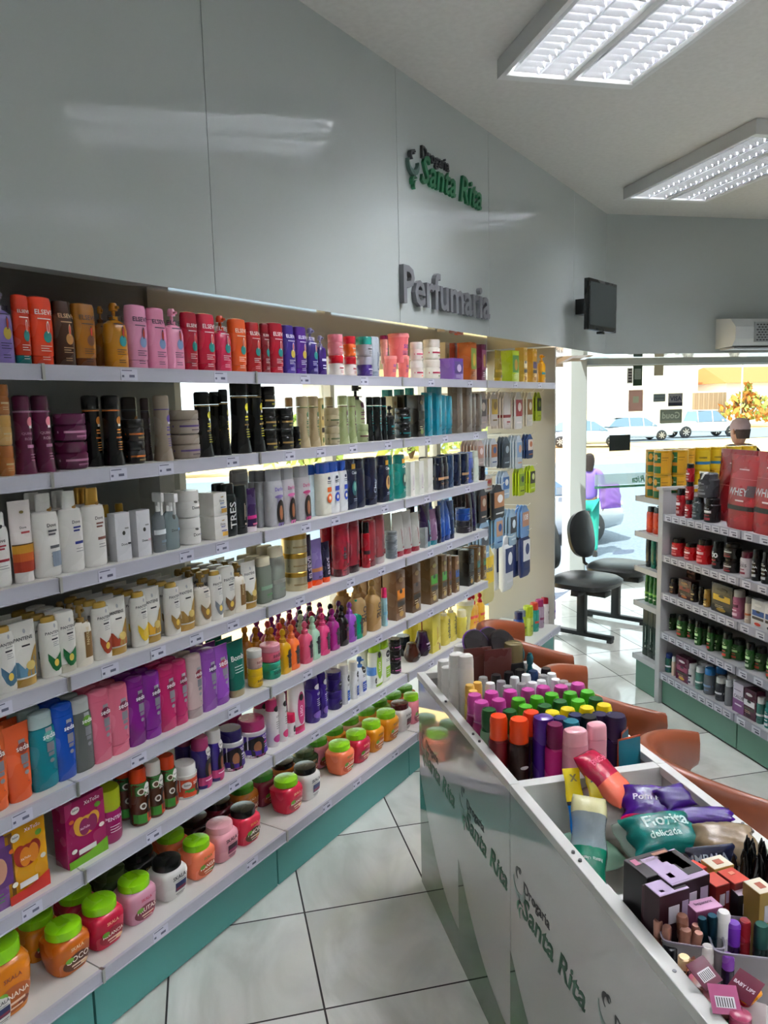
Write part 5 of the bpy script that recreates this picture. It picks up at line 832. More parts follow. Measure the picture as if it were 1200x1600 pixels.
# screen on the fascia
e = empty('wall_screen', W(3.30, .05, 2.16)); tag(e, 'small black flat screen on a bracket near the window corner', 'screen')
T = Matrix.Rotation(math.radians(45-7), 4, 'Z')
bm = bmesh.new(); bx(bm, -.225, .225, -.135, -.10, .0, .325, 0, .004); xf(bm, T); link('bezel', finish(bm, 'bezel', [M('17181a', 'pl')]), e)
bm = bmesh.new(); bx(bm, -.21, .21, -.1365, -.135, .03, .305); xf(bm, T); link('screen', finish(bm, 'screen', [M('2e3436', 'gl')]), e)
bm = bmesh.new(); bx(bm, -.05, .05, -.10, .04, .12, .22); bx(bm, .0, .06, -.12, -.09, -.015, 0); xf(bm, T); link('bracket', finish(bm, 'bracket', [M('202224', 'sa')]), e)
# air unit
AX = CX.x+.95
e = empty('air_curtain', (AX, CX.y, 2.08)); tag(e, 'white wall air unit with mesh grille above the shop window', 'air unit')
pf = [(0, 0), (-.04, 0), (-.20, .01), (-.235, .06), (-.235, .15), (-.17, .215), (-.0, .23)]
bm = bmesh.new()
A = [bm.verts.new((0, y, z)) for y, z in pf]; B = [bm.verts.new((1.2, y, z)) for y, z in pf]
for i in range(len(pf)-1): bm.faces.new((A[i], A[i+1], B[i+1], B[i]))
bm.faces.new(A); bm.faces.new(B[::-1]); bm.faces.new((A[0], B[0], B[-1], A[-1])); link('casing', finish(bm, 'casing', [M('b8bcbc', 'sa')], True, 25), e)
bm = bmesh.new(); bx(bm, .16, 1.12, -.245, -.235, .035, .185, 0)
for i in range(34):
    for j in range(7):
        x = .175+i*.028+(j % 2)*.014
        if x < 1.10: bx(bm, x, x+.016, -.248, -.244, .045+j*.019, .045+j*.019+.010, 1)
link('grille', finish(bm, 'grille', [M('8f9294', 'sa'), M('3c3e40', 'sa')], False), e)
bm = bmesh.new(); bx(bm, .02, 1.18, -.20, -.03, -.012, 0); link('outlet', finish(bm, 'outlet', [M('9a9c9e', 'sa')]), e)
# ceiling lamps
refl = M('d8dade', 'ch'); refl.node_tree.nodes['Principled BSDF'].inputs['Roughness'].default_value = .22
lampw = M('cfd0ce', 'sa'); tub_m = {}
def lamp(x0, y0, label, on=1.0, L=1.25, group='louvred ceiling lamps'):
    """x0,y0 = the far left corner; runs towards -y"""
    e = empty('ceiling_lamp', (x0, y0, CEIL)); tag(e, label, 'ceiling lamp', group); Wd = .60; D = -.075
    bm = bmesh.new(); bx(bm, 0, .02, -L, 0, D, -.002); bx(bm, Wd-.02, Wd, -L, 0, D, -.002); bx(bm, .02, Wd-.02, -.045, 0, D, -.002); bx(bm, .02, Wd-.02, -L, -L+.045, D, -.002); bx(bm, .02, Wd-.02, -L+.045, -.045, -.01, -.002); bx(bm, Wd/2-.012, Wd/2+.012, -L+.045, -.045, D, -.01)
    link('housing', finish(bm, 'housing', [lampw], False), e)
    st = LAMP*on
    for c in (.095, .215, .385, .505):
        bm = bmesh.new(); tube(bm, [(c, -.06, -.030), (c, -L+.06, -.030)], .011, 8)
        link('tube', finish(bm, 'tube', [M('f6f7fb', 'em%.1f' % st)]), e)
        bm = bmesh.new()
        for s in (-1, 1):
            pr = None
            for j in range(6):
                t = j/5; xx = c+s*(.022+.034*t**.6); zz = -.014-.058*t; q = [bm.verts.new((xx, -.05, zz)), bm.verts.new((xx, -L+.05, zz))]
                if pr: bm.faces.new((pr[0], pr[1], q[1], q[0]))
                pr = q
        n = 22
        for i in range(n):
            y = -.07-(L-.14)*i/(n-1)
            a = [bm.verts.new(p) for p in ((c-.054, y, -.070), (c+.054, y, -.070), (c+.040, y+.012, -.045), (c-.040, y+.012, -.045), (c+.040, y-.012, -.045), (c-.040, y-.012, -.045))]
            bm.faces.new((a[0], a[1], a[2], a[3])); bm.faces.new((a[0], a[1], a[4], a[5]))
        link('louvre', finish(bm, 'louvre', [refl], True, 60), e)
    return e
lamp(1.24, 3.13, 'large lit louvred ceiling lamp nearest the camera, at the top edge', .7)
lamp(2.76, 4.77, 'dimmer louvred ceiling lamp at the right edge near the window', .3)
for x, y, l in ((.1, .2, 'louvred ceiling lamp straight above the camera'), (2.9, 2.2, 'louvred ceiling lamp right of the camera'), (1.4, -.9, 'louvred ceiling lamp behind the camera at right'), (-1.2, -1.2, 'louvred ceiling lamp behind the camera at left'), (4.8, 3.6, 'louvred ceiling lamp over the far right aisle'), (3.6, -.6, 'louvred ceiling lamp far behind at right')): lamp(x, y, l, .4 if x < .5 else 1.0)
# stickers on the window (facing the street, so some read mirrored from inside)
def sticker(name, x0, y0, x1, y1, c, label, extra=()):
    a = onpl(x0, y1, (3, YW-.004, 0), (0, 1, 0)); b = onpl(x1, y0, (3, YW-.004, 0), (0, 1, 0))
    e = empty(name, (a.x, YW-.001, a.z)); tag(e, label, 'sticker'); w_, h_ = b.x-a.x, b.z-a.z
    bm = bmesh.new(); bx(bm, 0, w_, -.002, 0, 0, h_); link('sheet', finish(bm, 'sheet', [M(c, 'pr')], False), e)
    if extra:
        bm = bmesh.new(); ms = []
        for (u0, v0, u1, v1, cc) in extra:
            bx(bm, u0*w_, u1*w_, -.0028, -.002, v0*h_, v1*h_, len(ms)); ms.append(M(cc, 'pr'))
        link('print', finish(bm, 'print', ms, False), e)
    return e, w_, h_
FW_ = Face((0, YW, 0), (1, 0, 0), (0, -1, 0), 0)
def stext(e, s, w_, x, z, c, mirror=False, bold=.02):
    vs, fs, th = text_geo(s, bold); me = bpy.data.meshes.new('lettering'); me.from_pydata([(x+(-a if mirror else a)*w_, -.0035, z+b*w_) for a, _, b in vs], [], fs); me.materials.append(M(c, 'pr')); link('lettering', me, e)
sticker('card_sticker', 980, 575, 989, 599, 'b8bcbc', 'narrow white strip of card logos beside the green notice', [(.2, .08+i*.19, .8, .18+i*.19, '3a3e48') for i in range(5)])
sticker('opening_notice', 989, 571, 1004, 603, '2c4a38', 'dark green notice with white panel stuck on the window', [(.15, .32, .85, .84, '9aa8a4')]+[(.25, .38+i*.09, .75, .40+i*.09, '5a6a66') for i in range(5)])
sticker('square_sticker', 1022, 570, 1037, 587, 'b4b09c', 'plain beige square sticker high on the window')
sticker('poster', 982, 609, 1005, 643, 'c8a8a0', 'faded pink poster below the green notice', [(.3, .4, .7, .7, 'b8c8b4')])
sticker('payment_sticker', 1021, 615, 1040, 628, '7c8c94', 'small blue grey sticker left of the card sign', [(.1, .4, .9, .5, '4c5c68')])
e, a, b = sticker('payment_sticker', 1044, 614, 1067, 635, 'a4a8b0', 'payment card sticker with dark blue letters', [(0, 0, 1, .28, '3a4258')]); stext(e, 'VISA', a*.8, a*.52, b*.42, '20305c')
e, a, b = sticker('payment_sticker', 1031, 639, 1066, 662, '8c9a90', 'grey green sticker with mirrored white letters', [(0, 0, 1, .2, 'a4ac9c')]); stext(e, 'Goud', a*.8, a*.5, b*.36, 'd0dcd0', True)
sticker('dark_sign', 952, 679, 985, 705, '26302e', 'dark square sign stuck low on the window')
# frosted strip with the shop name
a = onpl(915, 765, (3, YW, 0), (0, 1, 0)); b = onpl(1012, 738, (3, YW, 0), (0, 1, 0))
e = empty('window_strip', (XC+.17, YW+.012, a.z)); tag(e, 'frosted strip across the window with pale green mirrored shop name', 'sticker')
bm = bmesh.new(); bx(bm, 0, 4.3, 0, .002, .03, b.z-a.z); bx(bm, 0, 4.3, 0, .002, 0, .022, 1); link('film', finish(bm, 'film', [M('f6faf8', 'cl'), M('7ab898', 'pr')], False), e)
for i in range(4): 
    vs, fs, th = text_geo('Santa Rita', .02, .25); me = bpy.data.meshes.new('lettering'); me.from_pydata([(.55+i*1.1-x*.34, -.002, .045+z*.34) for x, _, z in vs], [], fs); me.materials.append(M('8ab8a4', 'pr')); link('lettering', me, e)
# ================================================================ DISPLAY COUNTER
KX0, KX1, KY1 = .685, 1.10, 2.49
KY = [KY1, 1.655, 1.235, .45]; KZ = .785
e = empty('display_counter', ((KX0+KX1)/2, 1.6, 0)); tag(e, 'long white glossy basket counter with green swooshes on its side', 'counter'); off = Vector(e.location)
def kbox(name, boxes, mats, parent=None, bev=0):
    bm = bmesh.new()
    for b_ in boxes: bx(bm, b_[0]-off.x, b_[1]-off.x, b_[2]-off.y, b_[3]-off.y, b_[4], b_[5], b_[6] if len(b_) > 6 else 0, bev)
    return link(name, finish(bm, name, mats, False), parent or e)
klam = M('b9b8b6', 'gl'); klam.node_tree.nodes['Principled BSDF'].inputs['Roughness'].default_value = .05; klam.node_tree.nodes['Principled BSDF'].inputs['Coat Weight'].default_value = 1.0; klam.node_tree.nodes['Principled BSDF'].inputs['Coat IOR'].default_value = 1.9
kw = M('dcdcd8', 'sa'); KF = Face((KX0, KY1, 0), (0, -1, 0), (-1, 0, 0), math.radians(-90)); inv = Matrix.Translation(-off)
pb = [2.49, 1.665, .83, .45]
for i in range(3):
    pn_ = kbox('side_panel', [(KX0, KX0+.015, pb[i+1]+.0015, pb[i]-.0015, .0, KZ-.02)], [klam])
    for j in range(2):
        y0 = pb[i]-j*.4175
        if y0 <= pb[3]+.1: continue
        LL = min(.4165, y0-pb[i+1]); K = 14; bm = bmesh.new(); pr = None
        for t in range(K+1):
            u = t/K; y = y0-u*LL; zt = .075+(.33 if (i, j) == (0, 0) else .24)*(1-u)**2.1*.98+.03
            q = [bm.verts.new((KX0-.0006, y, .002)), bm.verts.new((KX0-.0006, y, zt))]
            if pr: bm.faces.new((pr[0], pr[1], q[1], q[0]))
            pr = q
        xf(bm, inv); link('green_swoosh', finish(bm, 'swoosh', [M('2f6a40', 'gl')], False), pn_)
        a0 = KY1-y0
        for t_ in (text_obj('script_words', 'Santa Rita', KF, a0+.075, .0004, .485, .315, M('23664a', 'pr'), .0006, .02, .25, parent=pn_), text_obj('small_word', 'Drogaria', KF, a0+.085, .0004, .55, .14, M('34363a', 'pr'), .0006, .01, parent=pn_)): t_.data.transform(inv)
        k0 = set(C.objects); icon(KF, pn_, a0+.012, .0004, .475, .10, M('8a9a94', 'pr'), dark, M('4a8a6a', 'pr'), .0006)
        for o in set(C.objects)-k0: o.data.transform(inv)
kbox('side_panel', [(KX1-.015, KX1, .45, KY1, 0, KZ-.02)], [klam]); kbox('end_panel', [(KX0+.015, KX1-.015, KY1-.015, KY1, 0, KZ-.02)], [klam])
rim = []
for i in range(3):
    z = KZ+(.004 if i == 2 else 0)
    rim += [(KX0-.004-(.004 if i == 2 else 0), KX0+.022, KY[i+1]+.001, KY[i]-.001, z-.022, z), (KX1-.022, KX1+.004, KY[i+1]+.001, KY[i]-.001, z-.022, z)]
rim.append((KX0+.022, KX1-.022, KY1-.022, KY1, KZ-.022, KZ)); kbox('rim', rim, [kw], bev=.002)
bm = bmesh.new()
for y in (2.2, 1.95, 1.9, 1.35, 1.32, 1.0, .6):
    for x in (KX0+.008, KX1-.008):
        loft(bm, [(KZ+.0002, .004, .004, 2, x-off.x, y-off.y), (KZ+.0050, .0035, .0035, 2, x-off.x, y-off.y)], 8)
link('screw', finish(bm, 'screw', [M('6a6a6c', 'me')]), e)
kbox('divider', [(KX0+.015, KX1-.015, 1.640, 1.672, .45, KZ-.002)], [kw], bev=.002); kbox('divider', [(KX0+.015, KX1-.015, 1.228, 1.244, .45, KZ-.03)], [kw])
kbox('compartment_floor', [(KX0+.015, KX1-.015, 1.672, KY1-.015, .600, .612), (KX0+.015, KX1-.015, 1.244, 1.64, .56, .572), (KX0+.015, KX1-.015, .45, 1.228, .60, .612)], [kw])
# --- bottles in the first compartment, placed by their cap tops
ZF = .613
def kput(kind, cx, cy, zt, d, body, cap, fam, desc, bk='pl', ck='pl', rz=0, dp=None, place='far counter basket', zb=ZF):
    p = onz(cx, cy, zt); x = min(max(p.x, KX0+.02+d/2), KX1-.02-d/2); y = min(max(p.y, 1.675+d/2*(dp or DR[kind])), KY1-.02-d/2)
    return put(kind, product(kind, d, (dp or DR[kind])*d, zt-zb, body, cap, fam, bk, ck), (x, y, zb), math.radians(rz), desc, place, (cx, 0))
for (x, y, zt, d) in ((676, 1032, .88, .045), (686, 1042, .87, .045), (702, 1021, .94, .052), (722, 1006, .90, .06), (728, 1022, .94, .048)): kput('inv', x, y, zt, d, 'ecebe6', 'e4e3de', 'vt:DERMA:8a8c90', 'tall white bottle' if zt > .9 else 'short white bottle', dp=.7)
for (x, y) in ((734, 1070), (746, 1066), (739, 1079)): kput('can', x, y, .86, .034, 'e8d070', 'f0c868', '', 'slim yellow capped bottle')
for (x, y) in ((741, 1085), (752, 1096), (768, 1081), (779, 1093), (797, 1079), (825, 1077), (849, 1073), (877, 1072), (903, 1068)): kput('can', x, y, .865, .050, 'a83470', 'c850a4', 'salon:f0d0e4:d88abc', 'magenta bottle with orchid pink cap')
for (x, y) in ((810, 1092), (839, 1089), (862, 1084), (891, 1082), (918, 1080), (821, 1103), (903, 1094)): kput('can', x, y, .862, .050, 'a8c89a', '58b02c', 'salon:3a7a2c:d8e8c8', 'pale bottle with bright green cap')
for (x, y) in ((764, 1108), (796, 1110), (851, 1102), (875, 1095), (931, 1091)): kput('can', x, y, .862, .050, '9abf9c', '14602e', 'band:e8f0d8:5a9a3c', 'pale green bottle with dark green cap')
for (x, y) in ((863, 1112), (887, 1107), (917, 1105), (944, 1101)): kput('can', x, y, .862, .050, 'd8a82c', 'ecd41c', '', 'amber bottle with yellow cap')
for (x, y) in ((755, 1058), (766, 1067), (783, 1064), (793, 1072), (804, 1058), (815, 1068), (822, 1054), (832, 1066), (846, 1063), (849, 1055), (862, 1052), (868, 1061), (881, 1064), (889, 1069)): kput('can', x, y, .855, .036, 'dfe3e4', 'eef0f0', '', 'little clear capped bottle', bk='cl', ck='cl' if x % 2 else 'pl')
for (x, y, c, n) in ((775, 1054, '1c1c20', 'black'), (795, 1050, '18181c', 'black'), (812, 1046, '1a1a1e', 'black'), (833, 1048, '24406c', 'blue'), (853, 1044, '141418', 'black')): kput('can', x, y, .862, .038, '2a2428', c, '', 'small bottle with %s cap' % n)
kput('tube', 746, 1012, .92, .095, '6a4038', '2c1a16', 'txt:NUTRI:e8d0c8:.4:1.0', 'left brown satin tube', dp=.5); kput('tube', 778, 1014, .92, .095, '6a3c34', '2c1a16', 'txt:NUTRI:e8d0c8:.4:1.0', 'right brown satin tube', dp=.5)
kput('bot', 802, 1003, .93, .07, '17161a', 'b8a878', 'jlab:oil:c8b88a', 'black bottle with clear gold stopper', ck='cl', dp=1); kput('nozz', 815, 1012, .90, .055, 'e86a44', '1c6a74', '', 'coral bottle with teal nozzle, left'); kput('nozz', 828, 1020, .90, .06, 'e86a44', '1c6a74', '', 'coral bottle with teal nozzle, right')
for (kind, x, y, zt, d, b_, c_, f, ds, dpp) in (('can', 779, 1118, .872, .056, '7c1420', 'e4501c', 'band:e8d0b0:b03020', 'dark red bottle with orange cap', 1), ('can', 811, 1123, .872, .060, '3a2018', 'e4501c', 'murumuru', 'dark brown bottle with orange cap and white seeds', 1), ('can', 830, 1112, .872, .054, '4a2418', 'e0481c', '', 'brown bottle with red orange cap', 1),
  ('inv', 849, 1118, .876, .056, '5c2c94', '4c2480', 'vt:FEMINILITY:3c1c6a:.7', 'purple oval bottle with vertical letters', .9), ('can', 867, 1131, .870, .052, 'd0348c', '7c1c54', 'band:e870b4:e870b4', 'fuchsia bottle with wine cap', 1), ('can', 875, 1121, .866, .048, '2c3468', '202c6a', '', 'navy capped bottle', 1), ('can', 899, 1116, .866, .048, '2c3060', '1c2454', '', 'indigo capped bottle', 1), ('can', 892, 1126, .866, .054, '1c7484', '1a7a8c', '', 'bottle with teal blue cap', 1), ('can', 920, 1119, .868, .054, '18181c', '121216', '', 'black capped bottle', 1), ('can', 937, 1115, .868, .052, '2a1a3c', '2c1a48', '', 'aubergine capped bottle', 1), ('can', 962, 1117, .872, .066, '30204c', '2c1a44', 'jlab:plus:b8a0d0', 'large dark violet bottle', 1),
  ('seda', 899, 1139, .876, .064, 'e8a8b4', 'eeb4bc', 'pinkw', 'pink bottle with upside down portrait', .75), ('seda', 932, 1130, .874, .052, 'e4a4b0', 'eeb0ba', '', 'pink oval bottle without print', .8)): kput(kind, x, y, zt, d, b_, c_, f, ds, dp=dpp)
kput('jar', 963, 1180, .72, .062, '1c7a74', '1c8078', '', 'teal green jar with flat lid'); kput('tube', 951, 1160, .80, .045, '8a6ab0', 'b8a0c8', '', 'lilac sachet tube')
kput('pouch', 976, 1140, .84, .05, 'c05a30', '', 'sach', 'left teal and orange sachet', rz=40); kput('pouch', 993, 1150, .83, .075, 'b85430', '', 'sach', 'right teal and orange sachet', rz=10)
# hair brushes behind the tubes
for (x, y, c, l) in ((745, 1000, '8a4ac0', 'left purple hair brush with dark round pad in the counter basket'), (768, 996, '8a4ac0', 'middle purple hair brush with dark round pad in the counter basket'), (786, 1000, '3a2a2c', 'dark brown hair brush at the back of the counter basket')):
    p = onz(x, y, .92); e2 = empty('hair_brush', (min(p.x, KX1-.05), min(p.y, KY1-.06), .80), 0); tag(e2, l, 'brush')
    q = Matrix.Rotation(math.radians(62), 4, 'X') @ Matrix.Rotation(.4, 4, 'Z')
    bm = bmesh.new(); loft(bm, [(-.012, .040, .052, 2.2), (0, .046, .058, 2.2), (.006, .044, .056, 2.2)], 20); tube(bm, [(0, -.055, -.004), (0, -.10, -.006), (0, -.16, -.004)], .011, 8); xf(bm, Matrix.Translation((0, 0, .10)) @ q); link('handle', finish(bm, 'handle', [M(c, 'pl')]), e2)
    bm = bmesh.new(); loft(bm, [(.0065, .043, .055, 2.2), (.013, .040, .052, 2.2)], 20); xf(bm, Matrix.Translation((0, 0, .10)) @ q); link('pad', finish(bm, 'pad', [M('2a2226', 'pl')]), e2)
# --- soft packs in the second compartment
def packet(name, cx, cy, z, w_, h_, t, yaw, tilt, roll, zones, label, txt=None, clear=None, k='ba', cat='pack', seed=1):
    """a filled pillow bag: zones = [(v1, colour)] from its foot up"""
    p = onz(cx, cy, z); e2 = empty(name, p); tag(e2, label, cat); r_ = random.Random(seed); NU, NV = 14, 18; ms = [M(c, k if not (clear and c == clear) else 'cl') for _, c in zones]
    q = Matrix.Rotation(math.radians(yaw), 4, 'Z') @ Matrix.Rotation(math.radians(tilt), 4, 'X') @ Matrix.Rotation(math.radians(roll), 4, 'Y')
    ph = [(r_.uniform(5, 16), r_.uniform(5, 16), r_.uniform(0, 6)) for _ in range(4)]
    def zf(u, v, s):
        b_ = t/2*max(0, (1-abs(u)**3))**.6*max(0, (1-abs(v)**4))**.6
        return s*(b_+sum(math.sin(u*a+v*c+d) for a, c, d in ph)*t*.022*(1-abs(u))+.0008)
    bm = bmesh.new(); G = {}
    for s in (1, -1):
        for i in range(NU+1):
            for j in range(NV+1):
                u, v = i/NU*2-1, j/NV*2-1
                edge = i in (0, NU) or j in (0, NV)
                if edge and s == -1: G[(s, i, j)] = G[(1, i, j)]; continue
                sh = 1-.06*math.cos(v*7+ph[0][2])*abs(u)
                G[(s, i, j)] = bm.verts.new((u*w_/2*sh, v*h_/2, 0 if edge else zf(u, v, s)))
        for i in range(NU):
            for j in range(NV):
                v = (j+.5)/NV; mi = next((n for n, (b_, c) in enumerate(zones) if v <= b_), len(zones)-1)
                f = [G[(s, i, j)], G[(s, i+1, j)], G[(s, i+1, j+1)], G[(s, i, j+1)]]
                bm.faces.new(f if s > 0 else f[::-1]).material_index = mi
    xf(bm, q); link('bag', finish(bm, 'bag', ms, True, 70), e2)
    if txt:
        me = bpy.data.meshes.new('print'); V, Fc, mi = [], [], []; cols = []
        for (s_, u, v, wd, c, rot) in txt:
            vs, fs, th = text_geo(s_, .02); k0 = len(V); ca, sa = math.cos(math.radians(rot)), math.sin(math.radians(rot))
            for (x, _, y) in vs:
                X = u*w_/2+(x*ca-y*sa)*wd; Y = v*h_/2+(x*sa+y*ca)*wd; V.append(tuple(q @ Vector((X, Y, zf(max(-1, min(1, X/w_*2)), max(-1, min(1, Y/h_*2)), 1)+.0012))))
            for f in fs: Fc.append(tuple(i+k0 for i in f)); mi.append(len(cols))
            cols.append(M(c, 'pr'))
        me.from_pydata(V, [], Fc)
        for m_ in cols: me.materials.append(m_)
        me.polygons.foreach_set('material_index', mi); link('print', me, e2)
    return e2
packet('sponge_pack', 1010, 1300, .68, .22, .16, .09, 20, 5, 0, [(1, 'd8ccc4')], 'crumpled clear bag low among the sponge packs in the counter', k='cl', seed=9)
packet('sponge_pack', 920, 1330, .66, .14, .12, .06, 0, 5, 0, [(1, 'b8dcc8')], 'pale green sponge pack at the bottom of the counter basket', seed=12)
packet('sponge_pack', 945, 1215, .80, .10, .15, .05, 32, 35, 8, [(.45, 'f08a70'), (1, 'c81c58')], 'crimson and peach sponge pack leaning on the counter divider', txt=[('BUCHA', 0, .4, .07, 'f06a94', 0)], seed=2)
packet('sponge_pack', 962, 1270, .72, .16, .15, .08, -10, 15, 5, [(1, 'e4e0dc')], 'clear bag of white pads between the crimson and teal packs', k='cl', seed=11)
packet('blister_card', 899, 1252, .76, .045, .15, .008, -8, 62, 14, [(.42, '1c88d0'), (.52, '20304c'), (1, 'ecd81c')], 'upright yellow and blue card pack in the counter basket', txt=[('x', 0, .6, .02, '8a7a10', 0)], seed=3)
packet('blister_card', 928, 1224, .80, .035, .07, .006, 0, 55, -12, [(1, 'e4cc18')], 'small yellow card standing before the crimson pack', txt=[('x', 0, .1, .018, '3a3a10', 0)], seed=4)
packet('brush_pack', 920, 1312, .765, .075, .19, .045, -28, 40, 10, [(.40, '0f9478'), (.78, 'c8d4dc'), (1, 'dcd8b0')], 'clear and green toothbrush pack with yellow side', clear='c8d4dc', txt=[('hasta dienta', 0, -.45, .05, 'd0e8e0', 180)], seed=5)
bm = bmesh.new()
packet('pompom_pack', 1020, 1258, .77, .14, .10, .05, -25, 25, 0, [(.10, 'e0307c'), (1, '5c1c90')], 'front purple cotton pack with white letters', txt=[('Pom Pom', 0, -.1, .09, 'f0e4f4', 0)], seed=6)
packet('pompom_pack', 1054, 1246, .79, .085, .06, .03, 10, 30, 0, [(1, '54208a')], 'small purple cotton pack behind the lettered one', seed=7)
packet('pompom_pack', 1100, 1276, .785, .13, .045, .03, -14, 20, 0, [(1, '5c2094')], 'long purple cotton pack lying on the counter rim', seed=8)
packet('sponge_bag', 1034, 1303, .78, .155, .095, .06, -3, 22, 0, [(1, '148a84')], 'big teal bag of sponges with white letters', txt=[('Florita', .1, .0, .10, 'd4f0ea', 0), ('delicada', -.1, -.55, .07, 'd4f0ea', 0)], seed=10)
packet('sponge_bag', 992, 1312, .755, .07, .09, .05, 10, 30, 0, [(1, 'd8e4dc')], 'clear pale bag end beside the big teal bag', k='cl', seed=13)
packet('cotton_bag', 1133, 1318, .775, .13, .09, .06, -18, 20, 0, [(1, '9c8a72')], 'beige brown glossy bag at the right of the counter', seed=14)
packet('nail_card', 1112, 1340, .80, .10, .045, .006, -6, 65, 0, [(1, '1c2450')], 'dark blue nail polish card with grey letters', txt=[('IMPALA', -.1, -.35, .075, 'a8b0b8', 0)], seed=15)
# bunch of black pencils
rp = random.Random(3)
for i in range(24):
    p = onz(1156+rp.uniform(0, 48), 1322+rp.uniform(-12, 22), .86); dz = Vector((rp.uniform(-.012, .012), rp.uniform(-.01, .015), 0))
    bm = bmesh.new(); tube(bm, [Vector((0, 0, -.14)), dz*.6, dz+Vector((0, 0, .038)), dz*1.1+Vector((0, 0, .055))], .006, 8, taper=[.006, .006, .0055, .001]); tube(bm, [dz*.6, dz*.65+Vector((0, 0, .004))], .0064, 8, 1)
    o = link('makeup_pencil', finish(bm, 'pencil', [M('141216', 'pl'), M('c8c8cc', 'me')]), None, (min(p.x, KX1-.03), p.y, .805)); tag(o, 'black makeup pencil in the dense bunch at the counter edge', 'pencil', 'black makeup pencils in a bunch')
# --- boxes and bins in the near compartment
def cbox(name, cx, cy, zt, wx, wy, h, yaw, side, top, label, ring_=None, prints=(), txt=None):
    p = onz(cx, cy, zt); hwx = (wx*math.cos(math.radians(abs(yaw)))+wy*math.sin(math.radians(abs(yaw))))/2; h = min(h, zt-ZF); e2 = empty(name, (max(KX0+.026+hwx, min(KX1-.026-hwx, p.x)), p.y, zt-h), math.radians(yaw)); tag(e2, label, 'box'); bm = bmesh.new(); bx(bm, -wx/2, wx/2, -wy/2, wy/2, 0, h, 0, .001); link('carton', finish(bm, 'carton', [M(side, 'pr')], False), e2)
    bm = bmesh.new(); ms = [M(top, 'pr')]; bx(bm, -wx/2+.001, wx/2-.001, -wy/2+.001, wy/2-.001, h, h+.0006)
    for (u0, v0, u1, v1, c) in prints: bx(bm, u0*wx/2, u1*wx/2, v0*wy/2, v1*wy/2, h+.0006, h+.0012, len(ms)); ms.append(M(c, 'pr'))
    link('top_print', finish(bm, 'top', ms, False), e2)
    bm = bmesh.new(); ms = [M('c8c4cc', 'pr'), M('b0a0b8', 'pr')]; bx(bm, -.2*wx, .15*wx, -wy/2-.0008, -wy/2, h*.72, h*.88, 0); bx(bm, .25*wx, .45*wx, -wy/2-.0008, -wy/2, h*.74, h*.9, 1)
    if ring_:
        loft(bm, [(0, .012, .012, 2), (.0012, .012, .012, 2)], 16, 2); bm.verts.ensure_lookup_table()
        for v in bm.verts[-32:]: v.co = Vector((-wx/2-.0012+v.co.z, v.co.x, h*.55+v.co.y))
        ms.append(M(ring_, 'pr'))
    link('side_print', finish(bm, 'side', ms, False), e2)
    if txt:
        vs, fs, th = text_geo(txt[0], .015); me = bpy.data.meshes.new('lettering'); me.from_pydata([(txt[1]*wx/2+x*txt[3], txt[2]*wy/2+y*txt[3], h+.0018) for x, _, y in vs], [], fs); me.materials.append(M(txt[4], 'pr')); link('lettering', me, e2)
    return e2
WOM = [(.1, -.7, .95, .9, '241a1c'), (.2, -.3, .7, .5, 'b8846a'), (-.95, -.9, .1, .9, 'c8b4d4'), (-.7, -.6, -.45, -.3, '8a2c80')]
cbox('hair_iron_box', 995, 1353, .865, .095, .062, .20, 9, '1e161a', '2c1c22', 'large black brown box with arm picture in the counter', prints=[(.2, -.2, .9, .8, 'b0806a'), (-.85, .2, -.6, .75, 'c87a98')], txt=('BELISSIMA', -.15, .2, .045, 'b8a8b0'))
cbox('hair_iron_box', 1052, 1354, .865, .085, .088, .20, 9, '2a1620', 'c4b0cc', 'lilac topped hair tool box with portraits, rear', prints=WOM+[(.0, .1, .7, .9, '2a1c20'), (.2, .3, .6, .7, 'c09478')])
cbox('hair_iron_box', 1040, 1385, .86, .065, .040, .20, 8, '3c1424', 'c4b0cc', 'lilac topped hair tool box with portrait, front', prints=WOM)
cbox('hair_iron_box', 995, 1395, .855, .048, .044, .20, 8, '4a1c2c', '2c1820', 'maroon box with yellow round seal by the rim', ring_='b89a20', prints=[(.0, -.9, .4, .9, 'b8b4bc')])
cbox('polish_box', 1088, 1352, .85, .022, .03, .12, 20, 'a8301c', 'd8482c', 'small orange red carton behind the others')
cbox('powder_box', 1121, 1347, .85, .045, .035, .12, 6, 'c8a458', 'ece4d0', 'cream carton with peach dot, farther one', prints=[(-.3, -.4, .4, .4, 'b86a50')])
cbox('powder_box', 1117, 1374, .845, .032, .038, .14, 8, '7c1c14', 'c84a34', 'left orange red carton of a pair'); cbox('powder_box', 1146, 1368, .848, .036, .042, .14, 8, '8a2014', 'c8401c', 'right orange red carton of a pair', prints=[(-.2, .1, .4, .5, 'd88a70')])
cbox('lotion_box', 1160, 1392, .835, .032, .025, .13, -4, '17141a', 'c8b4c4', 'black carton with pale pink top'); cbox('powder_box', 1187, 1384, .86, .036, .040, .20, 4, 'a88c4c', 'ece4d0', 'tall gold carton with peach dot at the right edge', prints=[(-.3, -.4, .4, .4, 'b86a50')])
cbox('lotion_box', 1100, 1413, .83, .055, .03, .16, 3, '8a4c70', 'd8a8c8', 'pink carton with hang tab in the counter', txt=('bepantriz', 0, 0, .035, '5a3a54'))
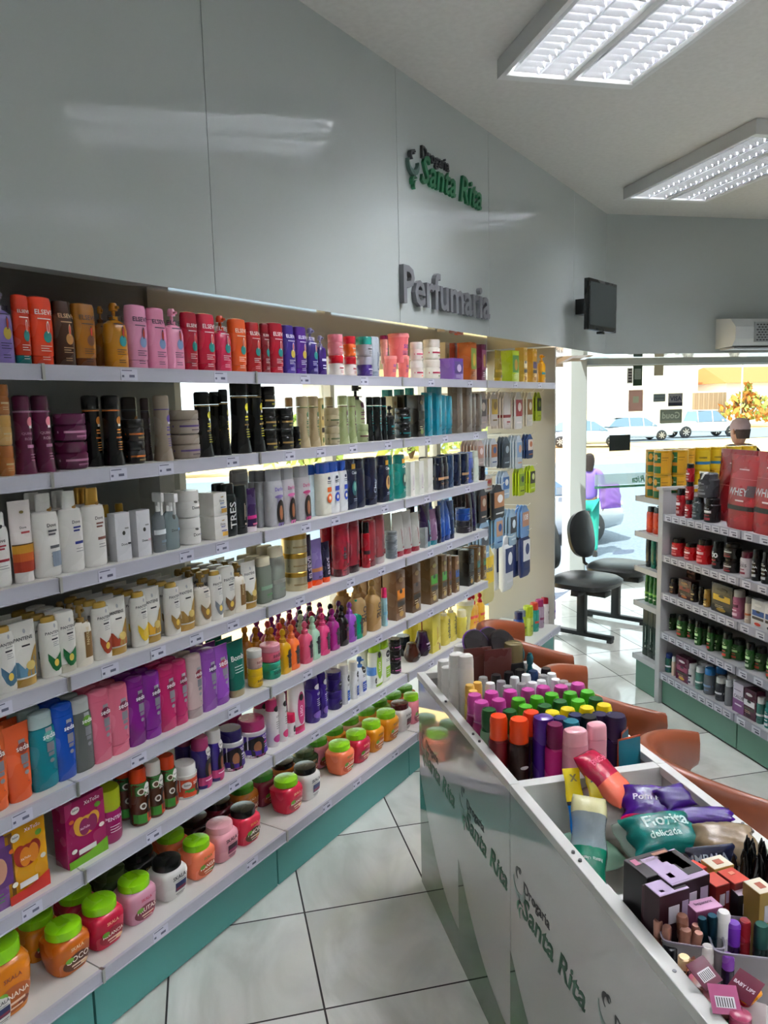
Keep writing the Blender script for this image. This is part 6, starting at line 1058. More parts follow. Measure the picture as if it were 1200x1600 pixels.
def bin_(cx, cy, wx, wy, h, yaw, zt, label):
    p = onz(cx, cy, zt); p.x = max(KX0+.085, min(KX1-.09, p.x)); e2 = empty('clear_bin', (p.x, p.y, zt-h), math.radians(yaw)); tag(e2, label, 'bin'); bm = bmesh.new()
    for (s0, s1, z0, z1) in ((1, 1.0, 0, h),):
        loft(bm, [(0, wx*.44, wy*.44, 8), (.003, wx*.45, wy*.45, 8), (h, wx*.5, wy*.5, 8)], 40, cap=False); loft(bm, [(.003, wx*.44, wy*.44, 8), (h, wx*.488, wy*.488, 8)], 40, cap=False)
    link('wall', finish(bm, 'wall', [M('c8c4c8', 'cl')]), e2); bm = bmesh.new(); loft(bm, [(h-.004, wx*.50, wy*.50, 8), (h, wx*.515, wy*.515, 8), (h, wx*.485, wy*.485, 8), (h-.004, wx*.485, wy*.485, 8)], 40, cap=False); link('rim', finish(bm, 'rim', [M('9a94a0', 'pl')]), e2); return e2
bin_(1058, 1455, .10, .085, .09, -28, .80, 'smaller clear plastic bin with rose gold bottles near the rim')
bin_(1165, 1462, .12, .10, .09, -25, .80, 'larger clear plastic bin with lip products at the right edge')
def stick(name, cx, cy, zt, r, h, body, cap, label, cat, tilt=(0, 0), k='pl', ck='pl', group=None, capf=.4):
    p = onz(cx, cy, zt); lo_ = KX0+.024+r+max(0, -tilt[0]*h); p.x = max(p.x-tilt[0]*h, lo_)+tilt[0]*h; p.x = min(p.x, KX1-.03); zb_ = max(zt-h, ZF); e2 = empty(name, (p.x-tilt[0]*h, p.y-tilt[1]*h, zt-h)); tag(e2, label, cat, group)
    q = Matrix(((1, 0, tilt[0], 0), (0, 1, tilt[1], 0), (0, 0, 1, 0), (0, 0, 0, 1)))
    bm = bmesh.new(); loft(bm, [(0, r*.95, r*.95, 2), (h*(1-capf), r, r, 2), (h*(1-capf)+.001, r*.8, r*.8, 2)], 14); xf(bm, q); link('body', finish(bm, 'body', [M(body, k)]), e2)
    bm = bmesh.new(); loft(bm, [(h*(1-capf)+.001, r*.98, r*.98, 2), (h*.96, r*.98, r*.98, 2), (h, r*.8, r*.8, 2)], 14); xf(bm, q); link('cap', finish(bm, 'cap', [M(cap, ck)]), e2); return e2
for i, (x, y, l) in enumerate(((1008, 1432, 'rose gold capped polish bottle at the left rim, farthest'), (1022, 1439, 'rose gold capped polish bottle leaning right of the farthest'), (1018, 1452, 'rose gold capped polish bottle in the left corner'), (1088, 1445, 'rose gold capped perfume vial at the bin centre'), (1092, 1457, 'rose gold capped perfume vial nearer in the bin'))): stick('nail_polish', x, y, .815, .008, .07, '9a6a5c', 'c89484', l, 'nail polish', (rp.uniform(-.3, .3), rp.uniform(-.3, .3)), 'pl', 'me')
stick('perfume_bottle', 1066, 1430, .83, .010, .10, '6a4438', '8a6050', 'brown glass bottle with tall neck in the small bin', 'bottle', (0, .1), 'gl'); stick('perfume_bottle', 1072, 1452, .815, .010, .09, '7a5044', '9a7060', 'brown glass bottle nearer in the small bin', 'bottle', (.1, 0), 'gl')
stick('nail_polish', 1052, 1498, .80, .010, .05, '4a3a38', 'e8c89c', 'pale gold capped bottle outside the bin by the rim', 'nail polish', ck='me')
stick('lip_gloss', 1097, 1434, .83, .008, .10, '17303c', '1c4454', 'dark teal lip gloss, left of a pair', 'lip gloss', (-.15, 0), ck='me'); stick('lip_gloss', 1113, 1430, .835, .009, .10, '17303c', '1c4454', 'dark teal lip gloss, right of a pair', 'lip gloss', ck='me')
stick('lip_balm', 1131, 1424, .84, .011, .11, 'd8d4d4', 'ecebe8', 'tall white lip balm stick in the large bin', 'lip balm'); stick('lip_balm', 1147, 1441, .825, .011, .10, '3a1450', '7a3cb0', 'purple lip balm stick in the large bin', 'lip balm'); stick('lip_balm', 1164, 1438, .825, .010, .09, '8a1c24', '9a2430', 'red lip balm stick in the large bin', 'lip balm'); stick('lip_balm', 1106, 1478, .80, .010, .07, 'c8b8b4', 'e8e4e0', 'short white lip balm beside the maroon tag', 'lip balm'); stick('lip_gloss', 1190, 1444, .83, .012, .10, '1c3434', '3c6a64', 'dark green capped bottle at the right edge', 'bottle', ck='me')
stick('lip_gloss', 1138, 1492, .795, .010, .06, '2c1440', '8a4cb0', 'short purple capped gloss below the large bin', 'lip gloss'); stick('nail_polish', 1182, 1549, .80, .010, .05, 'a82430', 'e8a014', 'orange capped bottle at the right edge', 'nail polish', (.5, -.4)); stick('lip_gloss', 1042, 1478, .79, .012, .05, '2a2a30', '24262c', 'black faceted cap at the corner of the small bin', 'cap')
for i, (x, y, c, l) in enumerate(((1076, 1540, 'b87a70', 'peach round compact by the rim, farthest'), (1094, 1532, 'c06a80', 'pink round compact leaning behind'), (1098, 1558, 'c8848c', 'large salmon round compact in the pile'), (1120, 1590, 'c8848c', 'salmon round compact at the bottom edge'), (1112, 1572, '9a6a60', 'brown pink compact beneath the tag'), (1142, 1598, '4cb088', 'mint green compact at the bottom edge'))): stick('round_compact', x, y, .785-.01*(i % 2), .019, .022, c, c, l, 'compact', capf=.5)
stick('nail_polish', 1157, 1583, .80, .016, .05, '7a2440', 'a84868', 'maroon jar with gold chain at the bottom edge', 'jar')
for (x, y, yaw, c, t, l) in ((1100, 1520, 18, '6c2040', 'LIP', 'maroon square hang tag with barcode, farthest'), (1132, 1562, -22, 'a8507c', 'gel', 'pink square hang tag with barcode'), (1164, 1542, -72, '701c3c', 'BABY LIPS', 'maroon square hang tag with white letters')):
    p = onz(x, y, .805); e2 = empty('hang_tag', (p.x, p.y, p.z), math.radians(yaw)); tag(e2, l, 'tag'); q = Matrix.Rotation(math.radians(28), 4, 'X')
    bm = bmesh.new(); bx(bm, -.021, .021, -.021, .021, 0, .0015, 0, .0006); xf(bm, q); link('card', finish(bm, 'card', [M(c, 'pr')]), e2)
    bm = bmesh.new(); 
    if t != 'BABY LIPS': 
        bx(bm, -.014, .014, -.012, .004, .0016, .0018, 0)
        for k in range(7): bx(bm, -.012+k*.0036, -.0105+k*.0036, -.011, .002, .0018, .002, 1)
    else:
        vs, fs, th = text_geo(t, .02); vv = [bm.verts.new((x_*.034, y_*.034-.003, .0018)) for x_, _, y_ in vs]
        for f in fs: bm.faces.new([vv[i] for i in f])
    xf(bm, q); link('tag_print', finish(bm, 'tagp', [M('d8d4d8', 'pr'), M('3a3038', 'pr')], False), e2)
    bm = bmesh.new(); tube(bm, [q @ Vector((0, .02, .001)), (0.004, .03, .0), (0, .034, -.03)], .0008, 5, 0); link('chain', finish(bm, 'chain', [M('c89a50', 'me')]), e2)
cbox('white_carton', 1160, 1590, .775, .05, .075, .10, -40, 'b8aca8', 'a89c9c', 'pale ribbed carton lying at the bottom right corner')
# ================================================================ TUB CHAIRS, BENCH
lea = M('7e3c1c', 'le'); lead = M('642c14', 'le')
def tub_chair(x, y, rz, label):
    """opens towards +x; back towards the counter"""
    e = empty('tub_chair', (x, y, 0), rz); tag(e, label, 'chair', 'brown tub chairs beside the counter')
    K = 40; bm = bmesh.new(); pr = None
    for i in range(K+1):
        t = i/K*2-1; th = math.pi+t*math.radians(97); r = .245+.05*abs(t)**3; cx_, cy_ = math.cos(th), math.sin(th)
        zt = .775-.075*abs(t)**2.2; zb = .40+.22*max(0, abs(t)-.62)/.38; tk = .034*(1-.45*abs(t)**6)
        if abs(t) > .97: zb = zt-.10
        q = []
        for (rr, zz) in ((r-tk, zb+.02), (r-tk, zt-.03), (r-tk*.5, zt-.004), (r, zt), (r+tk*.5, zt-.008), (r+tk*.75, zt-.04), (r+tk*.3, zb+.02), (r-tk*.4, zb)): q.append(bm.verts.new((cx_*rr*1.02+.02, cy_*rr*.82, zz)))
        if pr:
            for j in range(8): bm.faces.new((pr[j], pr[(j+1) % 8], q[(j+1) % 8], q[j]))
        else: bm.faces.new(q[::-1])
        pr = q
    bm.faces.new(pr); link('shell', finish(bm, 'shell', [lea], True, 60), e)
    bm = bmesh.new(); loft(bm, [(.40, .20, .20, 2.6, .03, 0), (.41, .215, .215, 2.6, .03, 0), (.455, .215, .215, 2.6, .03, 0), (.475, .20, .20, 2.6, .03, 0), (.48, .15, .15, 2.4, .03, 0)], 32); link('seat', finish(bm, 'seat', [lead], True, 50), e)
    bm = bmesh.new(); tube(bm, [(.03, 0, .40), (.03, 0, .03)], .03, 14); loft(bm, [(0, .20, .20, 2, .03, 0), (.012, .20, .20, 2, .03, 0), (.03, .05, .05, 2, .03, 0)], 32); link('pedestal', finish(bm, 'pedestal', [M('202124', 'me')]), e)
    bm = bmesh.new(); bx(bm, -.235, -.20, -.045, .045, .36, .62, 0, .006); bx(bm, -.22, .06, -.03, .03, .375, .398, 0, .004); link('back_bracket', finish(bm, 'bracket', [M('17181a', 'sa')]), e)
    return e
tub_chair(1.335, 2.97, 0, 'brown tub chair at the far end of the counter'); tub_chair(1.335, 2.35, math.radians(3), 'brown tub chair half hidden behind the coloured caps'); tub_chair(1.345, 1.72, math.radians(-3), 'nearest brown tub chair, cut by the right picture edge')
blk = M('1a1c1f', 'le'); fr = M('17191b', 'sa')
a = onz(909, 992, .02); b = Vector((a.x+.46, a.y+.33, 0)); dirv = (b-a); dirv.z = 0; ang = math.atan2(dirv.y, dirv.x)
e = empty('waiting_bench', (a.x, a.y, 0), ang); tag(e, 'black two seat waiting bench by the window', 'bench')
L = dirv.length                        # local x along the beam, seats face local -y
def seatmesh(cx):
    bm = bmesh.new(); loft(bm, [(.395, .19, .19, 3.2, cx, -.03), (.40, .225, .22, 3.2, cx, -.03), (.435, .235, .235, 3, cx, -.03), (.455, .21, .21, 2.8, cx, -.03)], 36); s = link('seat', finish(bm, 'seat', [blk], True, 60), e)
    bm = bmesh.new(); k = len(bm.verts)
    loft(bm, [(-.022, .16, .15, 2.8), (-.015, .19, .18, 2.6), (.012, .195, .185, 2.5), (.026, .16, .15, 2.4)], 36)
    for v in bm.verts: v.co.z += (v.co.x**2)*-.9
    xf(bm, Matrix.Translation((cx, .27, .66)) @ Matrix.Rotation(math.radians(80), 4, 'X')); link('backrest', finish(bm, 'back', [blk], True, 60), e)
    bm = bmesh.new(); tube(bm, [(cx, .05, .39), (cx, .20, .385), (cx, .27, .43), (cx, .285, .52), (cx, .30, .68)], .014, 8); link('back_bar', finish(bm, 'bar', [fr]), e)
    bm = bmesh.new(); bx(bm, cx-.09, cx+.09, -.13, .07, .365, .397, 0, .004); bx(bm, cx-.05, cx+.05, -.20, -.05, .33, .37, 0, .01); link('under_plate', finish(bm, 'plate', [fr]), e)
seatmesh(.0); seatmesh(L)
bm = bmesh.new(); bx(bm, -.12, L+.12, -.03, .03, .33, .37, 0, .003); link('beam', finish(bm, 'beam', [fr]), e)
for x in (.0, L):
    bm = bmesh.new(); bx(bm, x-.025, x+.025, -.03, .03, .04, .35, 0, .003); bx(bm, x-.025, x+.025, -.24, .24, .018, .05, 0, .008); bx(bm, x-.02, x+.02, -.235, -.20, 0, .02); bx(bm, x-.02, x+.02, .20, .235, 0, .02); link('leg', finish(bm, 'leg', [fr]), e)
# ================================================================ SUPPLEMENT RACK
GF = Face((2.43, 0, 0), (0, -1, 0), (-1, 0, 0), math.radians(-90), -4.3, -1.2); GF.wr = 2.3; GZL = [1.078, .853, .641, .420, .185]
gm = M('527c6a', 'sa'); rackw = M('b0b0b2', 'sa'); gback = M('4e4a4c', 'sa')
def rack(y0, y1, label, end=False):
    e = empty('supplement_rack', (2.84, (y0+y1)/2, 0)); tag(e, label, 'shelf unit'); off = Vector(e.location)
    def kb(name, boxes, mats, parent=None, bev=0):
        bm = bmesh.new()
        for b_ in boxes: bx(bm, b_[0]-off.x, b_[1]-off.x, b_[2]-off.y, b_[3]-off.y, b_[4], b_[5], b_[6] if len(b_) > 6 else 0, bev)
        return link(name, finish(bm, name, mats, False), parent or e)
    kb('back_panel', [(2.83, 2.85, y0, y1, .05, 1.19)], [gback])
    for k, z in enumerate(GZL):
        s = kb('shelf', [(2.434, 2.83, y0+.004, y1-.004, z-.02, z), (2.85, 3.24, y0+.004, y1-.004, z-.02, z)], [rackw]); kb('price_rail', [(2.424, 2.434, y0+.004, y1-.004, z-.034, z+.004)], [M('8e8e98', 'sa')], s)
        n = 9
        for i in range(n):
            y = y0+.05+(y1-y0-.1)*i/(n-1)
            kb('price_tag', [(2.4225, 2.424, y-.028, y+.028, z-.031, z+.001), (2.4218, 2.4225, y-.02, y+.015, z-.012, z-.008, 1), (2.4218, 2.4225, y-.022, y+.005, z-.025, z-.018, 1)], [M('c4c4cc', 'pr'), M('4a4a5c', 'pr')], s)
    kb('kick_panel', [(2.445, 2.455, y0+.003, y1-.003, .01, .15)], [gm]); kb('kick_panel', [(3.22, 3.23, y0+.003, y1-.003, .01, .15)], [gm])
    return e, kb
e, kb = rack(3.09, 3.72, 'white supplement rack section at its far end'); kb('upright', [(2.425, 2.475, 3.722, 3.765, 0, 1.21), (3.20, 3.25, 3.722, 3.765, 0, 1.21), (2.475, 3.20, 3.735, 3.750, .05, 1.19)], [rackw], bev=.004); kb('cap_rail', [(2.415, 3.26, 3.715, 3.772, 1.21, 1.225)], [rackw])
rack(2.15, 3.088, 'white supplement rack section cut by the right picture edge')[0]
EZ = [1.148, .942, .738, .530, .207]
e = empty('rack_end_unit', (2.84, 3.88, 0)); tag(e, 'white end unit of small shelves at the window end of the rack', 'shelf unit')
for z in EZ:
    bm = bmesh.new(); bx(bm, -.40, .40, -.108, .12, z-.018, z, 0, .002); bx(bm, -.41, -.40, -.108, .125, z-.026, z+.004); bx(bm, -.41, .41, .12, .128, z-.026, z+.004); link('shelf', finish(bm, 'shelf', [rackw], False), e)
bm = bmesh.new(); bx(bm, -.395, .395, -.108, .11, .006, .18); link('base', finish(bm, 'base', [gm], False), e)
def sp(xl, xr, yt, kind, body, cap, fam, ds, **o): return (kind, xl, xr, yt, body, cap, fam, ds, o)
RN = ['top rack shelf', 'second rack shelf', 'third rack shelf', 'fourth rack shelf', 'bottom rack shelf']
row(GF, RN[0], GZL[0], [
 sp(1056, 1071, 763, 'can', 'a01c28', '18181a', 'supp:CREA:e8d8d8:c8a0a0', 'red supplement jar with black lid'),
 sp(1070, 1083, 724, 'can', 'a01c28', '18181a', 'supp:CREA:e8d8d8:c8a0a0', 'lowest red jar of a stack of three', st=[('can', 'a01c28', '18181a', 'supp:CREA:e8d8d8:c8a0a0', 'middle red jar of a stack of three'), ('can', 'a01c28', '18181a', 'supp:CREA:e8d8d8:c8a0a0', 'uppermost red jar of a stack of three')]),
 sp(1081, 1100, 776, 'can', '3c4446', '3a4244', 'supp:Z:c8ccce:8a8e90', 'grey supplement jar'), sp(1100, 1125, 778, 'can', '1c1a1e', '161518', 'supp:CREA:e8e8e8:a83848', 'black supplement jar'), sp(1090, 1123, 741, 'can', '3c3e42', '46484c', 'supp:Z:d8dadc:8a8e90', 'big grey jar on top of two jars', z=.118, n=-.04, h=.125),
 sp(1106, 1163, 702, 'pouch', '8c2026', '', 'pch', 'maroon protein pouch standing back', n=-.14), sp(1124, 1176, 711, 'pouch', '9c2228', '', 'whey', 'maroon protein pouch with grey letters'), sp(1163, 1222, 706, 'pouch', '9c2228', '', 'whey', 'maroon protein pouch at the right edge')])
row(GF, RN[1], GZL[1], [
 sp(1049, 1071, 840, 'can', 'c01c24', '1a1416', 'supp:NITRO:f0d0d0:e89090', 'wide red jar at the left'), sp(1069, 1090, 847, 'can', 'b81c24', '141214', 'supp:NITRO:f0d0d0:e89090', 'low red jar with black lid'), sp(1088, 1113, 841, 'can', 'c01c24', '1a1416', 'supp:CREAT:f0d0d0:e89090', 'larger red jar'), sp(1112, 1131, 845, 'can', '1a181a', '121214', 'supp:100:e8e8e8:a02c38', 'black jar with red patch'), sp(1130, 1157, 848, 'can', '161618', '101012', 'supp:mix:c8c8c8:a02c38', 'black jar of a stacked pair, lower', st=[('can', '161618', '101012', 'supp:mix:c8c8c8:a02c38', 'black jar of a stacked pair, upper')]),
 sp(1156, 1177, 861, 'can', 'c8c0c0', '6c1c34', 'supp:AXES:2a2024:8a2c44', 'white jar with maroon band'), sp(1174, 1191, 858, 'can', '151517', '101012', 'supp:BCAA:e8e8e8:b8b8b8', 'black jar with white letters'), sp(1189, 1206, 862, 'can', '151517', '101012', 'supp:BCAA:e8e8e8:b8b8b8', 'black jar with white letters at the edge')])
row(GF, RN[2], GZL[2], [
 sp(1046, 1060, 903, 'can', '2c1c18', '141010', 'supp:T:c8b080:8a5a3a', 'dark jar with gold print'), sp(1059, 1079, 905, 'box', '4c1820', '', 'bx:8a2c2c:c87a3a:b08a60', 'maroon supplement box'), sp(1072, 1086, 886, 'box', '5a3a34', '', 'bx:a87a70:c8a090:4a2c2c', 'small box standing high at the back', z=.08, n=-.14), sp(1079, 1092, 912, 'can', '1c1814', '100e0c', 'supp:V:c8b080:a08a50', 'black bottle with gold frame'), sp(1091, 1100, 916, 'can', '1a1612', '100e0c', '', 'slim black bottle'), sp(1099, 1110, 921, 'can', 'a8823a', 'b8944c', 'supp:o:3a2c14:e8d090', 'gold supplement bottle'), sp(1110, 1143, 912, 'box', '241e14', '', 'bx:c8a41c:a88a1c:3a3018', 'black and yellow supplement box', d=.09),
 sp(1144, 1164, 921, 'can', 'b8708c', 'c8c4bc', 'supp:HAIR:6a2044:e8c8d4', 'pink bottle with white cap'), sp(1163, 1176, 932, 'can', 'c8b8a8', '8a8884', 'band:b86a3a:e8e0d8', 'white bottle with orange fruit'), sp(1172, 1195, 938, 'box', 'd8dadc', '', 'bx:2a5a9c:c8402c:e8e8e8', 'white box with blue curve'), sp(1193, 1212, 944, 'box', 'd8dadc', '', 'bx:2a5a9c:24242c:e8e8e8', 'white box at the edge')])
gl = [(1043, 1057, 958), (1057, 1076, 960), (1074, 1086, 966), (1085, 1097, 970), (1091, 1107, 973), (1104, 1116, 978), (1112, 1130, 981), (1128, 1144, 988), (1141, 1165, 997), (1164, 1179, 1004), (1178, 1199, 1010), (1197, 1214, 1018)]
row(GF, RN[3], GZL[3], [sp(a, b, c, 'can', ['2c5a28', '346a30'][i % 2], '141a16', 'supp:omega:c8e8b0:%s' % ('c8503c' if i % 3 else 'd8e8c8'), ['dark green supplement bottle', 'green bottle with orange band', 'green bottle with pale label'][i % 3], n=-.03 if i % 2 else -.06) for i, (a, b, c) in enumerate(gl)])
row(GF, RN[4], GZL[4], [
 sp(1039, 1051, 1020, 'can', '2c6a5a', '1c3c8a', 'band:e8e8ec:1c3c8a', 'small bottle with blue lid'), sp(1049, 1056, 1026, 'can', 'd8c0b0', 'e8e8e8', '', 'slim white bottle'), sp(1055, 1075, 1026, 'box', '6a2044', '', 'bx:a04c6c:d8b04c:e8d8e0', 'plum supplement box'), sp(1073, 1090, 1035, 'can', 'dcdcdc', 'e8e8e8', 'supp:SOFT:2a2a38:5a5a6c', 'white bottle with dark frame', rows=1), sp(1086, 1101, 1041, 'can', '5a8a80', 'e8e8e8', 'band:e0e8e4:2c6a5a', 'white capped bottle with green base', rows=1), sp(1099, 1118, 1043, 'can', 'b0b8c0', '3c8ac8', 'band:8aa8c8:7a90a8', 'clear bottle with blue lid', bk='cl', rows=1), sp(1117, 1135, 1057, 'can', '3c3c44', 'e4e4e4', 'band:c8c8cc:1c1c20', 'white capped bottle with black base', rows=1), sp(1132, 1144, 1062, 'can', 'c0c4c8', 'd8dadc', '', 'clear capped bottle', bk='cl', rows=1),
 sp(1144, 1162, 1067, 'box', 'd8d0dc', '', 'calde', 'white box with violet lower half', d=.05), sp(1159, 1180, 1076, 'box', '5c1c3c', '', 'bx:e0dce0:3a1428:e8e0e4', 'maroon box with white frame', d=.05), sp(1181, 1196, 1088, 'can', '4c8a80', 'e4e8e6', 'band:d0dcd8:2c6a64', 'white capped bottle with teal base'), sp(1194, 1208, 1096, 'can', '2c8a84', '1c7a74', 'supp:o:f0f0f0:e8e8e8', 'teal lidded jar at the edge')])
def endrow(z, n0, kind, sizes, body, cap, fam, desc, place, bk='pl', y0=3.80, rows=2, cols=4, alts=None):
    wd, dp, h = sizes
    for r in range(rows):
        for c in range(cols):
            b_, c_, d_ = (body, cap, desc) if not alts else alts[c % len(alts)]
            put(kind, product(kind, wd, dp, h, b_, c_, fam, bk), (2.475+wd*0+r*(dp+.01)+dp/2, 3.975-wd/2-c*(wd+.004), z), GF.rz, d_, place, (c, 0), r)
# tins stand in a double row across the end unit
for r in range(2):
    for c in range(7):
        wd = .098; yl = c > 2
        put('drum', product('drum', wd, wd, .135, 'c9a81c' if yl else 'b8922a', '', 'tiny' if yl else 'tin'), (2.50+c*.101, 3.93-.0*c, EZ[0]+r*.137), math.radians(-28), 'yellow food tin' if yl else 'green and yellow food tin', 'end unit, %s layer' % ('upper' if r else 'lower'), (c, 0), 0)
for r in range(2):
    for c in range(2): put('drum', product('drum', .098, .098, .135, 'b8922a', '', 'tin'), (2.485+c*.101, 3.825, EZ[0]+r*.137), math.radians(-50), 'green yellow food tin nearer the rack', 'end unit, %s layer' % ('upper' if r else 'lower'), (c, 0), 0)
endrow(EZ[1], 0, 'bot', (.062, .05, .150), 'd8481c', '2c3440', '', 'orange sunscreen bottle', 'upper end shelf', rows=2, cols=3)
endrow(EZ[2], 0, 'inv', (.048, .045, .165), '', '', '', '', 'middle end shelf', rows=2, cols=4, alts=[('16202c', '16202c', 'navy bottle'), ('12806c', '12806c', 'emerald bottle'), ('1c2028', '3c3420', 'black bottle'), ('8a80b4', '8a80b4', 'lavender bottle')])
endrow(EZ[3], 0, 'aero', (.038, .045, .160), '2c7a34', '2c7a34', 'band:8ac85c:e8f0d8', 'green spray can', 'lower end shelf', rows=2, cols=5)
endrow(EZ[4], 0, 'box', (.050, .05, .285), '1c3428', '', 'vt:x:d8dcd8:.5', 'dark green tall carton', 'lowest end shelf', rows=2, cols=4)
# ================================================================ PEOPLE
def skin_mesh(name, V, E, R, m, sub=2):
    me = bpy.data.meshes.new(name); me.from_pydata(V, E, []); o = bpy.data.objects.new(name, me); C.objects.link(o)
    md = o.modifiers.new('s', 'SKIN'); sv = me.skin_vertices[0].data
    for i, r in enumerate(R): sv[i].radius = r if isinstance(r, tuple) else (r, r)
    sv[0].use_root = True; s = o.modifiers.new('d', 'SUBSURF'); s.levels = s.render_levels = sub
    out = bpy.data.meshes.new_from_object(o.evaluated_get(bpy.context.evaluated_depsgraph_get())); bpy.data.objects.remove(o); bpy.data.meshes.remove(me)
    out.materials.clear(); out.materials.append(m); out.polygons.foreach_set('use_smooth', [True]*len(out.polygons)); return out
def person(x, y, z, rz, Ht, skin, shirt, pants, hair, label, cap_c=None, bag=False):
    e = empty('person', (x, y, z), rz); tag(e, label, 'person'); s = Ht/1.75
    P = dict(pel=(0, 0, .95), wa=(0, .005, 1.10), ch=(0, 0, 1.30), nb=(0, 0, 1.46), nk=(0, -.01, 1.52))
    for sd, n in ((-1, 'l'), (1, 'r')):
        P.update({'sh'+n: (sd*.17, 0, 1.42), 'el'+n: (sd*.23, .02, 1.15), 'wr'+n: (sd*.24, -.06, .92), 'ha'+n: (sd*.24, -.08, .86), 'hi'+n: (sd*.09, 0, .90), 'kn'+n: (sd*.10, -.02, .50), 'an'+n: (sd*.10, .02, .09), 'to'+n: (sd*.11, -.14, .03)})
    def build(nm, keys, edges, rad, m):
        idx = {k: i for i, k in enumerate(keys)}; return skin_mesh(nm, [tuple(Vector(P[k])*s) for k in keys], [(idx[a], idx[b]) for a, b in edges], [tuple(Vector(r+(0,))[:2]*1) if isinstance(r, tuple) else r for r in [tuple(q*s for q in rr) if isinstance(rr, tuple) else rr*s for rr in rad]], m)
    keys = ['pel', 'wa', 'ch', 'nb', 'nk', 'shl', 'ell', 'wrl', 'hal', 'shr', 'elr', 'wrr', 'har', 'hil', 'knl', 'anl', 'tol', 'hir', 'knr', 'anr', 'tor']
    ed = [('pel', 'wa'), ('wa', 'ch'), ('ch', 'nb'), ('nb', 'nk')]+[(a+n, b+n) for n in 'lr' for a, b in (('sh', 'el'), ('el', 'wr'), ('wr', 'ha'), ('hi', 'kn'), ('kn', 'an'), ('an', 'to'))]+[('nb', 'shl'), ('nb', 'shr'), ('pel', 'hil'), ('pel', 'hir')]
    me = build('body', keys, ed, [(.13, .10), (.12, .09), (.14, .10), (.06, .06), .052, .055, .04, .028, .035, .055, .04, .028, .035, .08, .055, .038, .035, .08, .055, .038, .035], M(skin, 'le'))
    bm = bmesh.new(); bm.from_mesh(me); hz = 1.63*s
    k0 = len(bm.verts)
    prof = [(-.125, .035, .045, .0), (-.105, .052, .062, -.008), (-.06, .066, .080, -.006), (0, .074, .092, 0), (.05, .074, .094, .004), (.09, .058, .075, .006), (.112, .025, .035, .006)]
    loft(bm, [(hz+a*s, b_*s, c_*s, 2.1, 0, d*s-.005) for a, b_, c_, d in prof], 24)
    nz = [bm.verts.new(Vector(p)*s+Vector((0, 0, hz))) for p in ((-.012, -.09, -.025), (.012, -.09, -.025), (0, -.118, -.028), (0, -.09, .03))]
    for f in ((0, 1, 2), (1, 3, 2), (3, 0, 2)): bm.faces.new([nz[i] for i in f])
    for sd in (-1, 1):
        loft(bm, [(hz-.03*s, .006*s, .010*s, 2, sd*.077*s, .01), (hz, .010*s, .018*s, 2, sd*.08*s, .01), (hz+.025*s, .006*s, .012*s, 2, sd*.078*s, .012)], 8)
    for sd in (-1, 1):   # fingers and thumb
        hx, hy, hz_ = sd*.24*s, -.085*s, .85*s
        for i in range(4): tube(bm, [(hx+sd*.0, hy+(i-1.5)*.017*s, hz_), (hx-sd*.004, hy+(i-1.5)*.018*s, hz_-(.04+.01*(i in (1, 2)))*s), (hx-sd*.014, hy+(i-1.5)*.018*s, hz_-(.068+.012*(i in (1, 2)))*s)], .008*s, 6)
        tube(bm, [(hx, hy-.025*s, hz_+.02*s), (hx-sd*.012, hy-.045*s, hz_-.01*s), (hx-sd*.016, hy-.045*s, hz_-.035*s)], .009*s, 6)
    bm.to_mesh(me); bm.free(); me.polygons.foreach_set('use_smooth', [True]*len(me.polygons)); link('body', me, e)
    link('shirt', build('shirt', ['pel', 'wa', 'ch', 'nb', 'shl', 'ell', 'shr', 'elr'], [('pel', 'wa'), ('wa', 'ch'), ('ch', 'nb'), ('nb', 'shl'), ('shl', 'ell'), ('nb', 'shr'), ('shr', 'elr')], [(.155, .125), (.145, .115), (.165, .125), (.085, .08), .075, .058, .075, .058], M(shirt, 'ma')), e)
    link('trousers', build('trousers', ['pel', 'hil', 'knl', 'anl', 'hir', 'knr', 'anr'], [('pel', 'hil'), ('hil', 'knl'), ('knl', 'anl'), ('pel', 'hir'), ('hir', 'knr'), ('knr', 'anr')], [(.145, .12), .098, .072, .058, .098, .072, .058], M(pants, 'ma')), e)
    bm = bmesh.new()
    for sd in (-1, 1): loft(bm, [(0, .045*s, .12*s, 2.6, sd*.11*s, -.05*s), (.05*s, .045*s, .11*s, 2.6, sd*.11*s, -.045*s), (.09*s, .04*s, .05*s, 2.4, sd*.105*s, .01)], 18)
    link('shoes', finish(bm, 'shoes', [M('2a2624', 'le')]), e)
    if cap_c:
        bm = bmesh.new(); loft(bm, [(hz+.01*s, .082*s, .103*s, 2.1, 0, 0), (hz+.06*s, .085*s, .106*s, 2.1, 0, .002), (hz+.105*s, .068*s, .086*s, 2, 0, .004), (hz+.128*s, .034*s, .045*s, 2, 0, .005)], 28); link('knit_cap', finish(bm, 'cap', [M(cap_c, 'ma')]), e)
        bm = bmesh.new(); loft(bm, [(hz-.07*s, .060*s, .05*s, 2, 0, .045), (hz+.02*s, .078*s, .07*s, 2, 0, .035)], 20); link('hair', finish(bm, 'hair', [M(hair, 'ma')]), e)
    else:
        bm = bmesh.new(); loft(bm, [(hz-.16*s, .06*s, .04*s, 2, 0, .07), (hz-.06*s, .082*s, .07*s, 2, 0, .045), (hz+.04*s, .086*s, .10*s, 2, 0, .02), (hz+.10*s, .068*s, .085*s, 2, 0, .014), (hz+.128*s, .03*s, .04*s, 2, 0, .01)], 26); link('hair', finish(bm, 'hair', [M(hair, 'ma')]), e)
    return e
p = onpl(1155, 700, (0, 5.75, 0), (0, 1, 0)); person(p.x, 5.75, 0, math.radians(178), 1.52, 'b08068', '22242a', '2c3038', '3a2c28', 'person seen from behind in grey knitted cap and dark shirt beyond the rack', 'a08c90')
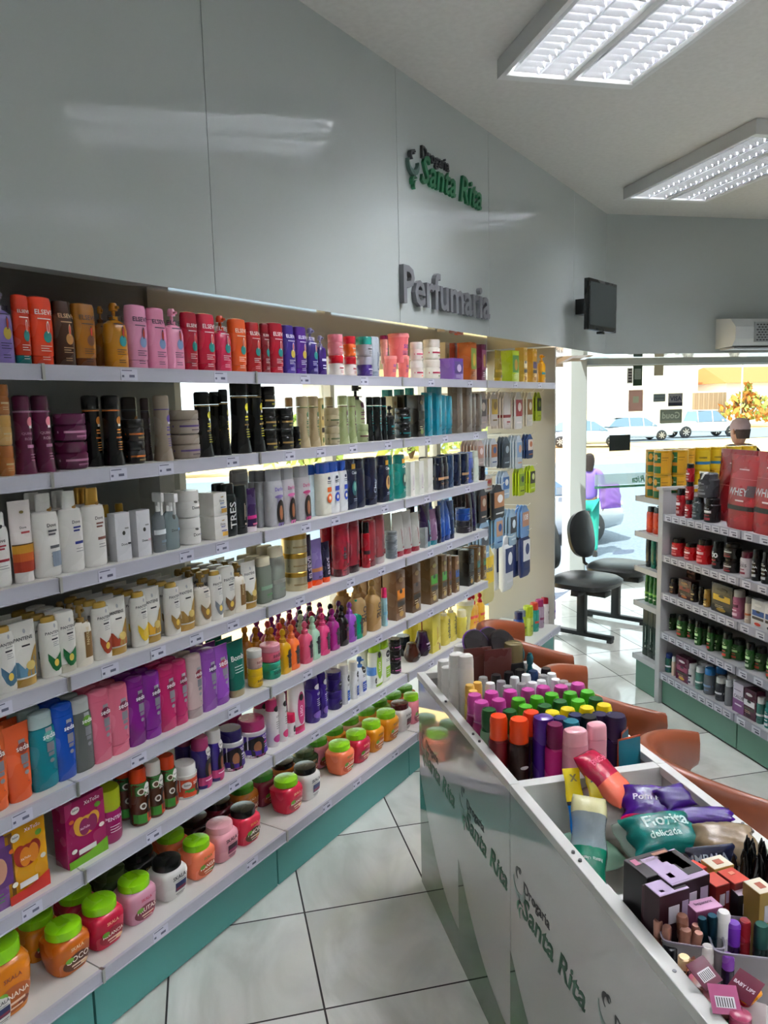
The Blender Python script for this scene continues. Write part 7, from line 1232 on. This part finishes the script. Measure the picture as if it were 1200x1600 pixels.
p = onpl(920, 800, (0, 11.0, 0), (0, 1, 0)); e = person(p.x, 11.0, GZ, math.radians(150), 1.62, '9a6c54', '8a6cc0', '2ca894', '2a1c1a', 'person outside in purple top and teal trousers carrying bags beside the window frame')
packet('plastic_bag', 935, 790, .35, .36, .40, .22, 10, 80, 0, [(1, 'b48cd0')], 'translucent purple carrier bag held by the person outside', k='cl', cat='bag', seed=21).location = (p.x+.22, 10.75, GZ+.98)
# ================================================================ LABELS
ORD = ['leftmost', 'second', 'third', 'fourth', 'fifth', 'sixth', 'seventh', 'eighth', 'ninth', 'tenth', 'eleventh', 'twelfth', 'thirteenth', 'fourteenth', 'fifteenth']
ROWW = ['', 'in the second row back', 'in the third row back', 'in the rearmost row']
groups = {}
for r in REG: groups.setdefault((r['desc'], r['place'], r['row']), []).append(r)
allgrp = {}
for r in REG: allgrp.setdefault((r['kind'], r['place']), []).append(r)
for (desc, place, rw), L in groups.items():
    L.sort(key=lambda r: r['order'])
    for i, r in enumerate(L):
        pl = {'first hook row': 'top hook row', 'second hook row': 'second hook row'}.get(place, place)
        hook = 'hook row' in place
        if hook: back_ = ['', 'second on its hook', 'third on its hook', 'fourth on its hook', 'fifth on its hook', 'sixth on its hook'][rw]
        else: back_ = ROWW[min(rw, 3)]
        t = desc+' on the '+pl if 'basket' not in pl and 'end unit' not in pl and 'bottom of' not in pl else desc+' in the '+pl if 'basket' in pl else desc+' on the '+pl if 'end unit' in pl else desc+' at the '+pl
        if back_: t += ' '+back_
        if len(L) > 1: t += ', '+(ORD[i]+(' from left' if i else ' one'))
        ws = t.split()
        if len(ws) > 16:
            t = t.replace(' on the ', ' ', 1).replace('in the ', '', 1) if 'row back' in t or 'rearmost' in t else t
        o = r['o']; o['label'] = ' '.join(t.split()[:16]); o['category'] = CATS.get(r['kind'], 'bottle')
for (kind, place), L in allgrp.items():
    if len(L) > 1:
        for r in L: r['o']['group'] = '%s on the %s' % (NAMES[kind].replace('_', ' ')+'s' if not NAMES[kind].endswith('x') else NAMES[kind].replace('_', ' ')+'es', place)
